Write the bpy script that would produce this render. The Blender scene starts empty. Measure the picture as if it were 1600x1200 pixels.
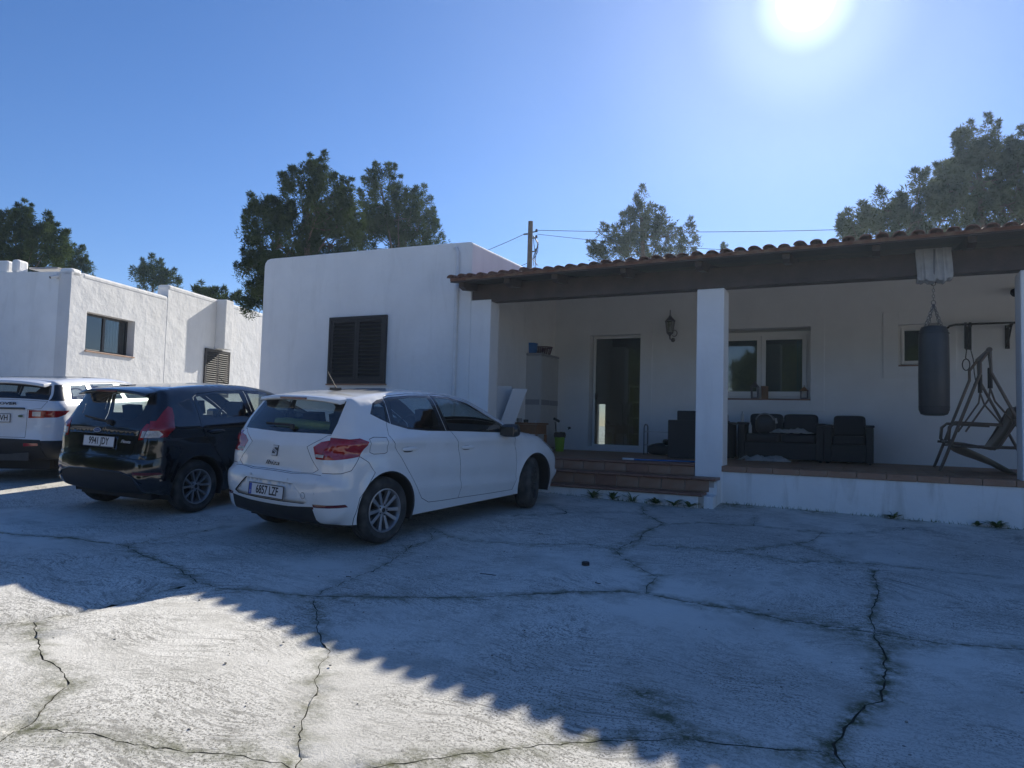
import bpy, math, random
import numpy as np
from mathutils import Vector, Matrix
from mathutils.geometry import delaunay_2d_cdt
random.seed(7); RNG = np.random.default_rng(7)
R = math.radians
scene = bpy.context.scene
COL = scene.collection

# ------------------------------------------------------------------ camera
cam_d = bpy.data.cameras.new('camera'); cam = bpy.data.objects.new('camera', cam_d); COL.objects.link(cam)
cam_d.sensor_width = 36.0; cam_d.lens = 24.95; cam_d.clip_start = 0.05; cam_d.clip_end = 5000
cam.matrix_world = Matrix(((0.89296, 0.00061, 0.45013, 0.0), (0.4493, -0.06218, -0.89122, 0.0), (0.02745, 0.99806, -0.0558, 1.5634), (0, 0, 0, 1)))
scene.camera = cam

# ------------------------------------------------------------------ sky and sun
SUN_EL, SUN_AZ = R(30.1), R(-4.4)          # azimuth from +Y towards +X
sun_dir = Vector((math.cos(SUN_EL) * math.sin(SUN_AZ), math.cos(SUN_EL) * math.cos(SUN_AZ), math.sin(SUN_EL)))
world = bpy.data.worlds.new('World'); scene.world = world; world.use_nodes = True
nt = world.node_tree; nt.nodes.clear()
sky = nt.nodes.new('ShaderNodeTexSky'); sky.sky_type = 'NISHITA'; sky.sun_disc = False
sky.sun_elevation = SUN_EL; sky.sun_rotation = SUN_AZ; sky.air_density = 1.0; sky.dust_density = 0.08; sky.ozone_density = 4.5
bg = nt.nodes.new('ShaderNodeBackground'); bg.inputs['Strength'].default_value = 0.064
out = nt.nodes.new('ShaderNodeOutputWorld')
# the bright circumsolar disc and its aureole: added round the sun's own direction
tc = nt.nodes.new('ShaderNodeTexCoord')
dot = nt.nodes.new('ShaderNodeVectorMath'); dot.operation = 'DOT_PRODUCT'; dot.inputs[1].default_value = sun_dir
nrm = nt.nodes.new('ShaderNodeVectorMath'); nrm.operation = 'NORMALIZE'
nt.links.new(tc.outputs['Generated'], nrm.inputs[0]); nt.links.new(nrm.outputs[0], dot.inputs[0])
ac = nt.nodes.new('ShaderNodeMath'); ac.operation = 'ARCCOSINE'; nt.links.new(dot.outputs['Value'], ac.inputs[0])
rmp = nt.nodes.new('ShaderNodeValToRGB'); cr = rmp.color_ramp; cr.interpolation = 'EASE'
mr = nt.nodes.new('ShaderNodeMath'); mr.operation = 'DIVIDE'; mr.inputs[1].default_value = R(45); nt.links.new(ac.outputs[0], mr.inputs[0]); nt.links.new(mr.outputs[0], rmp.inputs[0])
cr.elements[0].position = 0.0; cr.elements[0].color = (1, 1, 1, 1)
cr.elements[1].position = 1.0; cr.elements[1].color = (0, 0, 0, 1)
for p, v in ((.030, 1), (.043, .26), (.08, .11), (.18, .045), (.40, .018), (.70, .005)):
    e = cr.elements.new(p); e.color = (v, v, v, 1)
glow = nt.nodes.new('ShaderNodeMixRGB'); glow.blend_type = 'MULTIPLY'; glow.inputs[0].default_value = 1; glow.inputs[2].default_value = (16, 17, 19, 1)
nt.links.new(rmp.outputs[0], glow.inputs[1])
hs = nt.nodes.new('ShaderNodeHueSaturation'); hs.inputs['Saturation'].default_value = 1.15; nt.links.new(sky.outputs[0], hs.inputs['Color'])
tn = nt.nodes.new('ShaderNodeMixRGB'); tn.blend_type = 'MULTIPLY'; tn.inputs[0].default_value = 1; tn.inputs[2].default_value = (.90, .83, .95, 1); nt.links.new(hs.outputs[0], tn.inputs[1])
ad = nt.nodes.new('ShaderNodeMixRGB'); ad.blend_type = 'ADD'; ad.inputs[0].default_value = 1
nt.links.new(tn.outputs[0], ad.inputs[1]); nt.links.new(glow.outputs[0], ad.inputs[2])
nt.links.new(ad.outputs[0], bg.inputs['Color']); nt.links.new(bg.outputs[0], out.inputs['Surface'])
sl = bpy.data.lights.new('sun', 'SUN'); sl.energy = 4.0; sl.angle = R(0.5); sl.color = (1.0, 0.935, 0.82)
so = bpy.data.objects.new('sun', sl); COL.objects.link(so); so.rotation_euler = sun_dir.to_track_quat('Z', 'Y').to_euler()
scene.view_settings.view_transform = 'Standard'; scene.view_settings.look = 'None'; scene.view_settings.gamma = 1
scene.view_settings.use_curve_mapping = False; scene.view_settings.exposure = 1.08
scene.render.engine = 'CYCLES'
scene.cycles.max_bounces = 8; scene.cycles.transparent_max_bounces = 24; scene.cycles.diffuse_bounces = 4; scene.cycles.glossy_bounces = 4
scene.cycles.sample_clamp_indirect = 6
scene.cycles.caustics_reflective = False; scene.cycles.caustics_refractive = False

# ------------------------------------------------------------------ materials
def mat(name, color, rough=0.6, metal=0.0, coat=0.0, noise=0.0, nscale=8.0, bump=0.0, bscale=60.0, spec=0.5, emit=None, dirt=None, backdark=False):
    m = bpy.data.materials.new(name); m.use_nodes = True; n = m.node_tree; b = n.nodes['Principled BSDF']; L = n.links
    b.inputs['Base Color'].default_value = (*color, 1); b.inputs['Roughness'].default_value = rough
    b.inputs['Metallic'].default_value = metal; b.inputs['Coat Weight'].default_value = coat; b.inputs['Coat Roughness'].default_value = 0.05
    b.inputs['Specular IOR Level'].default_value = spec
    tcn = n.nodes.new('ShaderNodeTexCoord')
    if noise > 0:
        t = n.nodes.new('ShaderNodeTexNoise'); t.inputs['Scale'].default_value = nscale; t.inputs['Detail'].default_value = 8; t.inputs['Roughness'].default_value = .65
        L.new(tcn.outputs['Object'], t.inputs['Vector'])
        r = n.nodes.new('ShaderNodeMapRange'); r.inputs[1].default_value = .3; r.inputs[2].default_value = .7; r.inputs[3].default_value = 1 - noise; r.inputs[4].default_value = 1 + noise * .5
        L.new(t.outputs['Fac'], r.inputs[0])
        mx = n.nodes.new('ShaderNodeMixRGB'); mx.blend_type = 'MULTIPLY'; mx.inputs[0].default_value = 1; mx.inputs[1].default_value = (*color, 1)
        L.new(r.outputs[0], mx.inputs[2]); L.new(mx.outputs[0], b.inputs['Base Color'])
        if dirt:
            # dust: a tint that gathers low down and in soft patches
            t2 = n.nodes.new('ShaderNodeTexNoise'); t2.inputs['Scale'].default_value = dirt[1]; t2.inputs['Detail'].default_value = 6; L.new(tcn.outputs['Object'], t2.inputs['Vector'])
            r2 = n.nodes.new('ShaderNodeMapRange'); r2.inputs[1].default_value = .42; r2.inputs[2].default_value = .75; r2.inputs[4].default_value = dirt[2]; L.new(t2.outputs['Fac'], r2.inputs[0])
            m2 = n.nodes.new('ShaderNodeMixRGB'); m2.inputs[2].default_value = (*dirt[0], 1); L.new(r2.outputs[0], m2.inputs[0]); L.new(mx.outputs[0], m2.inputs[1]); L.new(m2.outputs[0], b.inputs['Base Color'])
    if bump > 0:
        t = n.nodes.new('ShaderNodeTexNoise'); t.inputs['Scale'].default_value = bscale; t.inputs['Detail'].default_value = 6
        L.new(tcn.outputs['Object'], t.inputs['Vector'])
        bp = n.nodes.new('ShaderNodeBump'); bp.inputs['Strength'].default_value = bump; bp.inputs['Distance'].default_value = .02
        L.new(t.outputs['Fac'], bp.inputs['Height']); L.new(bp.outputs[0], b.inputs['Normal'])
    if emit: b.inputs['Emission Color'].default_value = (*emit[0], 1); b.inputs['Emission Strength'].default_value = emit[1]
    if backdark:
        g = n.nodes.new('ShaderNodeNewGeometry'); d = n.nodes.new('ShaderNodeBsdfDiffuse'); d.inputs[0].default_value = (.03, .03, .035, 1)
        ms = n.nodes.new('ShaderNodeMixShader'); o = n.nodes['Material Output']; L.new(g.outputs['Backfacing'], ms.inputs[0]); L.new(b.outputs[0], ms.inputs[1]); L.new(d.outputs[0], ms.inputs[2]); L.new(ms.outputs[0], o.inputs['Surface'])
    return m

def plaster(name, color, big=.35, fine=.25, streak=.12, stain=(.42, .40, .36)):
    m = bpy.data.materials.new(name); m.use_nodes = True; n = m.node_tree; b = n.nodes['Principled BSDF']; L = n.links
    b.inputs['Roughness'].default_value = .85; b.inputs['Specular IOR Level'].default_value = .25
    tcn = n.nodes.new('ShaderNodeTexCoord')
    def noise(sc, det, mp=None):
        t = n.nodes.new('ShaderNodeTexNoise'); t.inputs['Scale'].default_value = sc; t.inputs['Detail'].default_value = det; t.inputs['Roughness'].default_value = .6
        if mp:
            q = n.nodes.new('ShaderNodeMapping'); q.inputs['Scale'].default_value = mp; L.new(tcn.outputs['Object'], q.inputs[0]); L.new(q.outputs[0], t.inputs['Vector'])
        else: L.new(tcn.outputs['Object'], t.inputs['Vector'])
        return t
    a = noise(1.3, 8); s = noise(1.0, 8, (4.5, 4.5, .7)); s.inputs['Distortion'].default_value = .6
    r = n.nodes.new('ShaderNodeMapRange'); r.inputs[1].default_value = .52; r.inputs[2].default_value = .82; r.inputs[4].default_value = streak * 2.2; L.new(s.outputs['Fac'], r.inputs[0])
    r2 = n.nodes.new('ShaderNodeMapRange'); r2.inputs[1].default_value = .3; r2.inputs[2].default_value = .7; r2.inputs[3].default_value = .93; r2.inputs[4].default_value = 1.03; L.new(a.outputs['Fac'], r2.inputs[0])
    m1 = n.nodes.new('ShaderNodeMixRGB'); m1.blend_type = 'MULTIPLY'; m1.inputs[0].default_value = 1; m1.inputs[1].default_value = (*color, 1); L.new(r2.outputs[0], m1.inputs[2])
    m2 = n.nodes.new('ShaderNodeMixRGB'); m2.inputs[2].default_value = (*stain, 1); L.new(r.outputs[0], m2.inputs[0]); L.new(m1.outputs[0], m2.inputs[1]); L.new(m2.outputs[0], b.inputs['Base Color'])
    h1 = noise(2.2, 3); h2 = noise(45, 4)
    b1 = n.nodes.new('ShaderNodeBump'); b1.inputs['Strength'].default_value = big; b1.inputs['Distance'].default_value = .12; L.new(h1.outputs['Fac'], b1.inputs['Height'])
    b2 = n.nodes.new('ShaderNodeBump'); b2.inputs['Strength'].default_value = fine; b2.inputs['Distance'].default_value = .01; L.new(h2.outputs['Fac'], b2.inputs['Height']); L.new(b1.outputs[0], b2.inputs['Normal']); L.new(b2.outputs[0], b.inputs['Normal'])
    return m

def glassmat(name, tint=(.5, .55, .52), ior=1.5, rough=0.0):
    m = bpy.data.materials.new(name); m.use_nodes = True; n = m.node_tree; n.nodes.clear(); L = n.links
    o = n.nodes.new('ShaderNodeOutputMaterial'); t = n.nodes.new('ShaderNodeBsdfTransparent'); t.inputs[0].default_value = (*tint, 1)
    g = n.nodes.new('ShaderNodeBsdfGlossy'); g.inputs['Roughness'].default_value = rough; g.inputs[0].default_value = (1, 1, 1, 1)
    f = n.nodes.new('ShaderNodeFresnel'); f.inputs[0].default_value = ior; ms = n.nodes.new('ShaderNodeMixShader')
    mu = n.nodes.new('ShaderNodeMath'); mu.operation = 'MULTIPLY_ADD'; mu.inputs[1].default_value = 1.25; mu.inputs[2].default_value = .02; mu.use_clamp = True
    gm = n.nodes.new('ShaderNodeNewGeometry'); im = n.nodes.new('ShaderNodeMapRange'); im.inputs[3].default_value = ior; im.inputs[4].default_value = 1 / ior
    L.new(gm.outputs['Backfacing'], im.inputs[0]); L.new(im.outputs[0], f.inputs[0])   # thin pane: the same reflection from either side
    L.new(f.outputs[0], mu.inputs[0]); L.new(mu.outputs[0], ms.inputs[0]); L.new(t.outputs[0], ms.inputs[1]); L.new(g.outputs[0], ms.inputs[2]); L.new(ms.outputs[0], o.inputs[0])
    return m

M = {}
M['plaster'] = plaster('white_plaster', (.85, .85, .84), .22, .2, .10)
M['plaster_smooth'] = plaster('porch_plaster', (.86, .86, .86), .08, .08, .03)
M['plaster_rough'] = plaster('rough_white_plaster', (.68, .68, .68), .28, .3, .10)
M['plinth'] = plaster('plinth_plaster', (.82, .82, .80), .25, .35, .28, (.34, .31, .25))
M['wood'] = mat('stained_beam_wood', (.068, .042, .032), .55, noise=.35, nscale=5, bump=.2, bscale=30)
M['wood_light'] = mat('roof_board_wood', (.16, .12, .09), .7, noise=.3, nscale=5)
M['shutter'] = mat('dark_brown_shutter', (.042, .037, .035), .6, spec=.3, noise=.2, nscale=6)
M['tile_clay'] = mat('clay_roof_tile', (.25, .125, .09), .8, noise=.4, nscale=7, bump=.3, bscale=50, dirt=((.42, .36, .30), 6, .6))
M['mortar'] = mat('mortar', (.45, .42, .38), .9, noise=.2)
M['terracotta'] = mat('terracotta_step_tile', (.33, .17, .10), .55, noise=.3, nscale=4, bump=.1, dirt=((.30, .25, .20), 5, .5))
M['terracotta_dark'] = mat('terracotta_nosing', (.24, .115, .075), .5, noise=.3, nscale=5)
M['frame_white'] = mat('white_window_frame', (.82, .80, .77), .4)
M['frame_dark'] = mat('dark_window_frame', (.018, .015, .014), .4)
M['glass'] = glassmat('window_glass', (.55, .60, .60))
M['interior'] = mat('dim_room_plaster', (.5, .5, .5), .9)
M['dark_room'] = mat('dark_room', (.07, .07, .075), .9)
M['curtain'] = mat('pale_blue_curtain', (.35, .50, .66), .8, noise=.1)
M['metal_dark'] = mat('dark_metal', (.05, .045, .042), .45, .6)
M['iron'] = mat('wrought_iron', (.12, .10, .12), .5, .5)
M['chain'] = mat('chain_steel', (.20, .19, .19), .4, .9)
M['plastic_grey'] = mat('grey_plastic_cabinet', (.50, .49, .47), .6, noise=.05)
M['plastic_grey_dark'] = mat('grey_plastic_trim', (.27, .27, .28), .6)
M['rattan'] = mat('charcoal_rattan', (.022, .022, .025), .6, bump=.6, bscale=90)
M['cushion'] = mat('charcoal_cushion', (.030, .031, .036), .9, bump=.2, bscale=60)
M['cloth_white'] = mat('grubby_white_cloth', (.40, .39, .37), .9, noise=.2, bump=.3, bscale=25)
M['bag'] = mat('black_vinyl_bag', (.028, .028, .032), .42, noise=.2, nscale=5, bump=.12, bscale=40)
M['blue'] = mat('blue_plastic', (.02, .14, .42), .4)
M['basket'] = mat('purple_brown_basket', (.12, .06, .09), .6)
M['green_bin'] = mat('lime_green_plastic', (.22, .42, .03), .4)
M['black_plastic'] = mat('black_plastic', (.018, .018, .019), .5)
M['swing'] = mat('bronze_steel_tube', (.15, .115, .09), .4, .4)
M['mesh_fabric'] = mat('beige_sling_fabric', (.36, .33, .29), .9, noise=.1)
M['orange_wood'] = mat('orange_brown_wood', (.22, .095, .035), .5, noise=.3)
M['bark'] = mat('pine_bark', (.10, .075, .055), .9, noise=.4, bump=.6, bscale=12)
M['pole_wood'] = mat('weathered_pole', (.09, .07, .055), .9, noise=.4, bump=.4)
M['cable'] = mat('cable_black', (.02, .02, .02), .6)
M['pipe'] = mat('painted_pipe', (.72, .72, .71), .6, noise=.08)
M['cam_white'] = mat('camera_housing', (.6, .6, .6), .4)
M['stone'] = mat('grey_stone', (.3, .29, .26), .9, noise=.4)
M['weed'] = mat('weed_green', (.09, .15, .035), .7, noise=.4)
M['rubber'] = mat('dusty_tyre_rubber', (.035, .034, .033), .85, noise=.3, nscale=9, dirt=((.16, .15, .13), 7, .55))
M['rim'] = mat('alloy_rim', (.42, .42, .43), .35, .75, noise=.1)
M['rim_dark'] = mat('dark_hub_cavity', (.02, .02, .02), .7)
M['steel_rim'] = mat('dull_steel_rim', (.05, .05, .05), .6, .3)
M['car_white'] = mat('white_car_paint', (.78, .78, .76), .32, coat=1.0, noise=.05, nscale=3, backdark=True, dirt=((.50, .47, .42), 3.5, .12))
M['car_white2'] = mat('bright_white_car_paint', (.74, .75, .77), .3, coat=1.0, noise=.04, nscale=3, backdark=True, dirt=((.4, .38, .34), 3, .15))
M['car_navy'] = mat('black_navy_car_paint', (.0025, .0032, .007), .18, coat=1.0, noise=.1, nscale=3, backdark=True, dirt=((.05, .045, .04), 4, .06))
M['gap'] = mat('seam_black', (.006, .006, .006), .9)
M['trim_black'] = mat('black_gloss_trim', (.010, .010, .011), .22, coat=.5)
M['trim_matt'] = mat('black_matt_trim', (.022, .022, .023), .6, noise=.2)
M['trim_grey'] = mat('grey_bumper_plastic', (.06, .06, .06), .6, noise=.2)
M['car_glass'] = glassmat('tinted_car_glass', (.68, .74, .72))
M['lamp_red'] = mat('red_lamp_lens', (.34, .006, .010), .12, coat=1.0, noise=.25, nscale=14)
M['lamp_dark_red'] = mat('dark_red_lens', (.12, .004, .008), .15, coat=1.0)
M['lamp_clear'] = mat('clear_lamp_lens', (.55, .52, .50), .15, coat=1.0, noise=.5, nscale=30)
M['chrome'] = mat('chrome', (.62, .62, .63), .42, .45)
M['plate_white'] = mat('plate_white', (.66, .67, .68), .4)
M['plate_blue'] = mat('plate_blue', (.01, .07, .40), .4)
M['plate_ink'] = mat('plate_ink', (.012, .012, .014), .5)
M['seat'] = mat('dark_seat_fabric', (.03, .03, .033), .9)
M['hivis'] = mat('yellow_green_cloth', (.30, .34, .06), .8, noise=.2)
M['badge_green'] = mat('badge_green', (.01, .06, .03), .3)
M['badge_blue'] = mat('badge_blue', (.01, .03, .14), .3)

def leafmat(name, c1, c2):
    m = bpy.data.materials.new(name); m.use_nodes = True; n = m.node_tree; n.nodes.clear(); L = n.links
    o = n.nodes.new('ShaderNodeOutputMaterial'); d = n.nodes.new('ShaderNodeBsdfDiffuse'); t = n.nodes.new('ShaderNodeBsdfTranslucent'); ms = n.nodes.new('ShaderNodeMixShader'); ms.inputs[0].default_value = .28
    tcn = n.nodes.new('ShaderNodeTexCoord'); ns = n.nodes.new('ShaderNodeTexNoise'); ns.inputs['Scale'].default_value = 1.6; ns.inputs['Detail'].default_value = 6; L.new(tcn.outputs['Object'], ns.inputs['Vector'])
    r = n.nodes.new('ShaderNodeValToRGB'); r.color_ramp.elements[0].position = .35; r.color_ramp.elements[1].position = .65; r.color_ramp.elements[0].color = (*c1, 1); r.color_ramp.elements[1].color = (*c2, 1)
    L.new(ns.outputs['Fac'], r.inputs[0]); L.new(r.outputs[0], d.inputs[0]); L.new(r.outputs[0], t.inputs[0]); L.new(d.outputs[0], ms.inputs[1]); L.new(t.outputs[0], ms.inputs[2]); L.new(ms.outputs[0], o.inputs[0])
    return m
M['pine'] = leafmat('pine_needles', (.030, .050, .018), (.070, .095, .034))
M['olive'] = leafmat('olive_leaves', (.050, .065, .038), (.110, .125, .075))

# ------------------------------------------------------------------ mesh helpers
class MB:
    def __init__(s): s.v = []; s.f = []
    def add(s, vs, fs):
        o = len(s.v); s.v += [tuple(v) for v in vs]; s.f += [tuple(i + o for i in f) for f in fs]; return s
    def box(s, x0, x1, y0, y1, z0, z1):
        return s.add([(x0, y0, z0), (x1, y0, z0), (x1, y1, z0), (x0, y1, z0), (x0, y0, z1), (x1, y0, z1), (x1, y1, z1), (x0, y1, z1)],
                     [(0, 3, 2, 1), (4, 5, 6, 7), (0, 1, 5, 4), (1, 2, 6, 5), (2, 3, 7, 6), (3, 0, 4, 7)])
    def obox(s, c, ax, ay, az, h):
        c, ax, ay, az = Vector(c), Vector(ax).normalized(), Vector(ay).normalized(), Vector(az).normalized()
        vs = [c + ax * h[0] * i + ay * h[1] * j + az * h[2] * k for k in (-1, 1) for j in (-1, 1) for i in (-1, 1)]
        return s.add(vs, [(0, 2, 3, 1), (4, 5, 7, 6), (0, 1, 5, 4), (1, 3, 7, 5), (3, 2, 6, 7), (2, 0, 4, 6)])
    def tube(s, pts, r, n=8, cap=True):
        pts = [Vector(p) for p in pts]; rs = r if isinstance(r, (list, tuple)) else [r] * len(pts); vs = []; prev = None
        for i, p in enumerate(pts):
            d = (pts[min(i + 1, len(pts) - 1)] - pts[max(i - 1, 0)]).normalized()
            if prev is None: a = d.orthogonal().normalized()
            else:
                a = prev - d * prev.dot(d); a = a.normalized() if a.length > 1e-6 else d.orthogonal().normalized()
            prev = a; b = d.cross(a)
            for k in range(n): t = 2 * math.pi * k / n; vs.append(p + (a * math.cos(t) + b * math.sin(t)) * rs[i])
        fs = [(i * n + k, i * n + (k + 1) % n, (i + 1) * n + (k + 1) % n, (i + 1) * n + k) for i in range(len(pts) - 1) for k in range(n)]
        if cap: fs += [tuple(range(n))[::-1], tuple((len(pts) - 1) * n + k for k in range(n))]
        return s.add(vs, fs)
    def lathe(s, prof, c=(0, 0, 0), axis='Z', n=32, a0=0, a1=2 * math.pi):
        full = abs(a1 - a0 - 2 * math.pi) < 1e-6; m = n if full else n + 1; vs = []
        for r, h in prof:
            for k in range(m):
                t = a0 + (a1 - a0) * k / n; x, y = r * math.cos(t), r * math.sin(t)
                p = {'Z': (x, y, h), 'Y': (x, h, y), 'X': (h, x, y)}[axis]; vs.append((p[0] + c[0], p[1] + c[1], p[2] + c[2]))
        fs = []
        for i in range(len(prof) - 1):
            for k in range(n): k2 = (k + 1) % m; fs.append((i * m + k, i * m + k2, (i + 1) * m + k2, (i + 1) * m + k))
        return s.add(vs, fs)
    def prism(s, poly, h0, h1, plane='XY'):
        f = {'XY': lambda a, b, h: (a, b, h), 'XZ': lambda a, b, h: (a, h, b), 'YZ': lambda a, b, h: (h, a, b)}[plane]; n = len(poly)
        vs = [f(a, b, h0) for a, b in poly] + [f(a, b, h1) for a, b in poly]
        return s.add(vs, [tuple(range(n))[::-1], tuple(range(n, 2 * n))] + [(i, (i + 1) % n, (i + 1) % n + n, i + n) for i in range(n)])
    def mesh(s, name, material, smooth=False):
        me = bpy.data.meshes.new(name); me.from_pydata(s.v, [], s.f); me.materials.append(material)
        import bmesh
        bm = bmesh.new(); bm.from_mesh(me); bmesh.ops.recalc_face_normals(bm, faces=bm.faces); bm.to_mesh(me); bm.free()
        if smooth: me.polygons.foreach_set('use_smooth', [True] * len(me.polygons))
        me.update(); return me
    def obj(s, name, material, parent=None, smooth=False, bevel=0, loc=None):
        o = bpy.data.objects.new(name, s.mesh(name, material, smooth)); COL.objects.link(o)
        if parent: o.parent = parent
        if loc: o.location = loc
        if bevel:
            b = o.modifiers.new('bevel', 'BEVEL'); b.width = bevel; b.segments = 2; b.limit_method = 'ANGLE'; b.angle_limit = R(35)
        if smooth is True and not bevel: autosmooth(o)
        return o
def autosmooth(o, ang=38):
    me = o.data
    try: me.set_sharp_from_angle(angle=R(ang))
    except Exception: pass
def tag(o, label, cat, group=None, kind=None):
    o['label'] = label; o['category'] = cat
    if group: o['group'] = group
    if kind: o['kind'] = kind
    return o
def struct(o): o['kind'] = 'structure'; return o
def thing(name, label, cat, loc=(0, 0, 0), rz=0, group=None):
    o = bpy.data.objects.new(name, None); COL.objects.link(o); o.location = loc; o.rotation_euler = (0, 0, rz); o.empty_display_size = .2
    return tag(o, label, cat, group)
def inst(name, me, parent, mtx=None, loc=None):
    o = bpy.data.objects.new(name, me); COL.objects.link(o); o.parent = parent
    if mtx is not None: o.matrix_local = mtx
    if loc is not None: o.location = loc
    return o
def text_mesh(body, size, material, parent, mtx, name='lettering', xs=1.0, depth=.002, shear=0.0, weight=0.0, align='CENTER'):
    cu = bpy.data.curves.new(name, 'FONT'); cu.body = body; cu.size = size; cu.extrude = depth; cu.shear = shear; cu.offset = weight; cu.align_x = align; cu.align_y = 'CENTER'; cu.resolution_u = 3
    t = bpy.data.objects.new(name, cu); COL.objects.link(t)
    me = bpy.data.meshes.new_from_object(t.evaluated_get(bpy.context.evaluated_depsgraph_get())); bpy.data.objects.remove(t)
    me.name = name; me.materials.clear(); me.materials.append(material)
    me.transform(Matrix.Diagonal((xs, 1, 1, 1)))
    return inst(name, me, parent, mtx)
def arc(cx_, cy_, r, a0, a1, n): return [(cx_ + r * math.cos(R(a0 + (a1 - a0) * i / n)), cy_ + r * math.sin(R(a0 + (a1 - a0) * i / n))) for i in range(n + 1)]
def pip(P, poly):
    P = np.asarray(P); x, y = P[:, 0], P[:, 1]; ins = np.zeros(len(P), bool); n = len(poly); j = n - 1
    for i in range(n):
        xi, yi = poly[i]; xj, yj = poly[j]
        if yi != yj:
            c = ((yi > y) != (yj > y)) & (x < (xj - xi) * (y - yi) / (yj - yi) + xi); ins ^= c
        j = i
    return ins
def cdt(points, segs, eps=1e-5):
    """points: list of 2D; segs: list of polylines (closed flag)"""
    P = [Vector(p) for p in points]; E = []
    for pl, closed in segs:
        o = len(P); P += [Vector(p) for p in pl]; n = len(pl)
        E += [(o + i, o + i + 1) for i in range(n - 1)]
        if closed: E.append((o + n - 1, o))
    r = delaunay_2d_cdt(P, E, [], 0, eps)
    return np.array([(v.x, v.y) for v in r[0]]), [tuple(f) for f in r[2]]
def densify(pl, step, closed=True):
    out = []; n = len(pl)
    for i in range(n if closed else n - 1):
        a, b = pl[i], pl[(i + 1) % n]; L = math.hypot(b[0] - a[0], b[1] - a[1]); k = max(1, int(math.ceil(L / step)))
        out += [(a[0] + (b[0] - a[0]) * j / k, a[1] + (b[1] - a[1]) * j / k) for j in range(k)]
    if not closed: out.append(tuple(pl[-1]))
    return out
def catmull(pts, n=6):
    out = []; P = [pts[0]] + list(pts) + [pts[-1]]
    for i in range(1, len(P) - 2):
        p0, p1, p2, p3 = map(np.array, (P[i - 1], P[i], P[i + 1], P[i + 2]))
        for k in range(n):
            t = k / n; out.append(tuple(.5 * ((2 * p1) + (-p0 + p2) * t + (2 * p0 - 5 * p1 + 4 * p2 - p3) * t * t + (-p0 + 3 * p1 - 3 * p2 + p3) * t ** 3)))
    out.append(tuple(pts[-1])); return out
def offset_poly(poly, d):
    """grow (d>0) a closed polygon"""
    n = len(poly); A = sum(poly[i][0] * poly[(i + 1) % n][1] - poly[(i + 1) % n][0] * poly[i][1] for i in range(n)); s = 1 if A > 0 else -1; out = []
    for i in range(n):
        a, b, c = np.array(poly[i - 1], float), np.array(poly[i], float), np.array(poly[(i + 1) % n], float)
        e1 = (b - a) / (np.linalg.norm(b - a) + 1e-9); e2 = (c - b) / (np.linalg.norm(c - b) + 1e-9)
        n1 = np.array((e1[1], -e1[0])) * s; n2 = np.array((e2[1], -e2[0])) * s; m = n1 + n2; l = np.linalg.norm(m)
        m = m / l if l > 1e-6 else n1; k = 1 / max(.45, float(m @ n1)); out.append(tuple(b + m * d * k))
    return out
def gz(x, y):
    x = np.clip(x, -26, 8); y = np.clip(y, -14, 16); b = np.clip((5.2 - y) / 2.2, 0, 1); b = b * b * (3 - 2 * b)
    return .055 * y - .017 * x + b * np.clip((-.9 - x) * .04, 0, .12)
def regz(x, y):
    """a point laid out on the plain slope, carried along its sight line onto the real, gently warped ground"""
    z0 = .055 * y - .017 * x; k = 1.0
    for _ in range(12): k = (1.5634 - float(gz(x * k, y * k))) / (1.5634 - z0)
    return x * k, y * k
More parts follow.
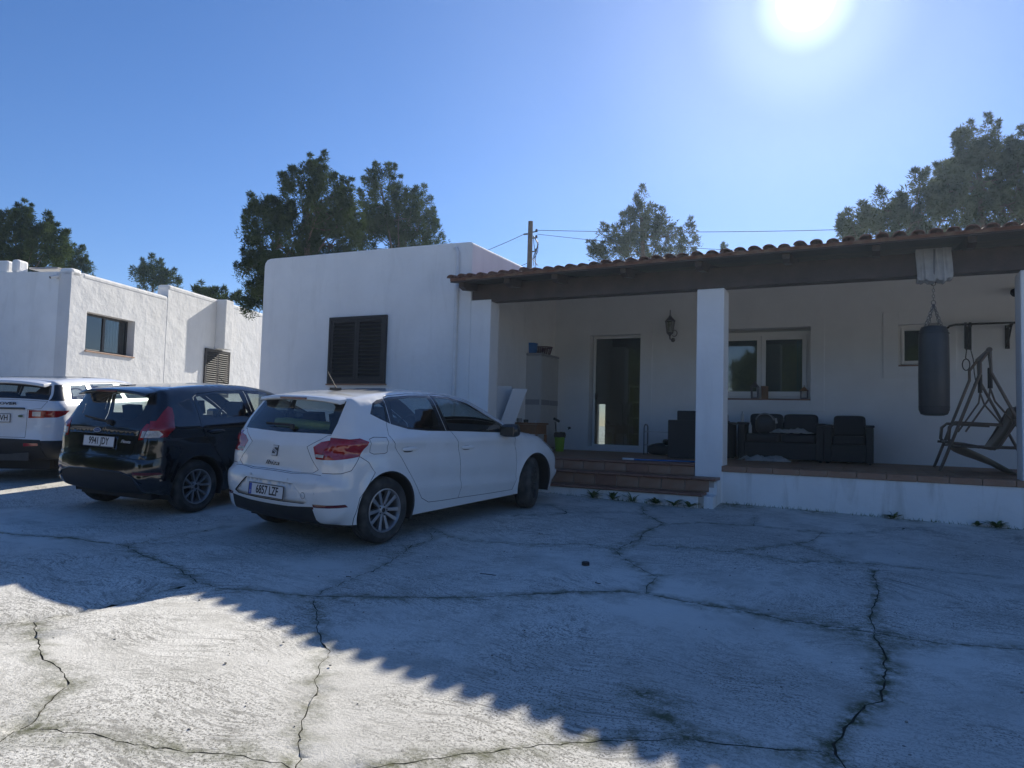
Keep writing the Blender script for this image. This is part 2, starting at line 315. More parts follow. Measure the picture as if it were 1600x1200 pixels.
# ------------------------------------------------------------------ ground: one sheet, its cracks real grooves
CRACKS = [
[(-7.96, 4.04), (-7.47, 4.11), (-6.85, 4.29), (-6.14, 4.32), (-5.48, 4.1), (-4.97, 3.98), (-4.54, 3.82), (-4.28, 3.82), (-3.88, 3.94), (-3.59, 4.04), (-3.14, 4.26), (-2.73, 4.47), (-2.35, 4.74), (-1.96, 5.04), (-1.68, 5.23), (-1.5, 5.27), (-1.2, 5.24), (-0.84, 5.25), (-0.52, 5.2), (-0.22, 5.22), (0.02, 5.24), (0.32, 5.23), (0.53, 5.26), (0.83, 5.33), (1.08, 5.3)],
[(-3.59, 4.04), (-3.32, 3.78), (-3.1, 3.54), (-2.92, 3.39), (-2.79, 3.29), (-2.71, 3.12), (-2.58, 2.94), (-2.48, 2.82), (-2.31, 2.61), (-2.26, 2.5), (-2.2, 2.4), (-2.08, 2.26), (-1.95, 2.15)],
[(-3.59, 4.04), (-3.61, 4.39), (-3.64, 4.71), (-3.79, 5.31), (-3.9, 5.61), (-3.92, 6.08), (-4.05, 6.27), (-4.08, 6.44), (-3.86, 6.29), (-3.64, 6.17), (-3.14, 6.31), (-2.92, 6.36), (-2.64, 6.5), (-2.46, 6.64), (-2.15, 6.54)],
[(-4.36, 6.26), (-4.22, 6.29), (-4.05, 6.27)],
[(-6.14, 4.32), (-6.16, 4.63), (-6.08, 4.89), (-6.08, 5.2), (-6.02, 5.43)],
[(-4.54, 3.82), (-4.61, 3.54), (-4.61, 3.29), (-4.68, 3.11), (-4.7, 2.91), (-4.76, 2.73), (-4.84, 2.6), (-4.93, 2.5)],
[(-4.76, 2.73), (-4.5, 2.61), (-4.22, 2.48), (-4.03, 2.4), (-3.84, 2.36), (-3.61, 2.28), (-3.5, 2.16), (-3.43, 2.06), (-3.36, 1.96), (-3.33, 1.91), (-3.29, 1.8), (-3.28, 1.72)],
[(-3.33, 1.91), (-3.13, 1.97), (-3.02, 2.03), (-2.83, 2.06), (-2.64, 2.1), (-2.5, 2.15), (-2.31, 2.21), (-2.14, 2.24), (-2.0, 2.25)],
[(-1.85, 2.34), (-1.76, 2.41), (-1.66, 2.51), (-1.51, 2.64), (-1.36, 2.79), (-1.2, 2.92), (-0.96, 3.08), (-0.75, 3.21), (-0.58, 3.26), (-0.39, 3.32), (-0.22, 3.37), (-0.14, 3.39)],
[(0.02, 5.24), (0.06, 4.96), (0.08, 4.63), (0.07, 4.38), (0.04, 4.11), (-0.03, 3.97), (-0.09, 3.73), (-0.13, 3.54), (-0.14, 3.4), (-0.1, 3.32), (-0.06, 3.13)],
[(0.02, 5.24), (0.02, 5.63), (0.05, 6.16), (0.07, 6.47), (0.03, 7.0)],
[(-2.15, 6.54), (-2.09, 7.12), (-2.14, 7.31), (-2.09, 8.01), (-2.28, 8.3), (-2.53, 8.68), (-2.6, 8.98), (-2.53, 9.17)],
[(-2.15, 6.54), (-1.88, 6.12), (-1.64, 5.88), (-1.54, 5.79), (-1.56, 5.51), (-1.5, 5.27)],
[(-1.94, 6.95), (-1.55, 7.03), (-1.23, 7.07), (-0.9, 7.05), (-0.65, 6.99), (-0.23, 7.2), (0.06, 7.24), (0.36, 7.26), (0.62, 7.23), (0.94, 7.27)],
[(-1.23, 7.07), (-0.9, 7.46), (-0.55, 7.93), (-0.46, 8.48), (-0.75, 8.44), (-1.19, 8.49), (-1.71, 8.38), (-2.06, 8.03)],
[(-0.46, 8.48), (-0.12, 8.63), (0.23, 9.0), (0.5, 9.48)],
[(-0.62, 7.72), (-0.44, 7.55), (-0.26, 7.33), (-0.23, 7.2)],
[(-3.75, 8.53), (-3.26, 8.11), (-3.38, 7.89), (-3.77, 7.55)],
[(-3.23, 8.13), (-2.55, 8.67)],
[(-1.19, 8.49), (-1.19, 8.86), (-1.29, 9.16)],
]
WID = [1.0, .75, .6, .5, .5, .45, .9, .9, 1.0, 1.45, 1.0, .9, .9, .7, .7, .4, .6, .6, .4, .5]

def concrete():
    m = bpy.data.materials.new('stamped_concrete'); m.use_nodes = True; n = m.node_tree; b = n.nodes['Principled BSDF']; L = n.links
    b.inputs['Roughness'].default_value = .9; b.inputs['Specular IOR Level'].default_value = .2
    tcn = n.nodes.new('ShaderNodeTexCoord')
    def node(t, **k):
        q = n.nodes.new(t)
        for a, v in k.items(): q.inputs[a].default_value = v
        return q
    def noise(sc, det=6, rough=.6, vec=None, dist=0):
        t = node('ShaderNodeTexNoise', Scale=sc, Detail=det, Roughness=rough, Distortion=dist); L.new(vec if vec else tcn.outputs['Object'], t.inputs['Vector']); return t
    def mapr(src, a, b_, c, d):
        r = node('ShaderNodeMapRange'); r.inputs[1].default_value = a; r.inputs[2].default_value = b_; r.inputs[3].default_value = c; r.inputs[4].default_value = d; L.new(src, r.inputs[0]); return r.outputs[0]
    def mix(f, a, c, mode='MIX'):
        x = n.nodes.new('ShaderNodeMixRGB'); x.blend_type = mode
        for i, s in ((0, f), (1, a), (2, c)):
            if isinstance(s, (tuple, list)): x.inputs[i].default_value = (*s, 1)
            elif isinstance(s, float): x.inputs[i].default_value = s
            else: L.new(s, x.inputs[i])
        return x.outputs[0]
    def math_(op, a, c=None):
        x = n.nodes.new('ShaderNodeMath'); x.operation = op; x.use_clamp = op != 'SUBTRACT'
        for i, s in ((0, a), (1, c)):
            if s is None: continue
            if isinstance(s, float): x.inputs[i].default_value = s
            else: L.new(s, x.inputs[i])
        return x.outputs[0]
    # brushed sweeps: noise squeezed along a direction that a slow noise bends
    warp = noise(.35, 2); wv = n.nodes.new('ShaderNodeVectorMath'); wv.operation = 'MULTIPLY_ADD'; L.new(warp.outputs['Color'], wv.inputs[0]); wv.inputs[1].default_value = (2.6, 2.6, 0); L.new(tcn.outputs['Object'], wv.inputs[2])
    mp = n.nodes.new('ShaderNodeMapping'); mp.inputs['Rotation'].default_value = (0, 0, R(28)); mp.inputs['Scale'].default_value = (8, 34, 1); L.new(wv.outputs[0], mp.inputs[0])
    strokes = noise(1.0, 7, .72, mp.outputs[0]); mp2 = n.nodes.new('ShaderNodeMapping'); mp2.inputs['Rotation'].default_value = (0, 0, R(-20)); mp2.inputs['Scale'].default_value = (15, 60, 1); L.new(wv.outputs[0], mp2.inputs[0])
    strokes2 = noise(1.0, 6, .7, mp2.outputs[0])
    speck = noise(75, 5, .75); pits = noise(70, 5, .7); broad = noise(.55, 6, .6); mid = noise(2.4, 8, .7); patch = noise(.9, 5, .6)
    base = mix(mapr(broad.outputs['Fac'], .3, .7, 0., 1.), (.56, .545, .50), (.78, .76, .70))
    dark_s = mapr(strokes.outputs['Fac'], .40, .47, 1., 0.); pit_shade = mapr(speck.outputs['Fac'], .425, .475, 1., 0.); d2 = mapr(strokes2.outputs['Fac'], .38, .45, 1., 0.)  # specks put the shade of tiny pits into the colour; strokes are brush marks
    area = mapr(patch.outputs['Fac'], .38, .58, .06, 1.)
    dd = math_('MAXIMUM', math_('MULTIPLY', dark_s, .65), math_('MAXIMUM', math_('MULTIPLY', pit_shade, .85), math_('MULTIPLY', d2, .6)))
    dd = math_('MULTIPLY', dd, area)
    c = mix(dd, base, (.13, .125, .105))
    c = mix(mapr(mid.outputs['Fac'], .50, .72, 0., .6), c, (.33, .32, .28))
    # green-brown growth along the cracks and in the patches stored on the mesh
    at = n.nodes.new('ShaderNodeAttribute'); at.attribute_name = 'moss'
    mn = math_('MULTIPLY', at.outputs['Fac'], mapr(noise(9, 8, .75).outputs['Fac'], .38, .60, 0., 1.6))
    c = mix(mn, c, (.12, .125, .07))
    L.new(c, b.inputs['Base Color'])
    h = math_('SUBTRACT', mapr(mid.outputs['Fac'], .2, .8, 0., .35), math_('MULTIPLY', dd, .45))
    bp = n.nodes.new('ShaderNodeBump'); bp.inputs['Strength'].default_value = .35; bp.inputs['Distance'].default_value = .012; L.new(h, bp.inputs['Height'])
    bp2 = n.nodes.new('ShaderNodeBump'); bp2.inputs['Strength'].default_value = .75; bp2.inputs['Distance'].default_value = .006; L.new(pits.outputs['Fac'], bp2.inputs['Height']); L.new(bp.outputs[0], bp2.inputs['Normal']); L.new(bp2.outputs[0], b.inputs['Normal'])
    return m
M['concrete'] = concrete()
M['crack'] = mat('crack_soil', (.05, .048, .032), 1.0, noise=.4, nscale=20)

def build_ground():
    CR = [[regz(*p) for p in c] for c in CRACKS]
    rnd = random.Random(3)
    segs = []; crackpoly = []; mids = []
    for ci, c in enumerate(CR):
        pl = densify(c, .05, False); w0 = .0037 * WID[ci]; N = len(pl); cur = []; wander = 0
        for i, p in enumerate(pl):
            a = pl[max(0, i - 1)]; b_ = pl[min(N - 1, i + 1)]; dx, dy = b_[0] - a[0], b_[1] - a[1]; l = math.hypot(dx, dy) or 1
            wander = wander * .72 + rnd.uniform(-1, 1) * .013
            q = (p[0] - dy / l * wander, p[1] + dx / l * wander); cur.append((q, (-dy / l, dx / l)))
        left = []; right = []
        for i, (q, nn) in enumerate(cur):
            t = min(1, i / 4 + .25, (N - 1 - i) / 4 + .25); w = w0 * t * rnd.uniform(.35, 1.5)
            left.append((q[0] + nn[0] * w, q[1] + nn[1] * w)); right.append((q[0] - nn[0] * w * rnd.uniform(.6, 1.3), q[1] - nn[1] * w))
        poly = left + right[::-1]; crackpoly.append(poly); segs.append((poly, True)); mids.append([q for q, _ in cur])
    pts = []
    for x in np.arange(-9, 4.01, .14):
        for y in np.arange(.6, 10.4, .14): pts.append((x + rnd.uniform(-.03, .03), y + rnd.uniform(-.03, .03)))
    for x in np.arange(-30, 12.1, 1.5):
        for y in np.arange(-14.5, 24.1, 1.5):
            if not (-9.2 < x < 4.2 and .4 < y < 10.6): pts.append((x, y))
    for s_ in (60, 150, 400, 1000, 2500):
        for k in range(16): pts.append((s_ * math.cos(k * math.pi / 8), s_ * math.sin(k * math.pi / 8)))
    for m_ in mids: pts += m_[1:-1]
    V, F = cdt(pts, segs, 1e-4)
    F = [f for f in F if len(f) == 3]
    cen = np.array([V[list(f)].mean(0) for f in F]); inn = np.zeros(len(F), bool)
    for p in crackpoly:
        bb = np.array(p); mn, mx = bb.min(0), bb.max(0); k = np.where((cen > mn).all(1) & (cen < mx).all(1))[0]
        if len(k): inn[k] |= pip(cen[k], p)
    # distance of every vertex to the crack middles
    allm = np.array([q for m_ in mids for q in m_]); wid = np.array([WID[i] for i, m_ in enumerate(mids) for q in m_])
    dist = np.full(len(V), 9.); gw = np.zeros(len(V))
    near = np.where((V[:, 0] > -9.5) & (V[:, 0] < 4.5) & (V[:, 1] > 0) & (V[:, 1] < 11))[0]
    for ch in np.array_split(near, 40):
        D = np.hypot(V[ch][:, None, 0] - allm[None, :, 0], V[ch][:, None, 1] - allm[None, :, 1]); j = D.argmin(1); dist[ch] = D[np.arange(len(ch)), j]; gw[ch] = wid[j]
    Z = gz(V[:, 0], V[:, 1]) + .0
    nz = near
    Z[nz] += .006 * np.sin(V[nz, 0] * 1.7 + V[nz, 1] * .9) + .005 * np.sin(V[nz, 1] * 2.3 - V[nz, 0] * 1.1)
    Z[dist < .0012] -= .014
    Z += np.where(dist < .08, (gw - .8) * .004, 0)
    moss = np.clip(1 - dist / (.02 + .035 * gw), 0, 1) * .68 * np.clip(gw, .3, 1.3)
    for (px, py, rr, am) in ((*regz(px_, py_), r_, a_) for px_, py_, r_, a_ in ((-1.0, 3.567, .13, .9), (-.88, 3.42, .12, .8), (-.72, 3.25, .12, .8), (-.95, 3.5, .1, .9), (-1.352, 3.251, .12, .55), (.02, 5.2, .3, .6), (-.3, 5.22, .3, .4), (-.9, 5.25, .25, .3), (-3.0, 9.55, .35, .8), (-2.4, 9.5, .3, .8), (-1.6, 9.85, .35, .7), (-.6, 9.9, .3, .6), (.4, 9.95, .3, .6), (1.3, 9.95, .3, .6), (-.2, 3.2, .2, .4))):
        moss = np.maximum(moss, am * np.clip(1.2 - np.hypot(V[:, 0] - px, V[:, 1] - py) / rr, 0, 1))
    def mk(name, idx, material):
        fs = [F[i] for i in idx]; used = sorted({v for f in fs for v in f}); mp = {v: k for k, v in enumerate(used)}
        me = bpy.data.meshes.new(name); me.from_pydata([(V[v, 0], V[v, 1], Z[v]) for v in used], [], [tuple(mp[v] for v in f) for f in fs]); me.materials.append(material)
        a = me.attributes.new('moss', 'FLOAT', 'POINT'); a.data.foreach_set('value', moss[used].astype(np.float32))
        me.polygons.foreach_set('use_smooth', [True] * len(me.polygons)); me.update()
        nf = np.zeros(len(me.polygons) * 3, np.float32); me.polygons.foreach_get('normal', nf)
        if nf.reshape(-1, 3)[:, 2].mean() < 0: me.flip_normals()
        o = bpy.data.objects.new(name, me); COL.objects.link(o); return o
    g = struct(mk('ground', np.where(~inn)[0], M['concrete']))
    # each crack a groove of its own, a child of the ground
    left_ = set(np.where(inn)[0])
    for p in crackpoly:
        bb = np.array(p); mn, mx = bb.min(0), bb.max(0); ks = [k for k in left_ if (cen[k] > mn).all() and (cen[k] < mx).all()]
        if not ks: continue
        ok = pip(cen[ks], p); ks = [k for k, o_ in zip(ks, ok) if o_]; left_ -= set(ks)
        if ks: c = mk('crack', ks, M['crack']); c.parent = g
    return g
GROUND = build_ground()

# ------------------------------------------------------------------ buildings
def wall_sheet(mb, u0, u1, z0, z1, holes, P, depth):
    """a wall in the plane P(u, d, z) with real openings; depth = thickness"""
    us = sorted({u0, u1, *[h[0] for h in holes], *[h[1] for h in holes]}); zs = sorted({z0, z1, *[h[2] for h in holes], *[h[3] for h in holes]})
    inh = lambda u, z: any(h[0] < u < h[1] and h[2] < z < h[3] for h in holes)
    for i in range(len(us) - 1):
        for j in range(len(zs) - 1):
            if inh((us[i] + us[i + 1]) / 2, (zs[j] + zs[j + 1]) / 2): continue
            for d in (0, depth): mb.add([P(us[i], d, zs[j]), P(us[i + 1], d, zs[j]), P(us[i + 1], d, zs[j + 1]), P(us[i], d, zs[j + 1])], [(0, 1, 2, 3)])
    for h in holes:
        a, b_, c, d = h; q = [(a, c), (b_, c), (b_, d), (a, d)]
        for k in range(4):
            (x1, z1_), (x2, z2) = q[k], q[(k + 1) % 4]; mb.add([P(x1, 0, z1_), P(x2, 0, z2), P(x2, depth, z2), P(x1, depth, z1_)], [(0, 1, 2, 3)])
    q = [(u0, z0), (u1, z0), (u1, z1), (u0, z1)]
    for k in range(4):
        (x1, z1_), (x2, z2) = q[k], q[(k + 1) % 4]; mb.add([P(x1, 0, z1_), P(x2, 0, z2), P(x2, depth, z2), P(x1, depth, z1_)], [(0, 1, 2, 3)])

def shutters(parent, u0, u1, z0, z1, P, dirs, nslat, name='shutter'):
    """a pair of louvred leaves in a frame; every slat a piece of its own. P(u,d,z): d towards the viewer; dirs = (U, D) unit vectors"""
    U, D = Vector(dirs[0]), Vector(dirs[1]); Zv = Vector((0, 0, 1)); um = (u0 + u1) / 2
    fr = MB()
    def bar(a, b_, c, d, t0, t1, mb): mb.obox((Vector(P((a + b_) / 2, (t0 + t1) / 2, (c + d) / 2))), U, D, Zv, ((b_ - a) / 2, (t1 - t0) / 2, (d - c) / 2))
    w = .05
    bar(u0, u0 + w, z0, z1, .0, .05, fr); bar(u1 - w, u1, z0, z1, .0, .05, fr); bar(u0 + w, u1 - w, z1 - w, z1, .0, .05, fr); bar(u0 + w, u1 - w, z0, z0 + w, .0, .05, fr)
    fr.obj('shutter_frame', M['shutter'], parent, bevel=.004)
    back = MB(); bar(u0 + w, u1 - w, z0 + w, z1 - w, .001, .004, back); back.obj('backing_panel', M['rim_dark'], parent)
    slat_me = None
    for (a, b_) in ((u0 + w + .003, um - .002), (um + .002, u1 - w - .003)):
        leaf = MB(); s = .055; c, d = z0 + w + .003, z1 - w - .003
        bar(a, a + s, c, d, .006, .044, leaf); bar(b_ - s, b_, c, d, .006, .044, leaf); bar(a + s, b_ - s, d - s, d, .006, .044, leaf); bar(a + s, b_ - s, c, c + s, .006, .044, leaf)
        lf = leaf.obj('shutter_leaf', M['shutter'], parent, bevel=.003)
        n0, n1 = c + s, d - s; st = (n1 - n0) / nslat
        for k in range(nslat):
            zc = n0 + st * (k + .5)
            if slat_me is None:
                ax = U; tilt = (D * .72 - Zv * .69).normalized(); nn = ax.cross(tilt)
                sm = MB(); sm.obox((0, 0, 0), ax, tilt, nn, ((b_ - a - 2 * s) / 2, st * .50, .004)); slat_me = sm.mesh('slat', M['shutter'])
            inst('slat', slat_me, lf, loc=P((a + b_) / 2, .025, zc))

# --- the tall white block on the left of the porch
HX0, HX1, HY0, HY1 = -10.43, -5.80, 9.92, 13.69
block = thing('white_house', 'white flat-roofed house block with closed dark shutters and tiled porch on its right', 'house', (-8.1, 9.92, .9))
def rel(o, root): o.parent = root; o.matrix_parent_inverse = root.matrix_basis.inverted(); return o
def relall(objs, root):
    for o in objs: rel(o, root)
BI = block.matrix_basis.inverted
class Root:
    """children are built in world coordinates and hung under the root"""
    def __init__(s, root): s.r = root; s.before = set(bpy.data.objects)
    def __enter__(s): return s
    def __exit__(s, *a):
        inv = s.r.matrix_basis.inverted()
        for o in bpy.data.objects:
            if o not in s.before and o is not s.r and o.parent is None and o.type in {'MESH', 'EMPTY'}: o.parent = s.r; o.matrix_parent_inverse = inv

with Root(block):
    # solid shell with a rounded left shoulder; top edge falls slightly to the left
    mb = MB()
    mb.box(HX0, -9.6, HY0, HY1, .0, 4.44)
    mb = MB()
    prof = [(HX0, .3), (HX0, 4.46)] + [(HX0 + .14 - .14 * math.cos(R(a)), 4.46 + .14 * math.sin(R(a))) for a in (30, 60, 90)] + [(-8.5, 4.575), (-7.0, 4.55), (-5.86, 4.525), (-5.82, 4.515), (HX1, 4.49)] + [(HX1, .3)]
    mb.prism(prof, HY0, HY1, 'XZ'); mb.obj('wall', M['plaster'], bevel=.02)
    # lower front continues to the right under the beam: the pilaster
    mb = MB(); mb.box(HX1 + .001, -5.43, HY0 + .004, 10.22, .3, 3.55); mb.obj('pilaster', M['plaster'], bevel=.012)
    mb = MB(); mb.box(HX1 + .001, -5.96, 10.23, 13.4, .3, 4.2)
    mb = MB(); pass; mb.box(-5.795, -5.955 + .16, 10.221, 13.6, 1.07, 4.1)
    shutters(None, -8.72, -7.45, 2.19, 3.385, lambda u, d, z: (u, HY0 - d, z), ((1, 0, 0), (0, -1, 0)), 15)
    s = MB(); s.box(-8.74, -7.43, HY0 - .055, HY0 + .02, 2.165, 2.188); s.obj('window_sill', M['terracotta'])
    # down pipe buried under paint
    p = MB(); p.tube([(-6.16, 9.95, 4.44), (-6.10, 9.90, 4.43), (-6.06, 9.885, 4.36), (-6.06, 9.885, .5)], .034, 10); p.obj('drain_pipe', M['pipe'], smooth=True)
    p = MB(); p.lathe([(.036, 3.70), (.043, 3.71), (.043, 3.80), (.036, 3.81)], (-6.06, 9.885, 0), 'Z', 12); p.obj('pipe_collar', M['pipe'], smooth=True)

# --- the main house behind the porch
YB = 13.4
house = thing('white_house', 'white single-storey house wall with glass door and two white windows behind the porch', 'house', (-2, YB, 1.0))
DOOR = (-5.03, -3.985, 1.15, 3.38); W1 = (-2.60, -.925, 2.11, 3.41); W2 = (.425, 1.02, 2.69, 3.395)
with Root(house):
    mb = MB(); wall_sheet(mb, -5.96, 7.5, .3, 4.50, [DOOR, W1, W2], lambda u, d, z: (u, YB + d, z), .30)
    mb.obj('wall', M['plaster_smooth'])
    mb = MB(); mb.box(-6.16, -5.96, 10.24, YB + .3, .3, 4.42); mb.obj('side_wall', M['plaster_smooth'])
    # rooms
    slit = (-6.14, -5.94, 1.0, 2.12)
    mb = MB(); P2 = lambda u, d, z: (u, 17.0 + d, z)
    wall_sheet(mb, -6.9, -2.85, 1.07, 3.95, [slit], P2, .12)
    mb.add([(-6.9, YB + .3, 1.075), (-2.85, YB + .3, 1.075), (-2.85, 17, 1.075), (-6.9, 17, 1.075)], [(0, 1, 2, 3)])
    mb.add([(-6.9, YB + .3, 3.9), (-2.85, YB + .3, 3.9), (-2.85, 17, 3.9), (-6.9, 17, 3.9)], [(0, 1, 2, 3)])
    for x in (-6.9, -2.85): mb.add([(x, YB + .3, 1.07), (x, 17, 1.07), (x, 17, 3.9), (x, YB + .3, 3.9)], [(0, 1, 2, 3)])
    for (x0, x1) in ((-2.84, -.2), (-.1, 2.5)):
        mb.box(x0, x1, YB + .301, 16.5, 1.08, 3.9)
    rm = mb.obj('room_interior', M['interior'])
    # roof slab over the rooms
    mb = MB(); mb.box(-6.1, 7.5, YB + .31, 17.3, 3.96, 4.3); mb.obj('roof_slab', M['plaster'])
    mb = MB(); mb.box(-6.98, -6.92, YB + .31, 17.3, .3, 4.2); mb.box(7.44, 7.5, YB + .31, 17.3, .3, 3.95); mb.box(-2.8, 7.43, 17.2, 17.3, .3, 3.95); mb.obj('rear_wall', M['plaster'])
    # flat raised plaster bands round the openings
    def band(u0, u1, z0, z1, op, bottom=True):
        b = MB(); a0, a1, c0, c1 = op; y0, y1 = YB - .016, YB + .002
        b.box(u0, a0, y0, y1, z0, z1); b.box(a1, u1, y0, y1, z0, z1); b.box(a0, a1, y0, y1, c1, z1)
        if bottom: b.box(a0, a1, y0, y1, z0, c0)
        b.obj('plaster_band', M['plaster_smooth'], bevel=.004)
    band(-5.21, -3.75, 1.075, 3.62, (DOOR[0], DOOR[1], DOOR[2], DOOR[3]))
    band(-2.82, -.705, 1.92, 3.62, W1); band(.20, 1.25, 2.495, 3.615, W2)
    def window(u0, u1, z0, z1, y, sashes, fw, frame, nm='window'):
        f = MB(); t0, t1 = y, y + .07
        f.box(u0, u0 + fw, t0, t1, z0, z1); f.box(u1 - fw, u1, t0, t1, z0, z1); f.box(u0 + fw, u1 - fw, t0, t1, z1 - fw, z1); f.box(u0 + fw, u1 - fw, t0, t1, z0, z0 + fw)
        fo = f.obj(nm, frame, bevel=.005)
        n = sashes; iw = (u1 - u0 - 2 * fw) / n
        for k in range(n):
            a = u0 + fw + iw * k + .003; b_ = a + iw - .006; c, d = z0 + fw + .003, z1 - fw - .003; s = fw * 1.05
            q = MB(); q.box(a, a + s, t0 - .02, t1 - .03, c, d); q.box(b_ - s, b_, t0 - .02, t1 - .03, c, d); q.box(a + s, b_ - s, t0 - .02, t1 - .03, d - s, d); q.box(a + s, b_ - s, t0 - .02, t1 - .03, c, c + s * 1.2)
            q.obj('sash', frame, fo, bevel=.005)
            g = MB(); g.box(a + s, b_ - s, t0 + .0, t0 + .006, c + s * 1.2, d - s); g.obj('pane', M['glass'], fo)
        return fo
    window(W1[0], W1[1], W1[2], W1[3] - .055, YB + .14, 2, .07, M['frame_white'])
    window(W2[0], W2[1], W2[2], W2[3], YB + .14, 1, .045, M['frame_white'])
    s = MB(); s.box(W1[0] + .003, W1[1] - .003, YB - .025, YB + .135, W1[2] + .002, W1[2] + .028); s.obj('window_sill', M['terracotta_dark'])
    s = MB(); s.box(W2[0] + .003, W2[1] - .003, YB - .018, YB + .135, W2[2] + .002, W2[2] + .022); s.obj('window_sill', M['terracotta_dark'])
    cu = MB()
    for k in range(7): cu.tube([(-1.16 + k * .025, YB + .30 + .012 * (k % 2), 2.2), (-1.16 + k * .025, YB + .30 + .012 * (k % 2), 3.2)], .014, 6)
    cu.obj('curtain', M['curtain'], smooth=True)
    # glazed door
    d = MB(); y = YB + .16; x0, x1, z0, z1 = DOOR[0] + .02, DOOR[1] - .01, DOOR[2], DOOR[3] - .005
    d.box(x0, x0 + .05, y, y + .06, z0, z1); d.box(x1 - .035, x1, y, y + .06, z0, z1); d.box(x0 + .05, x1 - .035, y, y + .06, z1 - .05, z1); d.box(x0 + .05, x1 - .035, y, y + .06, z0, z0 + .05)
    do = d.obj('door', M['frame_white'], bevel=.004)
    g = MB(); g.box(x0 + .05, x1 - .035, y + .02, y + .028, z0 + .05, z1 - .05); g.obj('pane', M['glass'], do)
    h = MB(); h.tube([(x0 + .07, y - .03, 2.1), (x0 + .07, y - .03, 2.22)], .011, 8); h.obj('handle', M['metal_dark'], do)
    # things that can be made out behind the door glass belong to the house's fixed fittings
    k = MB()
    for z in (1.4, 1.75, 2.1, 2.45): k.box(-4.75, -4.1, 15.2, 15.5, z, z + .025)
    k.box(-4.77, -4.75, 15.2, 15.5, 1.08, 2.5); k.box(-4.1, -4.08, 15.2, 15.5, 1.08, 2.5)
    k.obj('shelf_unit', M['frame_white'])

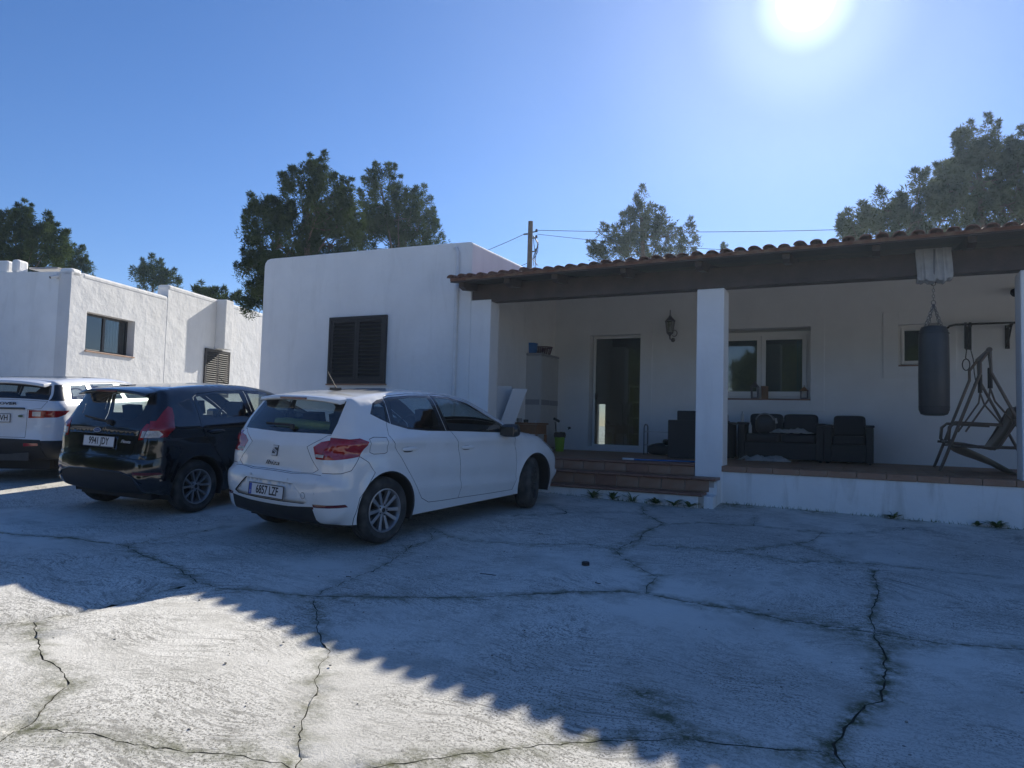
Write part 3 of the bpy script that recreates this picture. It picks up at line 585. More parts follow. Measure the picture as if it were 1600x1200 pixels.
# --- porch: plinth, floor, steps, columns, beam, rafters, tiled roof
ZF = 1.073
porch = thing('tiled_porch', 'open porch with terracotta tiled roof, dark beam, white columns and low white plinth', 'porch', (-2, 9.92, .6))
with Root(porch):
    mb = MB(); mb.box(-1.80, 7.0, 9.935, 10.3, .3, .992); mb.obj('plinth', M['plinth'])
    mb = MB(); mb.box(-5.955, 7.0, 9.96 + .34, YB - .002, .4, ZF - .012); mb.box(-5.42, -1.80, 9.965, 10.3, .4, ZF - .03); mb.obj('porch_floor', M['terracotta'])
    # floor tiles: one sheet of real tiles, too foreshortened to pick apart
    mb = MB(); y = 10.30
    while y < YB - .1:
        x = -5.93
        while x < 6.6:
            mb.box(x, x + .322, y, min(y + .322, YB - .01), ZF - .013, ZF); x += .33
        y += .33
    o = mb.obj('floor_tiles', M['terracotta']); o['kind'] = 'stuff'
    # coping tiles along the plinth edge
    cop = MB(); cop.box(0, .324, 0, .36, -.078, 0); cm = cop.mesh('coping_tile', M['terracotta'])
    for k in range(26):
        x = -1.795 + k * .33
        if x < 6.6: o = inst('coping_tile', cm, None, loc=(x, 9.925 - .012, ZF - .001)); b = o.modifiers.new('b', 'BEVEL'); b.width = .008; b.segments = 2
    # steps
    st = MB(); st.box(-5.42, -1.84, 9.65, 9.962, .4, .885); st.box(-5.42, -1.92, 9.37, 9.66, .4, .700); st.box(-5.42, -2.00, 9.42, 9.62, .3, .70)
    st.obj('step_core', M['mortar'])
    base = MB(); base.box(-5.42, -1.985, 9.345, 9.42, .3, .698); base.prism([(9.36, .3), (9.95, .3), (9.95, .88), (9.66, .88), (9.64, .70), (9.40, .69)], -1.985, -1.80, 'YZ'); base.obj('step_base', M['plinth'], bevel=.01)
    def course(x1, yf, z0, z1, n):
        w = (x1 + 5.42) / n
        for k in range(n):
            q = MB(); q.box(0, w - .010, 0, .02, 0, z1 - z0); yy = random.uniform(-.002, .002)
            o = q.obj('riser_tile', M['terracotta' if (k * 7 + int(z0 * 100)) % 5 else 'terracotta_dark'], loc=(-5.42 + w * k + .005, yf - .012 + yy, z0), bevel=.003)
    def nosing(x1, yf, yb, z, n, th=.036):
        w = (x1 + 5.42) / n
        for k in range(n):
            pr = [(yb, z - th), (yb, z), (yf + .018, z), (yf + .005, z - .006), (yf, z - .018), (yf + .005, z - .030), (yf + .018, z - th)]
            q = MB(); q.prism(pr, 0, w - .006, 'YZ'); q.obj('tread_tile', M['terracotta_dark'], loc=(-5.42 + w * k + .003, 0, 0))
    nosing(-2.16, 9.915, 10.30, ZF, 10); course(-2.16, 9.95, .918, ZF - .038, 10)
    nosing(-1.81, 9.59, 9.945, .915, 11); course(-1.90, 9.64, .732, .877, 11)
    nosing(-1.93, 9.31, 9.635, .728, 11)
    # columns
    for x in (-2.155, 1.562, 5.28):
        c = MB(); c.box(x, x + .372, 9.921, 10.292, .3 if x < -2 else ZF - .08, 3.508); c.obj('column', M['plaster'], bevel=.014)
    foot = MB(); foot.box(-2.17, -1.79, 9.916, 9.925, .92, 1.10)
    # beam, rafters, boards
    b = MB(); b.box(-5.79, 7.2, 9.935, 10.14, 3.515, 3.80); b.obj('beam', M['wood'], bevel=.006)
    zr = lambda y, x=0: 3.845 + (y - 9.37) * .135 + .013 * x
    rx = [-5.74, -4.94, -4.15, -3.10, -2.05, -.95, .07, 1.05, 2.1, 3.1, 4.1, 5.1, 6.1]
    for x in rx:
        q = MB(); hw = .045; v = []
        for xx in (x - hw, x + hw):
            v += [(xx, 9.50, zr(9.50, x) - .10), (xx, 9.50, zr(9.50, x) - .028), (xx, YB - .01, zr(YB, x) - .028), (xx, YB - .01, zr(YB, x) - .16), (xx, 9.62, zr(9.62, x) - .15)]
        q.add(v, [(0, 1, 2, 3, 4), (9, 8, 7, 6, 5)] + [(i, (i + 1) % 5, (i + 1) % 5 + 5, i + 5) for i in range(5)]); q.obj('rafter', M['wood'])
    # roof boards laid across the rafters, each its own
    y = 9.40; bw = .118
    while y < YB:
        q = MB(); y1 = min(y + bw - .004, YB - .003)
        x0 = -5.88 if y < 9.9 else -5.79
        q.add([(x0, y, zr(y, x0) - .026), (7.2, y, zr(y, 7.2) - .026), (7.2, y1, zr(y1, 7.2) - .026), (x0, y1, zr(y1, x0) - .026), (x0, y, zr(y, x0) - .006), (7.2, y, zr(y, 7.2) - .006), (7.2, y1, zr(y1, 7.2) - .006), (x0, y1, zr(y1, x0) - .006)],
              [(0, 3, 2, 1), (4, 5, 6, 7), (0, 1, 5, 4), (1, 2, 6, 5), (2, 3, 7, 6), (3, 0, 4, 7)]); q.obj('roof_board', M['wood_light' if y > 10.2 else 'wood'])
        y += bw
    # clay tiles
    def half(r, L_, up, t=.012, n=9, tap=.86, sq=.68):
        m_ = MB(); vs = []; sg = 1 if up else -1
        for (yy, rr) in ((0, r), (L_, r * tap)):
            for q in (rr, rr - t):
                for k in range(n + 1):
                    a = math.pi * k / n; vs.append((q * math.cos(a), yy, sg * q * math.sin(a) * sq))
        N = n + 1; fs = []
        for k in range(n):
            fs += [(k, k + 1, 2 * N + k + 1, 2 * N + k), (N + k, 3 * N + k, 3 * N + k + 1, N + k + 1), (k, N + k, N + k + 1, k + 1), (2 * N + k, 2 * N + k + 1, 3 * N + k + 1, 3 * N + k)]
        fs += [(0, 2 * N, 3 * N, N), (n, N + n, 3 * N + n, 2 * N + n)]
        return m_.add(vs, fs)
    cov = half(.074, .46, True); pan = half(.080, .46, False, tap=.95, sq=.22)
    mcov = cov.mesh('roof_tile', M['tile_clay'], True); mpan = pan.mesh('roof_tile', M['tile_clay'], True)
    sp = .181; ang = math.atan(.135); far = MB(); rr = random.Random(5)
    for c_ in range(72):
        x = -5.84 + c_ * sp
        for row in range(10):
            y = 9.33 + row * .41; z = zr(y, x)
            if row < 2 and x < 2.6:
                Mx = Matrix.Translation((x + rr.uniform(-.010, .010), y + rr.uniform(-.028, .022), z + .040 + rr.uniform(-.008, .008))) @ Matrix.Rotation(ang, 4, 'X') @ Matrix.Rotation(rr.uniform(-.06, .06), 4, 'Z')
                inst('roof_tile', mcov, None, Mx)
                inst('roof_tile', mpan, None, Matrix.Translation((x + sp / 2, y - .0, z + .048)) @ Matrix.Rotation(ang, 4, 'X'))
            else:
                if y > YB - .1: continue
                for src, dx, dz in ((cov, 0, .040), (pan, sp / 2, .048)):
                    Mx = Matrix.Translation((x + dx, y, z + dz)) @ Matrix.Rotation(ang, 4, 'X'); far.add([Mx @ Vector(v) for v in src.v], src.f)
    o = far.obj('roof_tiles', M['tile_clay'], smooth=True); o['kind'] = 'stuff'
    mo = MB(); mo.add([(a, b_, zr(b_, a) + c) for c in (0, .042) for a, b_ in ((-5.9, 9.42), (7.2, 9.42), (7.2, YB), (-5.9, YB))], [(0, 1, 5, 4), (4, 5, 6, 7), (0, 4, 7, 3), (1, 2, 6, 5), (0, 3, 2, 1)]); mo.obj('tile_bedding', M['tile_clay'])

# --- the building on the left
LP0 = Vector((-21.076, 12.656, 0)); LV = Vector((-.292394, .956298, 0)); LN = Vector((.956298, .292394, 0))
Lp = lambda u, w, z: tuple(LP0 + LV * u + LN * w + Vector((0, 0, z)))
left = thing('white_house', 'white flat-roofed house beyond the parked cars, sunlit rough side wall with deep-set dark window', 'house', tuple(LP0 + Vector((0, 0, 1.0))))
with Root(left):
    def lprism(pts, w0, w1, name, m_, bevel=.04):
        q = MB(); n = len(pts); q.add([Lp(u, w0, z) for u, z in pts] + [Lp(u, w1, z) for u, z in pts], [tuple(range(n))[::-1], tuple(range(n, 2 * n))] + [(i, (i + 1) % n, (i + 1) % n + n, i + n) for i in range(n)]); return q.obj(name, m_, bevel=bevel)
    q = MB(); wall_sheet(q, .0, 4.40, .3, 5.70, [(.68, 2.80, 3.42, 4.62)], lambda u, d, z: Lp(u, -d, z), .42); q.obj('wall', M['plaster_rough'], bevel=.05)
    q = MB(); q.obox(Lp(2.41, -.21, 5.66), LV, LN, (0, 0, 1), (1.98, .222, .10)); q.obj('coping', M['plaster_rough'], bevel=.07)
    q = MB(); wall_sheet(q, 4.40, 16.0, .3, 6.02, [], lambda u, d, z: Lp(u, .006 - d, z), .43); q.obj('wall', M['plaster_rough'], bevel=.04)
    q = MB(); q.obox(Lp(10.2, -.21, 6.08), LV, LN, (0, 0, 1), (5.8, .228, .11)); q.obj('coping', M['plaster_rough'], bevel=.07)
    lprism([(7.38, 4.20), (7.93, 4.20), (7.93, 6.18), (7.38, 6.18)], .0, .42, 'chimney_breast', M['plaster_rough'], .03)
    # front wall, its parapet stepped
    q = MB(); wall_sheet(q, -.415, -14, .3, 5.70, [], lambda w, d, z: Lp(.0 + d, w, z), .42); q.obj('front_wall', M['plaster'], bevel=.05)
    q = MB(); q.obox(Lp(.2, -.22, 5.68), LN, LV, (0, 0, 1), (.22, .2, .14)); q.obj('parapet_cap', M['plaster'], bevel=.08)
    q = MB(); q.obox(Lp(.22, -2.0, 5.90), LN, LV, (0, 0, 1), (.12, .2, .20)); q.obj('parapet_post', M['plaster'], bevel=.07)
    q = MB(); q.obox(Lp(.22, -8.2, 5.88), LN, LV, (0, 0, 1), (5.95, .2, .19)); q.obj('parapet', M['plaster'], bevel=.06)
    q = MB(); q.obox(Lp(1.4, -1.45, 5.93), LN, LV, (0, 0, 1), (.50, .9, .025)); q.obj('canopy_roof', M['plastic_grey_dark'])
    q = MB(); q.obox(Lp(8, -7.2, 4.9), LN, LV, (0, 0, 1), (6.8, 7.6, .1)); q.obj('roof_slab', M['plaster'])
    q = MB(); wall_sheet(q, -.4, -14, .3, 6.0, [], lambda w, d, z: Lp(16 - d, w, z), .4); wall_sheet(q, .4, 15.6, .3, 6.0, [], lambda u, d, z: Lp(u, -14 + d, z), .4); q.obj('far_wall', M['plaster'])
    # deep-set window: dark frame, two sliding panes
    def lbox(u0, u1, z0, z1, w0, w1, name, m_, parent=None, bevel=.006):
        q = MB(); q.obox(Lp((u0 + u1) / 2, (w0 + w1) / 2, (z0 + z1) / 2), LV, LN, (0, 0, 1), ((u1 - u0) / 2, (w1 - w0) / 2, (z1 - z0) / 2)); return q.obj(name, m_, parent, bevel=bevel)
    u0, u1, z0, z1 = .68, 2.80, 3.44, 4.62; f = MB()
    for (a, b_, c, d) in ((u0, u0 + .07, z0, z1), (u1 - .07, u1, z0, z1), (u0 + .07, u1 - .07, z1 - .07, z1), (u0 + .07, u1 - .07, z0, z0 + .07), ((u0 + u1) / 2 - .05, (u0 + u1) / 2 + .05, z0 + .07, z1 - .07)):
        f.obox(Lp((a + b_) / 2, -.30, (c + d) / 2), LV, LN, (0, 0, 1), ((b_ - a) / 2, .03, (d - c) / 2))
    fo = f.obj('window', M['frame_dark'], bevel=.005)
    lbox(u0 + .07, (u0 + u1) / 2 - .05, z0 + .07, z1 - .07, -.305, -.30, 'pane', M['glass'], fo, 0); lbox((u0 + u1) / 2 + .05, u1 - .07, z0 + .07, z1 - .07, -.305, -.30, 'pane', M['glass'], fo, 0)
    lbox(u0 - .02, u1 + .02, 3.395, 3.435, -.30, .045, 'window_sill', M['terracotta'], None, .006)
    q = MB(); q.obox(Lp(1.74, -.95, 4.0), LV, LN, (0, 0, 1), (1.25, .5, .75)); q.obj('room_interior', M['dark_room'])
    cu = MB()
    for k in range(8): cu.tube([Lp(2.05 + k * .06, -.40 - .02 * (k % 2), 3.5), Lp(2.05 + k * .06, -.40 - .02 * (k % 2), 4.55)], .035, 6)
    cu.obj('curtain', M['curtain'], smooth=True)
    shutters(None, 6.70, 8.40, 2.30, 4.17, lambda u, d, z: Lp(u, .035 + d, z), (tuple(LV), tuple(LN)), 20)
    # security camera on the front wall
    cpos = Vector(Lp(-.02, -.40, 5.56))
cm_ = thing('security_camera', 'small white security camera under the parapet at the corner of the far left house', 'camera', tuple(cpos))
with Root(cm_):
    q = MB(); q.obox(cpos + LN * -.02, LN, LV, (0, 0, 1), (.05, .03, .09)); q.obj('bracket', M['cam_white'], bevel=.01)
    d = (-LV - Vector((0, 0, .45)) - LN * .5).normalized(); q = MB(); q.tube([cpos - LV * .04, cpos - LV * .04 + d * .22], .045, 12); q.obj('housing', M['cam_white'], smooth=True)
    q = MB(); q.tube([cpos - LV * .04 + d * .2, cpos - LV * .04 + d * .235], .034, 12); q.obj('lens', M['black_plastic'], smooth=True)
# ------------------------------------------------------------------ cars
def profile_resample(pts, step=.035, n=8):
    c = np.array(catmull(pts, n)); seg = np.hypot(*np.diff(c, axis=0).T); s = np.r_[0, seg.cumsum()]; m = int(s[-1] / step) + 1
    t = np.linspace(0, s[-1], m); return np.stack([np.interp(t, s, c[:, 0]), np.interp(t, s, c[:, 1])], 1), t

class Body:
    """car hull: two side sheets (x,z) and a ribbon (s,y) that runs over tail, roof, screen and bonnet, cut into real panels"""
    def __init__(B, spec):
        B.sp = spec; B.prof, B.s = profile_resample(spec['profile']); B.n = len(B.prof)
        d = np.gradient(B.prof, axis=0); d /= np.linalg.norm(d, axis=1)[:, None] + 1e-9; B.nrm = np.stack([-d[:, 1], d[:, 0]], 1)   # outward: profile runs rear -> front over the top
        B.rad = np.interp(B.s / B.s[-1], [a for a, _ in B.knots('rad')], [b for _, b in B.knots('rad')])
        B.crown = np.interp(B.s / B.s[-1], [a for a, _ in B.knots('crown')], [b for _, b in B.knots('crown')])
        B.parts = {}
    def knots(B, key):
        out = []
        for x, z, v in B.sp[key]:
            i = np.argmin(np.hypot(B.prof[:, 0] - x, B.prof[:, 1] - z)); out.append((B.s[i] / B.s[-1], v))
        return sorted(out)
    def W(B, x, z): return B.sp['width'](np.asarray(x, float), np.asarray(z, float))
    def side_y(B, x, z):
        x = np.asarray(x, float); z = np.asarray(z, float); P = np.stack([x, z], 1)
        A = B.prof[:-1]; D = B.prof[1:] - A; L2 = (D ** 2).sum(1)
        t = np.clip(((P[:, None] - A[None]) * D[None]).sum(2) / L2[None], 0, 1); C = A[None] + t[..., None] * D[None]; dd = np.hypot(P[:, None, 0] - C[..., 0], P[:, None, 1] - C[..., 1])
        j = dd.argmin(1); k = np.arange(len(P)); d = dd[k, j]; tt = t[k, j]; r = B.rad[j] * (1 - tt) + B.rad[j + 1] * tt
        q = np.clip(1 - d / r, 0, 1); y = B.W(x, z) - r * (1 - np.sqrt(np.clip(1 - q * q, 0, 1)))
        for (ax, az, ar) in B.sp['arches']:
            h = np.hypot(x - ax, z - az) - ar; y += np.where((h > -.01) & (h < .09), .018 * np.clip(1 - h / .09, 0, 1) ** 1.5, 0)
        return y
    def add(B, key, V, F):
        p = B.parts.setdefault(key, MB()); p.add(V, F)
    def build(B):
        sp = B.sp; prof = B.prof
        # ---------------- sides
        bot = sp['bottom']                      # from front-bottom to rear-bottom
        outline = [tuple(p) for p in prof] + densify([tuple(prof[-1])] + list(bot) + [tuple(prof[0])], .07, False)[1:-1]
        arches = [[(ax + ar * math.cos(a), az + ar * math.sin(a)) for a in np.linspace(0, 2 * math.pi, 49)[:-1]] for ax, az, ar in sp['arches']]
        seg = [(outline, True)] + [(a, True) for a in arches]; regs = []; gaps = []
        for r in sp['side']:
            poly = densify(catmull(list(r['poly']) + [r['poly'][0]], 5)[:-1] if r.get('smooth') else list(r['poly']), .05)
            if r.get('gap'):
                o_, i_ = offset_poly(poly, .0026), offset_poly(poly, -.0026); seg += [(o_, True), (i_, True)]; gaps.append((o_, i_)); regs.append((r, i_))
            else: seg.append((poly, True)); regs.append((r, poly))
        pts = []
        g = .055
        for x in np.arange(prof[:, 0].min(), prof[:, 0].max(), g):
            for z in np.arange(.15, prof[:, 1].max(), g): pts.append((x + .013 * ((int(z / g)) % 2), z))
        inw = -B.nrm
        for i in range(0, B.n):
            for fr in (.04, .12, .25, .42, .62, .85):
                if fr < .3 or i % 2 == 0: pts.append(tuple(prof[i] + inw[i] * B.rad[i] * fr))
        for z0 in sp.get('creases', []): pts += densify(z0, .05, False)
        P = np.array(pts); P = P[pip(P, outline)]
        V, F = cdt([tuple(p) for p in P], seg, 1e-5); F = [f for f in F if len(f) == 3]
        cen = np.array([V[list(f)].mean(0) for f in F]); ok = pip(cen, outline)
        for a in arches: ok &= ~pip(cen, a)
        lab = np.full(len(F), -1); gapm = np.zeros(len(F), bool)
        for k, (r, poly) in reversed(list(enumerate(regs))): lab[pip(cen, poly)] = k
        for o_, i_ in gaps: gapm |= pip(cen, o_) & ~pip(cen, i_)
        for k, (r, poly) in enumerate(regs):
            if r.get('over'): gapm &= ~pip(cen, poly)
        lab[gapm] = -2; lab[~ok] = -9
        y = B.side_y(V[:, 0], V[:, 1])
        # exact seam with the ribbon along the profile
        for sgn, sd in ((1, 'L'), (-1, 'R')):
            for l in set(lab.tolist()):
                if l == -9: continue
                idx = np.where(lab == l)[0]; off = 0.0
                if l == -1: key = ('body', None, sp['paint'], sd, 0)
                elif l == -2: key = ('panel_seam', None, 'gap', sd, 0); off = -.008
                else:
                    r = regs[l][0]
                    if r.get('side') and r['side'] != sd: key = ('body', None, sp['paint'], sd, 0)
                    else: key = (r['name'], r.get('parent'), r['mat'], sd, r.get('id', 0)); off = r.get('off', 0)
                used = sorted({v for i in idx for v in F[i]}); mp = {v: k for k, v in enumerate(used)}
                vs = [(V[v, 0], sgn * (y[v] + off), V[v, 1]) for v in used]; fs = [tuple(mp[v] for v in F[i]) for i in idx]
                fs = [f if sgn < 0 else f[::-1] for f in fs]
                B.add(key, vs, fs)
        # ---------------- ribbon
        ye = B.W(prof[:, 0], prof[:, 1]) - B.rad
        ye = np.maximum(ye, .05)
        ol = [(B.s[i], -ye[i]) for i in range(B.n)] + [(B.s[i], ye[i]) for i in range(B.n - 1, -1, -1)]
        el = [(B.s[-1], v) for v in np.linspace(-ye[-1], ye[-1], 24)[1:-1]]; er = [(B.s[0], v) for v in np.linspace(ye[0], -ye[0], 24)[1:-1]]
        ol = ol[:B.n] + el + ol[B.n:] + er
        seg = [(ol, True)]; regs = []; gaps = []
        def conv(r):
            pl = densify(catmull(list(r['poly']) + [r['poly'][0]], 5)[:-1] if r.get('smooth') else list(r['poly']), .05)
            if r['on'] == 'rear':     # (y, z)
                k = B.prof[:, 1].argmax(); zz = B.prof[:k + 1, 1].copy(); zz = np.maximum.accumulate(zz + np.arange(k + 1) * 1e-6); return [(float(np.interp(z, zz, B.s[:k + 1])), yv) for yv, z in pl]
            xx = np.maximum.accumulate(B.prof[:, 0] + np.arange(B.n) * 1e-6); k = B.prof[:, 0].argmin()
            return [(float(np.interp(x, xx[k:], B.s[k:])), yv) for x, yv in pl]
        for r in sp['ribbon']:
            poly = conv(r)
            if r.get('gap'):
                o_, i_ = offset_poly(poly, .0026), offset_poly(poly, -.0026); seg += [(o_, True), (i_, True)]; gaps.append((o_, i_)); regs.append((r, i_))
            else: seg.append((poly, True)); regs.append((r, poly))
        pts = [(s_, yv) for s_ in np.arange(.03, B.s[-1], .06) for yv in np.arange(-.9, .91, .07)]; P = np.array(pts); P = P[pip(P, offset_poly(ol, -.01) if False else ol)]
        V, F = cdt([tuple(p) for p in P], seg, 1e-5); F = [f for f in F if len(f) == 3]
        cen = np.array([V[list(f)].mean(0) for f in F]); ok = pip(cen, ol); lab = np.full(len(F), -1); gapm = np.zeros(len(F), bool)
        for k, (r, poly) in reversed(list(enumerate(regs))): lab[pip(cen, poly)] = k
        for o_, i_ in gaps: gapm |= pip(cen, o_) & ~pip(cen, i_)
        for k, (r, poly) in enumerate(regs):
            if r.get('over'): gapm &= ~pip(cen, poly)
        lab[gapm] = -2; lab[~ok] = -9
        S = V[:, 0]; px = np.interp(S, B.s, prof[:, 0]); pz = np.interp(S, B.s, prof[:, 1]); nx = np.interp(S, B.s, B.nrm[:, 0]); nz = np.interp(S, B.s, B.nrm[:, 1]); yy = np.interp(S, B.s, ye); cr_ = np.interp(S, B.s, B.crown)
        q = np.clip(V[:, 1] / yy, -1, 1); h = cr_ * (1 - q * q)
        for l in set(lab.tolist()):
            if l == -9: continue
            idx = np.where(lab == l)[0]; off = 0.0; oo = h
            if l == -1: key = ('body', None, sp['paint'], 'C', 0)
            elif l == -2: key = ('panel_seam', None, 'gap', 'C', 0); off = -.008
            else:
                r = regs[l][0]; off = r.get('off', 0); key = (r['name'], r.get('parent'), r['mat'], r.get('sidekey', 'C'), r.get('id', 0))
            groups = [(key, idx)]
            if l >= 0 and regs[l][0].get('split'):
                groups = [((key[0], key[1], key[2], sd, key[4]), idx[(cen[idx, 1] > 0) == (sd == 'L')]) for sd in 'LR']
            for key, ix in groups:
                if not len(ix): continue
                used = sorted({v for i in ix for v in F[i]}); mp = {v: k for k, v in enumerate(used)}
                vs = [(px[v] + nx[v] * (h[v] + off), V[v, 1], pz[v] + nz[v] * (h[v] + off)) for v in used]
                B.add(key, vs, [tuple(mp[v] for v in F[i]) for i in ix])
                if l >= 0 and regs[l][0].get('skirt'):
                    ec = {}
                    for i in ix:
                        f = F[i]
                        for a, b_ in ((f[0], f[1]), (f[1], f[2]), (f[2], f[0])): ec[(min(a, b_), max(a, b_))] = ec.get((min(a, b_), max(a, b_)), 0) + 1
                    for (a, b_), c in ec.items():
                        if c == 1: B.add(key, [(px[v] + nx[v] * (h[v] + o2), V[v, 1], pz[v] + nz[v] * (h[v] + o2)) for v, o2 in ((a, off), (b_, off), (b_, 0), (a, 0))], [(0, 1, 2, 3)])
        return B
    def ribbon_point(B, on, a, yv, off=0):
        if on == 'rear': k = B.prof[:, 1].argmax(); zz = np.maximum.accumulate(B.prof[:k + 1, 1] + np.arange(k + 1) * 1e-6); S = np.interp(a, zz, B.s[:k + 1])
        else: xx = np.maximum.accumulate(B.prof[:, 0] + np.arange(B.n) * 1e-6); k = B.prof[:, 0].argmin(); S = np.interp(a, xx[k:], B.s[k:])
        f = lambda v: float(np.interp(S, B.s, v)); ye = B.W(B.prof[:, 0], B.prof[:, 1]) - B.rad
        h = f(B.crown) * max(0, 1 - (yv / f(ye)) ** 2) + off; n = Vector((f(B.nrm[:, 0]), 0, f(B.nrm[:, 1]))).normalized()
        return Vector((f(B.prof[:, 0]) + n.x * h, yv, f(B.prof[:, 1]) + n.z * h)), n

def weld(mb, name, material, parent):
    import bmesh
    bm = bmesh.new(); me = bpy.data.meshes.new(name); me.from_pydata(mb.v, [], mb.f); bm.from_mesh(me); bmesh.ops.remove_doubles(bm, verts=bm.verts, dist=.0006); bm.to_mesh(me); bm.free()
    me.materials.append(material); me.polygons.foreach_set('use_smooth', [True] * len(me.polygons)); me.update()
    o = bpy.data.objects.new(name, me); COL.objects.link(o); o.parent = parent; return o

def make_wheel(parent, x, y, r, side, steer, style, w=.20, rimr=.205, rimmat='rim'):
    e = bpy.data.objects.new('wheel', None); COL.objects.link(e); e.parent = parent; e.location = (x, y, r); e.rotation_euler = (0, 0, (0 if side < 0 else math.pi) + steer); e.empty_display_size = .1
    # local: axle along Y, outer face towards -Y
    h = w / 2
    t = MB().lathe([(rimr + .004, -h + .012), (rimr + .018, -h + .002), (r - .055, -h - .008), (r - .028, -h + .004), (r - .008, -h + .022), (r, -h + .05)] + [(r - .0, -h + .051), (r - .007, -h + .054), (r - .007, -h + .062), (r, -h + .065), (r, -.012), (r - .008, -.01), (r - .008, -.002), (r, 0), (r, h - .065), (r - .007, h - .062), (r - .007, h - .054), (r, h - .051), (r - .008, h - .022), (r - .028, h - .004), (rimr + .01, h)], (0, 0, 0), 'Y', 56)
    t.obj('tyre', M['rubber'], e, smooth=True)
    m = MB().lathe([(rimr + .006, -h + .006), (rimr - .004, -h + .004), (rimr - .014, -h + .02), (rimr - .022, -h + .05), (rimr - .03, h - .02), (rimr + .004, h)], (0, 0, 0), 'Y', 48)
    ro = m.obj('rim', M[rimmat], e, smooth=True)
    d = MB().lathe([(.0, .03), (.15, .03)], (0, 0, 0), 'Y', 24); d.lathe([(.0, .01), (rimr - .03, .02)], (0, 0, 0), 'Y', 24); d.obj('brake_disc', M['rim_dark'], e)
    s = MB(); f = -h + .016
    def spoke(a, w0, w1, r0, r1, bend=0.0):
        ca, sa = math.cos(a), math.sin(a); cb, sb = math.cos(a + bend), math.sin(a + bend)
        def P(rr, t_, d_, c=ca, s_=sa): return (rr * c - t_ * s_, d_, rr * s_ + t_ * c)
        vs = [P(r0, -w0, f + .018), P(r0, w0, f + .018), P(r1, w1, f, cb, sb), P(r1, -w1, f, cb, sb), P(r0, -w0 * 1.2, f + .05), P(r0, w0 * 1.2, f + .05), P(r1, w1 * 1.2, f + .04, cb, sb), P(r1, -w1 * 1.2, f + .04, cb, sb)]
        s.add(vs, [(0, 1, 2, 3), (4, 7, 6, 5), (0, 4, 5, 1), (1, 5, 6, 2), (2, 6, 7, 3), (3, 7, 4, 0)])
    if style == 'ten':
        for k in range(5):
            for o_ in (-.17, .17): spoke(2 * math.pi * k / 5 + .3 + o_ * 1.6, .013, .019, .04, rimr - .012, o_ * .5)
    elif style == 'fiveY':
        for k in range(5):
            a = 2 * math.pi * k / 5 + math.pi / 2
            for o_ in (-1, 1): spoke(a + o_ * .14, .010, .012, .05, rimr - .012, o_ * .16)
    elif style == 'steel':
        for k in range(12): spoke(2 * math.pi * k / 12, .020, .026, .08, rimr - .02)
    else:
        for k in range(7): spoke(2 * math.pi * k / 7, .02, .028, .04, rimr - .012)
    sm = M[rimmat]
    s.lathe([(.0, f + .010), (.030, f + .010), (.034, f + .014), (.060, f + .022), (.066, f + .05)], (0, 0, 0), 'Y', 24); s.obj('spokes', sm, e, bevel=.003)
    b = MB()
    for k in range(5):
        a = 2 * math.pi * k / 5; b.lathe([(.0, f + .014), (.009, f + .014), (.009, f + .03)], (.048 * math.cos(a), 0, .048 * math.sin(a)), 'Y', 8)
    b.lathe([(.0, f + .006), (.020, f + .007), (.024, f + .012)], (0, 0, 0), 'Y', 16); b.obj('wheel_bolts', M['rim_dark'], e)
    return e

def place_car(root, x, y, h):
    A_, B_ = -.017, .055; up = Vector((-A_, -B_, 1)).normalized(); fwd = Vector((-math.sin(h), math.cos(h), 0)); fwd = (fwd - up * fwd.dot(up)).normalized(); l = up.cross(fwd)
    root.matrix_world = Matrix(((fwd.x, l.x, up.x, x), (fwd.y, l.y, up.y, y), (fwd.z, l.z, up.z, A_ * x + B_ * y), (0, 0, 0, 1)))

def seats(root, zf=.62, ztop=1.16, rear_x=.15, front_x=1.05, w=.24):
    for x0, ys in ((front_x, (-.37, .37)), (rear_x, (-.42, 0, .42))):
        for y in ys:
            q = MB(); q.obox((x0 - .02, y, (zf + ztop) / 2 - .04), (1, 0, .22), (0, 1, 0), (-.22, 0, 1), (.06, w if x0 == front_x else .2, (ztop - zf) / 2)); q.obox((x0 + .26, y, zf - .1), (1, 0, -.1), (0, 1, 0), (.1, 0, 1), (.26, w if x0 == front_x else .2, .07)); q.obj('seat', M['seat'], root, bevel=.035)
            hz = ztop + (.06 if x0 == front_x else .02)
            q = MB(); q.obox((x0 - .12, y, hz), (1, 0, .15), (0, 1, 0), (-.15, 0, 1), (.045, .13, .09)); q.tube([(x0 - .11, y - .05, hz - .16), (x0 - .11, y - .05, hz)], .008, 6); q.tube([(x0 - .11, y + .05, hz - .16), (x0 - .11, y + .05, hz)], .008, 6); q.obj('headrest', M['seat'], root, bevel=.03)
def cabin(root, x0, x1, zb, belt, w, dash_x):
    q = MB(); q.box(x0, x1, -w, w, .18, zb); q.obj('underbody', M['trim_matt'], root)
    q = MB(); q.obox((dash_x, 0, belt - .10), (1, 0, .1), (0, 1, 0), (-.1, 0, 1), (.28, w - .04, .11)); q.obj('dashboard', M['seat'], root, bevel=.05)
    q = MB(); pts = [(dash_x - .42 + .05 * math.cos(a), .37 + .18 * math.sin(a), belt - .02 + .17 * math.cos(a)) for a in np.linspace(0, 2 * math.pi, 21)]; q.tube(pts, .014, 6, False); q.tube([(dash_x - .38, .37, belt - .02), (dash_x - .2, .37, belt - .08)], .03, 8); q.obj('steering_wheel', M['trim_matt'], root, smooth=True)
    q = MB(); q.obox((dash_x - .52, 0, belt + .17), (1, 0, 0), (0, 1, 0), (0, 0, 1), (.012, .11, .035)); q.tube([(dash_x - .52, 0, belt + .18), (dash_x - .50, 0, belt + .23)], .008, 6); q.obj('rear_view_mirror', M['trim_matt'], root, bevel=.01)

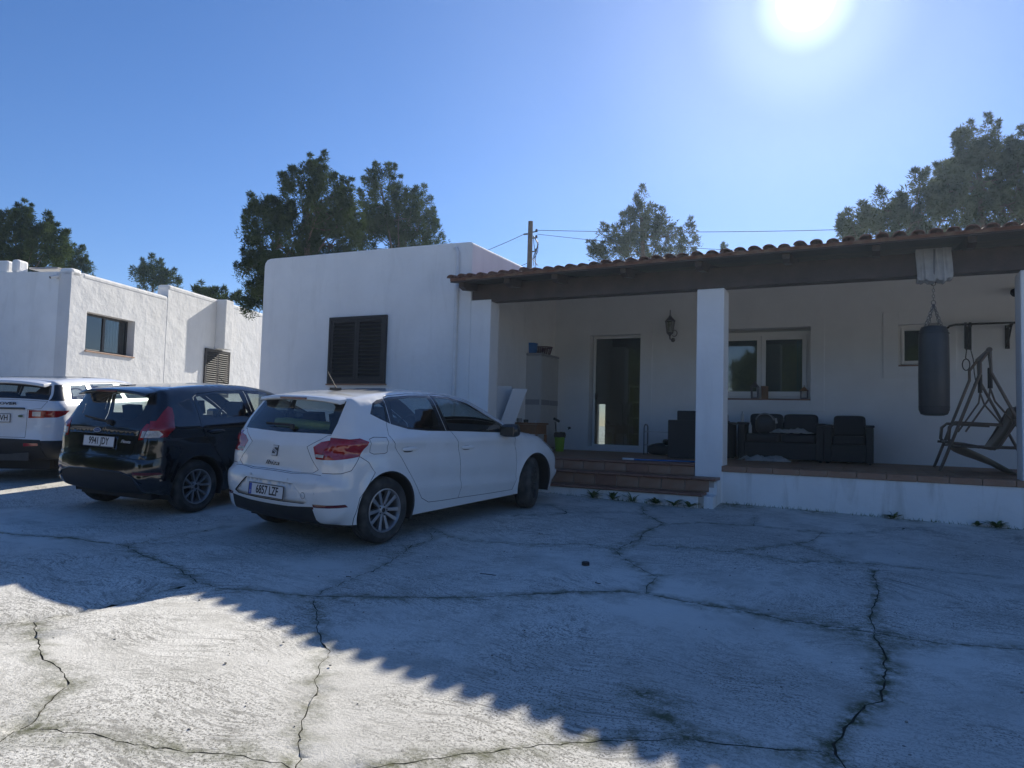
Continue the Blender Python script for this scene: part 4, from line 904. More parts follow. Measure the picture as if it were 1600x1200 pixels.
def fin_frame(pos, n, flip=False):
    """frame on the tail: text/plates face backwards (-x)"""
    nz = Vector(n).normalized(); xa = Vector((0, -1, 0)); ya = nz.cross(xa).normalized()
    return Matrix(((xa.x, ya.x, nz.x, pos.x), (xa.y, ya.y, nz.y, pos.y), (xa.z, ya.z, nz.z, pos.z), (0, 0, 0, 1)))
def number_plate(root, pos, n, text, blue=True, w=.52, h=.11, xs=.78, base='plate_white', offx=.0):
    Mx = fin_frame(pos, n); q = MB(); q.box(-w / 2, w / 2, -h / 2, h / 2, 0, .006); pl = q.obj('number_plate', M[base], root, bevel=.002); pl.matrix_local = Mx
    fr = MB()
    for (a, b_, c, d) in ((-w / 2 - .006, w / 2 + .006, h / 2, h / 2 + .007), (-w / 2 - .006, w / 2 + .006, -h / 2 - .007, -h / 2), (-w / 2 - .006, -w / 2, -h / 2, h / 2), (w / 2, w / 2 + .006, -h / 2, h / 2)): fr.box(a, b_, c, d, .001, .008)
    fr.obj('plate_frame', M['trim_grey'], pl)
    if blue:
        q = MB(); q.box(-w / 2 + .003, -w / 2 + .043, -h / 2 + .003, h / 2 - .003, .006, .0072); q.obj('blue_band', M['plate_blue'], pl)
        text_mesh('E', .035, M['plate_white'], pl, Matrix.Translation((-w / 2 + .023, -.026, .0074)), 'band_letter', 1, .0004)
    text_mesh(text, .112, M['plate_ink'], pl, Matrix.Translation((offx + (.02 if blue else 0), 0, .0068)), 'registration', xs, .0006, weight=.0022)
    return pl

def finish(B, root, joinsides=()):
    made = {}
    items = list(B.parts.items())
    # merge L/R/C for shared keys
    merged = {}
    for (nm, par, m_, sd, i), mb in items:
        k = (nm, par, m_, 'A' if nm in ('body', 'panel_seam') or nm in joinsides else sd, i)
        merged.setdefault(k, MB()).add(mb.v, mb.f)
    order = sorted(merged, key=lambda k: (k[1] is not None))
    for k in order:
        nm, par, m_, sd, i = k; parent = root
        if par:
            for kk, oo in made.items():
                if kk[0] == par[0] and kk[4] == par[1] and kk[3] == sd: parent = oo
        made[k] = weld(merged[k], nm, M[m_], parent)
    return made

def blob(mb, c, ax, ay, az, h, p=3.2, n=16):
    """superellipsoid"""
    c, ax, ay, az = Vector(c), Vector(ax).normalized(), Vector(ay).normalized(), Vector(az).normalized(); f = lambda v: math.copysign(abs(v) ** (2 / p), v); vs = []
    for i in range(1, n // 2):
        t = math.pi * i / (n // 2)
        for k in range(n):
            u = 2 * math.pi * k / n; vs.append(c + ax * h[0] * f(math.sin(t)) * f(math.cos(u)) + ay * h[1] * f(math.sin(t)) * f(math.sin(u)) + az * h[2] * f(math.cos(t)))
    m = n // 2 - 1; vs += [c + az * h[2], c - az * h[2]]
    fs = [(i * n + k, i * n + (k + 1) % n, (i + 1) * n + (k + 1) % n, (i + 1) * n + k) for i in range(m - 1) for k in range(n)] + [(m * n, k, (k + 1) % n) for k in range(n)] + [(m * n + 1, (m - 1) * n + (k + 1) % n, (m - 1) * n + k) for k in range(n)]
    return mb.add(vs, fs)
def arch_liners(B, root, arches, mat_='trim_matt'):
    for ax, az, ar in arches:
        for sg in (-1, 1):
            q = MB(); vs = []; A_ = np.linspace(R(-22), R(202), 26)
            for a in A_:
                x, z = ax + ar * math.cos(a), az + ar * math.sin(a); y = float(B.side_y([x], [z])[0]); x2, z2 = ax + (ar - .013) * math.cos(a), az + (ar - .013) * math.sin(a); vs += [(x, sg * (y - .001), z), (x2, sg * (y - .012), z2), (x2, sg * .56, z2)]
            q.add(vs, [(3 * i + j, 3 * i + 1 + j, 3 * i + 4 + j, 3 * i + 3 + j) for i in range(25) for j in (0, 1)]); q.obj('wheel_arch_liner', M[mat_], root, smooth=True)
def door_fittings(B, root, made, handles, paint, mirror):
    for sg in (-1, 1):
        m = MB(); blob(m, (mirror[0], sg * mirror[1], mirror[2]), (1, sg * -.2, 0), (sg * .2, 1, 0), (0, 0, 1), (.075, .115, .078), 3.6); mo = m.obj('door_mirror', M[mirror[3]], root, smooth=True)
        q = MB(); q.obox((mirror[0] + .03, sg * (mirror[1] - .09), mirror[2] - .055), (1, 0, 0), (0, 1, 0), (0, 0, 1), (.05, .05, .018)); q.obj('mirror_arm', M['trim_black'], mo, bevel=.008)
        q = MB(); q.obox((mirror[0] - .066, sg * mirror[1], mirror[2]), (1, sg * -.2, 0), (sg * .2, 1, 0), (0, 0, 1), (.012, .090, .056)); q.obj('mirror_glass', M['trim_black'], mo, bevel=.01)
        for i, hx, hz in handles:
            dd = [o for k, o in made.items() if k[0] == 'door' and k[4] == i and k[3] == ('L' if sg > 0 else 'R')][0]; yy = float(max(B.side_y([hx - .09, hx, hx + .09], [hz] * 3)))
            q = MB(); blob(q, (hx, sg * (yy + .022), hz), (1, 0, -.02), (0, 1, 0), (0, 0, 1), (.115, .014, .020), 3); q.obj('handle', M[paint], dd, smooth=True)
            q = MB(); blob(q, (hx - .005, sg * (yy + .001), hz - .006), (1, 0, 0), (0, 1, 0), (0, 0, 1), (.080, .008, .030), 2.5); q.obj('handle_cup', M['trim_matt'], dd, smooth=True)
def oval(root, pos, n, rx, ry, m1, m2, name='badge'):
    q = MB(); N = 24; vs = [(rx * math.cos(2 * math.pi * k / N), ry * math.sin(2 * math.pi * k / N), z) for z in (0, .005) for k in range(N)]; q.add(vs, [tuple(range(N, 2 * N))] + [(k, (k + 1) % N, N + (k + 1) % N, N + k) for k in range(N)]); o = q.obj(name, M[m1], root); o.matrix_local = fin_frame(pos, n)
    q = MB(); vs = [(.82 * rx * math.cos(2 * math.pi * k / N), .78 * ry * math.sin(2 * math.pi * k / N), z) for z in (0.005, .0065) for k in range(N)]; q.add(vs, [tuple(range(N, 2 * N))] + [(k, (k + 1) % N, N + (k + 1) % N, N + k) for k in range(N)]); q.obj('badge_field', M[m2], o); return o

# ---------- white hatchback
def white_hatchback():
    root = thing('parked_car', 'white hatchback parked nearest the porch steps, red tail lamps and plate 6857 LZF', 'car', (0, 0, 0), 0)
    prof = [(-.50, .235), (-.60, .26), (-.645, .34), (-.675, .46), (-.672, .60), (-.645, .665), (-.600, .70), (-.595, .80), (-.575, .90), (-.545, .98), (-.500, 1.06), (-.43, 1.17), (-.35, 1.28), (-.30, 1.345), (-.27, 1.385), (-.16, 1.405), (.10, 1.437), (.50, 1.455), (.90, 1.452), (1.20, 1.425), (1.45, 1.375), (1.72, 1.255), (2.00, 1.12), (2.22, 1.005), (2.36, .965), (2.70, .915), (3.00, .845), (3.20, .755), (3.30, .66), (3.355, .54), (3.365, .40), (3.31, .27), (3.20, .215)]
    def width(x, z):
        w = np.interp(x, [-.70, -.5, -.25, 0, .6, 1.6, 2.4, 2.9, 3.2, 3.4], [.865, .872, .880, .886, .889, .889, .886, .872, .845, .80])
        w = w - .035 * np.clip((.62 - z) / .4, 0, 1) ** 2 - .012 * np.clip((z - .62) / .3, 0, 1) ** 2
        b = 1.0 + .02 * np.clip((1.2 - x), 0, 1.4)
        w = w - np.clip(z - b, 0, 1) * .40 - .03 * np.clip((z - b + .04) / .06, 0, 1)
        # sculpted shoulder and the crease low on the doors
        c1 = np.interp(x, [0, 1.1, 2.1, 2.8], [.955, .905, .885, .86]); w = w + .016 * np.exp(-((z - c1 - .012) / .030) ** 2) - .014 * np.exp(-((z - c1 + .055) / .05) ** 2)
        c2 = np.interp(x, [.3, 1.1, 2.2], [.50, .445, .38]); f = np.clip((x - .35) / .3, 0, 1) * np.clip((2.25 - x) / .2, 0, 1); w = w + f * (.015 * np.exp(-((z - c2) / .035) ** 2) - .012 * np.exp(-((z - c2 - .09) / .06) ** 2))
        return w
    rd = [(.055, 1.135), (.045, 1.04), (.11, .92), (.25, .72), (.38, .54), (.49, .38), (.60, .325), (.80, .315), (1.08, .31), (1.11, .42), (1.085, .70), (1.065, .88), (.98, 1.03), (.965, 1.06), (.93, 1.425), (.50, 1.432), (.20, 1.415), (.13, 1.40), (.06, 1.16)]
    fd = [(.965, 1.06), (.98, 1.03), (1.065, .88), (1.085, .70), (1.11, .42), (1.08, .31), (1.60, .295), (2.10, .285), (2.15, .40), (2.155, .60), (2.13, .85), (2.10, .965), (2.06, 1.005), (1.72, 1.178), (1.42, 1.335), (1.20, 1.402), (.93, 1.425)]
    winall = [(-.12, 1.245), (-.055, 1.345), (.02, 1.375), (.20, 1.402), (.50, 1.418), (.80, 1.418), (1.13, 1.398), (1.40, 1.325), (1.72, 1.165), (2.17, .962), (1.02, 1.035), (.62, 1.055), (.34, 1.083), (.14, 1.135), (.0, 1.188)]
    side = [dict(name='window_pane', parent=('door', 1), id=1, mat='car_glass', off=-.004, poly=[(.175, 1.375), (.50, 1.392), (.755, 1.392), (.845, 1.06), (.62, 1.073), (.40, 1.092), (.24, 1.135), (.17, 1.18)]),
            dict(name='window_pane', parent=('door', 2), id=2, mat='car_glass', off=-.004, poly=[(.87, 1.39), (1.08, 1.378), (1.36, 1.312), (1.70, 1.150), (1.90, 1.055), (1.90, 1.00), (1.0, 1.048), (.96, 1.06)]),
            dict(name='quarter_pane', mat='car_glass', off=-.004, poly=[(-.088, 1.245), (-.04, 1.328), (.085, 1.355), (.085, 1.182), (.0, 1.207)]),
            dict(name='window_surround', parent=('door', 1), id=1, mat='trim_black', off=.001, poly=[p for p in [(.115, 1.388), (.20, 1.402), (.50, 1.418), (.815, 1.418), (.90, 1.040), (.62, 1.055), (.34, 1.083), (.14, 1.135), (.115, 1.142)]]),
            dict(name='window_surround', parent=('door', 2), id=2, mat='trim_black', off=.001, poly=[(.822, 1.418), (1.13, 1.398), (1.40, 1.325), (1.72, 1.165), (2.17, .962), (1.02, 1.035), (.907, 1.040)]),
            dict(name='quarter_surround', mat='trim_black', off=.001, poly=[(-.12, 1.245), (-.055, 1.345), (.02, 1.375), (.108, 1.388), (.108, 1.144), (.0, 1.188)]),
            dict(name='tail_lamp', mat='lamp_red', off=.002, poly=[(-.80, .88), (-.80, 1.07), (-.43, 1.022), (-.33, 1.028), (-.235, .992), (-.345, .862), (-.60, .83)]),
            dict(name='fuel_flap', mat=0, gap=True, side='R', poly=[(-.22, 1.015), (-.16, 1.03), (.0, 1.02), (.005, .88), (-.03, .868), (-.17, .872), (-.215, .89)]),
            dict(name='bumper_reflector', mat='lamp_dark_red', off=.003, poly=[(-.80, .40), (-.80, .43), (-.50, .437), (-.475, .412)]),
            dict(name='headlamp', mat='lamp_clear', off=.002, poly=[(2.86, .83), (3.10, .77), (3.5, .68), (3.5, .56), (3.15, .62), (3.0, .70)]),
            dict(name='rear_bumper', mat=0, gap=True, poly=[(-.9, .10), (-.9, .700), (-.52, .715), (-.44, .74), (-.345, .862), (-.24, .80), (-.17, .70), (-.355, .48), (-.40, .30), (-.39, .10)]),
            dict(name='door', id=1, mat=0, gap=True, poly=rd), dict(name='door', id=2, mat=0, gap=True, poly=fd)]
    ribbon = [dict(on='rear', name='tail_lamp', mat='lamp_red', split=True, off=.002, poly=[(.50, .935), (.58, .985), (.72, 1.02), (.95, 1.07), (.95, .83), (.56, .832)]),
              dict(on='rear', name='tail_lamp', mat='lamp_red', split=True, off=.002, poly=[(-.50, .935), (-.58, .985), (-.72, 1.02), (-.95, 1.07), (-.95, .83), (-.56, .832)]),
              dict(on='rear', name='rear_window', mat='car_glass', off=.0, poly=[(-.60, 1.095), (-.30, 1.072), (0, 1.065), (.30, 1.072), (.60, 1.095), (.52, 1.30), (.46, 1.335), (0, 1.345), (-.46, 1.335), (-.52, 1.30)]),
              dict(on='rear', name='window_surround', mat='trim_black', off=.0, poly=[(-.90, 1.075), (-.60, 1.058), (-.30, 1.040), (0, 1.030), (.30, 1.040), (.60, 1.058), (.90, 1.075), (.90, 1.360), (0, 1.368), (-.90, 1.360)]),
              dict(on='rear', name='bumper_reflector', mat='lamp_dark_red', split=True, off=.002, poly=[(-.90, .412), (-.90, .437), (-.60, .410), (-.60, .388)]),
              dict(on='rear', name='bumper_reflector', mat='lamp_dark_red', split=True, off=.002, poly=[(.90, .412), (.90, .437), (.60, .410), (.60, .388)]),
              dict(on='rear', name='lower_valance', mat='trim_matt', off=.001, poly=[(-.60, .41), (-.30, .395), (.30, .395), (.62, .41), (.92, .43), (.80, .30), (.72, .245), (.62, .1), (-.50, .1), (-.62, .25)]),
              dict(on='rear', name='plate_recess', mat=0, off=-.014, skirt=True, poly=[(-.56, .455), (-.36, .60), (.36, .60), (.56, .455), (.50, .43), (-.50, .43)]),
              dict(on='rear', name='tailgate', mat=0, gap=True, poly=[(-.54, .70), (-.30, .675), (.30, .675), (.54, .70), (.60, .74), (.50, .84), (.42, .93), (.57, 1.01), (.62, 1.05), (.90, 1.07), (.90, 1.385), (-.90, 1.385), (-.90, 1.07), (-.62, 1.05), (-.57, 1.01), (-.42, .93), (-.50, .84), (-.60, .74)]),
              dict(on='rear', name='rear_bumper', mat=0, gap=True, poly=[(-.95, .10), (-.95, .700), (-.54, .69), (-.30, .665), (.30, .665), (.54, .69), (.95, .700), (.95, .10)]),
              dict(on='top', name='windscreen', mat='car_glass', off=.0, poly=[(1.47, .52), (1.47, -.52), (1.80, -.60), (2.16, -.70), (2.20, 0), (2.16, .70), (1.80, .60)]),
              dict(on='top', name='bonnet', mat=0, gap=True, poly=[(2.27, -.74), (2.30, 0), (2.27, .74), (3.0, .62), (3.22, .35), (3.24, 0), (3.22, -.35), (3.0, -.62)]),
              dict(on='top', name='sunroof', mat='car_white', off=.0, poly=[(.2, .3), (.2, -.3), (.24, -.3), (.24, .3)])][:-1]
    for r in side + ribbon:
        if r['mat'] == 0: r['mat'] = 'car_white'
    sp = dict(profile=prof, width=width, paint='car_white', bottom=[(2.95, .215), (2.2, .225), (.4, .225), (-.36, .235)], arches=[(0, .325, .375), (2.564, .325, .375)],
              rad=[(-.5, .235, .16), (-.675, .46, .26), (-.645, .665, .22), (-.575, .9, .22), (-.43, 1.17, .12), (-.27, 1.385, .09), (.5, 1.455, .13), (1.2, 1.425, .13), (1.72, 1.255, .09), (2.22, 1.005, .10), (2.7, .915, .16), (3.2, .755, .30), (3.365, .4, .38), (3.2, .215, .25)],
              crown=[(-.5, .235, .02), (-.675, .46, .045), (-.6, .8, .04), (-.43, 1.17, .05), (-.27, 1.385, .035), (-.16, 1.405, .012), (.5, 1.455, .02), (1.2, 1.425, .03), (1.72, 1.255, .09), (2.22, 1.005, .12), (2.7, .915, .05), (3.2, .755, .06), (3.365, .4, .10)],
              side=side, ribbon=ribbon, creases=[[(.3, .50), (1.1, .445), (2.2, .38)], [(0, .955), (1.1, .905), (2.1, .885)]])
    B = Body(sp).build(); made = finish(B, root, ('tail_lamp_x',))
    arch_liners(B, root, [(0, .325, .375), (2.564, .325, .375)])
    cabin(root, -.45, 3.2, .34, 1.0, .62, 2.0)
    q = MB(); q.box(.42, 2.15, -.76, .76, .2, .42); q.obj('floor_pan', M['trim_matt'], root)
    seats(root, .62, 1.10, .30, 1.22)
    q = MB(); q.obox((-.20, -.05, 1.04), (1, 0, .1), (0, 1, 0), (-.1, 0, 1), (.2, .50, .03)); q.obj('parcel_shelf', M['seat'], root, bevel=.01)
    q = MB(); q.obox((-.33, -.12, 1.115), (1, .1, 0), (0, 1, .03), (0, 0, 1), (.10, .44, .045)); q.obj('folded_vest', M['hivis'], root, bevel=.03)
    for sg in (-1, 1):
        q = MB(); q.box(.36, 2.22, min(sg * .855, sg * .80), max(sg * .855, sg * .80), .215, .275); q.obj('side_sill', M['car_white'], root, bevel=.02)
        pass
    door_fittings(B, root, made, ((1, .30, .892), (2, 1.21, .852)), 'car_white', (1.90, .965, 1.01, 'trim_black'))
    # roof spoiler, brake lamp, aerial, wiper
    q = MB(); sec = []
    for y in np.linspace(-.60, .60, 13):
        e = 1 - (abs(y) / .60) ** 4; xr = -.385 - .045 * e; zc = 1.362 + .012 * e - .02 * (abs(y) / .6) ** 2; sec.append([(xr, y, zc), (xr + .012, y, zc + .030), (-.12, y, 1.430 + .018 * e - .03 * (abs(y) / .6) ** 2), (-.12, y, 1.38), (xr + .03, y, zc - .014)])
    vs = [p for s_ in sec for p in s_]; q.add(vs, [(i * 5 + k, i * 5 + (k + 1) % 5, (i + 1) * 5 + (k + 1) % 5, (i + 1) * 5 + k) for i in range(12) for k in range(5)] + [(0, 1, 2, 3, 4), (64, 63, 62, 61, 60)])
    spo = q.obj('spoiler', M['car_white'], root, smooth=True, bevel=.006)
    q = MB(); q.box(-.437, -.42, -.20, .20, 1.372, 1.390); q.obj('brake_lamp', M['lamp_dark_red'], spo, bevel=.003)
    q = MB(); q.obox((.10, 0, 1.47), (1, 0, 0), (0, 1, 0), (0, 0, 1), (.06, .022, .014)); q.tube([(.11, 0, 1.475), (-.01, 0, 1.65)], [.006, .003], 6); q.obj('aerial', M['black_plastic'], root)
    q = MB(); p, n = B.ribbon_point('rear', 1.085, .05, .03); q.obox(p, (0, 1, 0), (-.5, 0, 1), n, (.20, .012, .008)); q.lathe([(0, -.02), (.025, -.02), (.022, .03), (0, .03)], tuple(p + Vector((.0, -.2, -.02))), 'Z', 12); q.obj('rear_wiper', M['trim_matt'], root, bevel=.004)
    # marks and plate
    p, n = B.ribbon_point('rear', .868, .0, .006); Mx = fin_frame(p, n); q = MB()
    w, h = .036, .048
    q.prism([(-w, h), (w, h), (w, h * .62), (-w * .35, h * .62), (-w * .35, h * .42), (w, -.004), (w, -h * .30), (w * .55, -h * .12), (-w, h * .30)], 0, .005); q.prism([(w, -h), (-w, -h), (-w, -h * .62), (w * .35, -h * .62), (w * .35, -h * .42), (-w, .004), (-w, h * .20), (-w * .55, h * .03), (w, -h * .40)], 0, .005)
    b_ = q.obj('badge', M['chrome'], root); b_.matrix_local = Mx
    q = MB(); q.prism([(-.043, -.052), (.043, -.052), (.043, .052), (-.043, .052)], -.004, -.0005); q.obj('badge_plate', M['trim_grey'], b_, bevel=.004)
    p, n = B.ribbon_point('rear', .760, .03, .004); text_mesh('Ibiza', .062, M['metal_dark'], root, fin_frame(p, n), 'model_lettering', 1.9, .0015, .4, -.0006)
    p, n = B.ribbon_point('rear', .505, .0, .001); number_plate(root, p, (-1, 0, .10), '6857 LZF')
    for y in (-.62, -.28, .28, .62):
        p, n = B.ribbon_point('rear', .53 if abs(y) > .5 else .625, y, .001); q = MB(); q.lathe([(0, .002), (.011, .002), (.012, -.002)], (0, 0, 0), 'Z', 14); s_ = q.obj('parking_sensor', M['car_white'], root); s_.matrix_local = fin_frame(p, n)
    p, n = B.ribbon_point('rear', .505, -.50, .0015); q = MB(); q.lathe([(.030, .0), (.030, .0012), (.027, .0012), (.027, 0)], (0, 0, 0), 'Z', 20); s_ = q.obj('tow_cover', M['trim_grey'], root); s_.matrix_local = fin_frame(p, n)
    for sg in (-1, 1):
        p, n = B.ribbon_point('rear', .862, sg * .60, .006); q = MB(); q.obox((0, 0, 0), (1, .0, 0), (0, 1, 0), (0, 0, 1), (.055, .014, .003)); l = q.obj('reversing_lamp', M['lamp_clear'], root, bevel=.003); l.matrix_local = fin_frame(p, n)
    for x, st in ((0, 0), (2.564, R(22))):
        for sg in (-1, 1): make_wheel(root, x, sg * .762, .318, sg, st, 'ten' if x == 0 else 'steel', .20, .205, 'rim' if x == 0 else 'steel_rim')
    place_car(root, -5.012, 5.752, -.149)
    return root
white_hatchback()

# ---------- dark small hatchback in the middle
def dark_hatchback():
    root = thing('parked_car', 'black-blue hatchback parked between the two white cars, plate 9941 JDY', 'car')
    prof = [(-.42, .25), (-.56, .29), (-.635, .38), (-.66, .50), (-.65, .60), (-.625, .665), (-.605, .72), (-.585, .85), (-.56, .95), (-.53, 1.02), (-.48, 1.11), (-.43, 1.21), (-.38, 1.31), (-.35, 1.38), (-.31, 1.415), (-.10, 1.445), (.3, 1.47), (.7, 1.475), (1.0, 1.46), (1.3, 1.41), (1.5, 1.34), (1.8, 1.19), (2.1, 1.05), (2.3, .97), (2.6, .93), (2.9, .85), (3.1, .76), (3.22, .62), (3.26, .42), (3.12, .22)]
    def width(x, z):
        w = np.interp(x, [-.7, -.5, -.25, 0, .6, 1.6, 2.4, 2.9, 3.2, 3.3], [.845, .85, .855, .860, .861, .861, .858, .84, .81, .79])
        w = w - .035 * np.clip((.62 - z) / .4, 0, 1) ** 2 - np.clip(z - 1.03, 0, 1) * .42 - .03 * np.clip((z - .98) / .06, 0, 1)
        c1 = np.interp(x, [-.3, 1.0, 2.2], [1.00, .93, .88]); w = w + .014 * np.exp(-((z - c1) / .03) ** 2) - .014 * np.exp(-((z - c1 + .07) / .05) ** 2)
        h = np.hypot(x, z - .31); w = w + .012 * np.exp(-((h - .46) / .05) ** 2) * (z > .31); return w
    rd = [(.045, 1.10), (.03, 1.0), (.10, .88), (.24, .70), (.36, .52), (.46, .37), (.58, .30), (.9, .29), (.93, .60), (.90, 1.0), (.875, 1.08), (.83, 1.405), (.4, 1.40), (.10, 1.372), (.03, 1.33)]
    fd = [(.875, 1.08), (.90, 1.0), (.93, .60), (.90, .29), (1.5, .28), (2.02, .275), (2.07, .45), (2.07, .80), (2.04, .95), (1.98, 1.02), (1.66, 1.20), (1.42, 1.32), (1.2, 1.388), (.83, 1.405)]
    side = [dict(name='window_pane', parent=('door', 1), id=1, mat='car_glass', off=-.004, poly=[(.075, 1.335), (.25, 1.358), (.42, 1.367), (.74, 1.372), (.80, 1.10), (.45, 1.088), (.11, 1.105)]),
            dict(name='window_pane', parent=('door', 2), id=2, mat='car_glass', off=-.004, poly=[(.885, 1.37), (1.15, 1.355), (1.36, 1.30), (1.64, 1.165), (1.88, 1.035), (1.86, 1.0), (1.3, 1.045), (.93, 1.085)]),
            dict(name='quarter_pane', mat='trim_black', off=.001, poly=[(-.20, 1.262), (-.02, 1.318), (-.015, 1.145)]),
            dict(name='tail_lamp_clear_section', mat='lamp_clear', off=.004, poly=[(-.9, .89), (-.9, .96), (-.50, .97), (-.46, .93), (-.50, .895)]),
            dict(name='tail_lamp', mat='lamp_red', off=.002, poly=[(-.9, .87), (-.9, 1.055), (-.48, 1.075), (-.39, 1.185), (-.33, 1.235), (-.285, 1.215), (-.285, 1.13), (-.33, .99), (-.42, .90)]),
            dict(name='bumper_reflector', mat='lamp_dark_red', off=.003, poly=[(-.9, .475), (-.9, .525), (-.50, .515), (-.47, .49)]),
            dict(name='headlamp', mat='lamp_clear', off=.002, poly=[(2.65, .86), (2.95, .82), (3.4, .70), (3.4, .58), (3.05, .64)]),
            dict(name='rear_bumper', mat=0, gap=True, poly=[(-.9, .10), (-.9, .640), (-.55, .660), (-.42, .70), (-.36, .80), (-.24, .74), (-.30, .60), (-.375, .44), (-.39, .10)]),
            dict(name='door', id=1, mat=0, gap=True, poly=rd), dict(name='door', id=2, mat=0, gap=True, poly=fd)]
    ribbon = []
    for g in (1, -1):
        ribbon.append(dict(on='rear', name='tail_lamp_clear_section', mat='lamp_clear', off=.004, sidekey='LR'[g < 0], poly=[(g * .625, .89), (g * .635, .96), (g * .95, .96), (g * .95, .89)]))
        ribbon.append(dict(on='rear', name='tail_lamp', mat='lamp_red', split=True, off=.003, poly=[(g * .60, .865), (g * .61, .965), (g * .65, 1.04), (g * .95, 1.055), (g * .95, .87)]))
        ribbon.append(dict(on='rear', name='bumper_reflector', mat='lamp_dark_red', split=True, off=.003, poly=[(g * .95, .475), (g * .95, .525), (g * .60, .515), (g * .62, .48)]))
    ribbon += [dict(on='rear', name='rear_window', mat='car_glass', off=0, poly=[(-.40, 1.055), (-.50, 1.12), (-.52, 1.22), (-.50, 1.31), (-.40, 1.345), (0, 1.352), (.40, 1.345), (.50, 1.31), (.52, 1.22), (.50, 1.12), (.40, 1.055), (0, 1.045)]),
               dict(on='rear', name='window_surround', mat='trim_black', off=.0, poly=[(-.60, .985), (0, .975), (.60, .985), (.68, 1.14), (.72, 1.36), (0, 1.372), (-.72, 1.36), (-.68, 1.14)]),
               dict(on='rear', name='tailgate_strip', mat='trim_black', off=.008, skirt=True, poly=[(-.59, .905), (-.59, .962), (0, .968), (.59, .962), (.59, .905), (0, .90)]),
               dict(on='rear', name='plate_recess', mat=0, off=-.005, skirt=True, poly=[(-.31, .745), (-.31, .893), (.31, .893), (.31, .745)]),
               dict(on='rear', name='lower_valance', mat='trim_matt', off=.002, poly=[(-.66, .10), (-.70, .38), (-.60, .47), (-.42, .515), (0, .525), (.42, .515), (.60, .47), (.70, .38), (.66, .10)]),
               dict(on='rear', name='tailgate', mat=0, gap=True, poly=[(-.50, .665), (0, .655), (.50, .665), (.56, .72), (.56, .80), (.60, .86), (.605, .965), (.655, 1.065), (.74, 1.22), (.76, 1.395), (-.76, 1.395), (-.74, 1.22), (-.655, 1.065), (-.605, .965), (-.60, .86), (-.56, .80), (-.56, .72)]),
               dict(on='rear', name='rear_bumper', mat=0, gap=True, poly=[(-.95, .10), (-.95, .640), (-.50, .655), (0, .645), (.50, .655), (.95, .640), (.95, .10)]),
               dict(on='top', name='windscreen', mat='car_glass', off=.0, poly=[(1.42, .52), (1.42, -.52), (1.75, -.58), (2.16, -.68), (2.24, 0), (2.16, .68), (1.75, .58)]),
               dict(on='top', name='bonnet', mat=0, gap=True, poly=[(2.30, -.72), (2.34, 0), (2.30, .72), (2.9, .62), (3.12, .35), (3.14, 0), (3.12, -.35), (2.9, -.62)])]
    for r in side + ribbon:
        if r['mat'] == 0: r['mat'] = 'car_navy'
    ar = [(0, .31, .36), (2.489, .31, .36)]
    sp = dict(profile=prof, width=width, paint='car_navy', bottom=[(2.85, .215), (2.1, .225), (.4, .225), (-.35, .25)], arches=ar,
              rad=[(-.42, .25, .14), (-.66, .5, .25), (-.62, .665, .22), (-.575, .95, .16), (-.43, 1.21, .10), (-.31, 1.415, .08), (.7, 1.475, .13), (1.3, 1.41, .12), (1.8, 1.19, .09), (2.3, .97, .10), (2.9, .85, .2), (3.22, .62, .36), (3.12, .22, .25)],
              crown=[(-.42, .25, .02), (-.66, .5, .05), (-.59, .85, .045), (-.43, 1.21, .06), (-.31, 1.415, .03), (-.1, 1.445, .012), (.7, 1.475, .02), (1.3, 1.41, .03), (1.8, 1.19, .09), (2.3, .97, .12), (2.9, .85, .05), (3.22, .62, .10), (3.12, .22, .08)], side=side, ribbon=ribbon)
    B = Body(sp).build(); made = finish(B, root); arch_liners(B, root, ar); cabin(root, -.42, 3.05, .34, 1.02, .60, 1.95)
    q = MB(); q.box(.42, 2.1, -.74, .74, .2, .42); q.obj('floor_pan', M['trim_matt'], root)
    seats(root, .62, 1.10, .22, 1.12)
    door_fittings(B, root, made, ((1, .24, .93), (2, 1.12, .90)), 'car_navy', (1.82, .935, 1.03, 'car_navy'))
    for sg in (-1, 1): q = MB(); q.box(.36, 2.14, min(sg * .83, sg * .78), max(sg * .83, sg * .78), .205, .27); q.obj('side_sill', M['car_navy'], root, bevel=.02)
    q = MB(); sec = []
    for y in np.linspace(-.57, .57, 13):
        e = 1 - (abs(y) / .57) ** 4; k = (abs(y) / .57) ** 2; xr = -.50 - .05 * e; zc = 1.372 + .018 * e - .03 * k; sec.append([(xr, y, zc), (xr + .012, y, zc + .030), (-.15, y, 1.452 + .016 * e - .03 * k), (-.15, y, 1.40), (xr + .04, y, zc - .012)])
    q.add([p for s_ in sec for p in s_], [(i * 5 + k, i * 5 + (k + 1) % 5, (i + 1) * 5 + (k + 1) % 5, (i + 1) * 5 + k) for i in range(12) for k in range(5)] + [(0, 1, 2, 3, 4), (64, 63, 62, 61, 60)]); spo = q.obj('spoiler', M['car_navy'], root, smooth=True, bevel=.006)
    q = MB(); q.box(-.557, -.54, -.17, .17, 1.385, 1.405); q.obj('brake_lamp', M['lamp_dark_red'], spo, bevel=.003)
    p, n = B.ribbon_point('rear', 1.035, .08, .03); q = MB(); q.obox(p, (0, 1, .12), (-.5, 0, 1), n, (.22, .013, .008)); q.lathe([(0, -.02), (.03, -.02), (.026, .03), (0, .03)], tuple(p + Vector((.0, -.21, -.03))), 'Z', 12); q.obj('rear_wiper', M['trim_matt'], root, bevel=.004)
    q = MB(); q.obox((1.22, .0, 1.435), (1, 0, 0), (0, 1, 0), (0, 0, 1), (.03, .016, .012)); q.tube([(1.22, 0, 1.44), (1.02, 0, 1.60)], [.005, .003], 6); q.obj('aerial', M['black_plastic'], root)
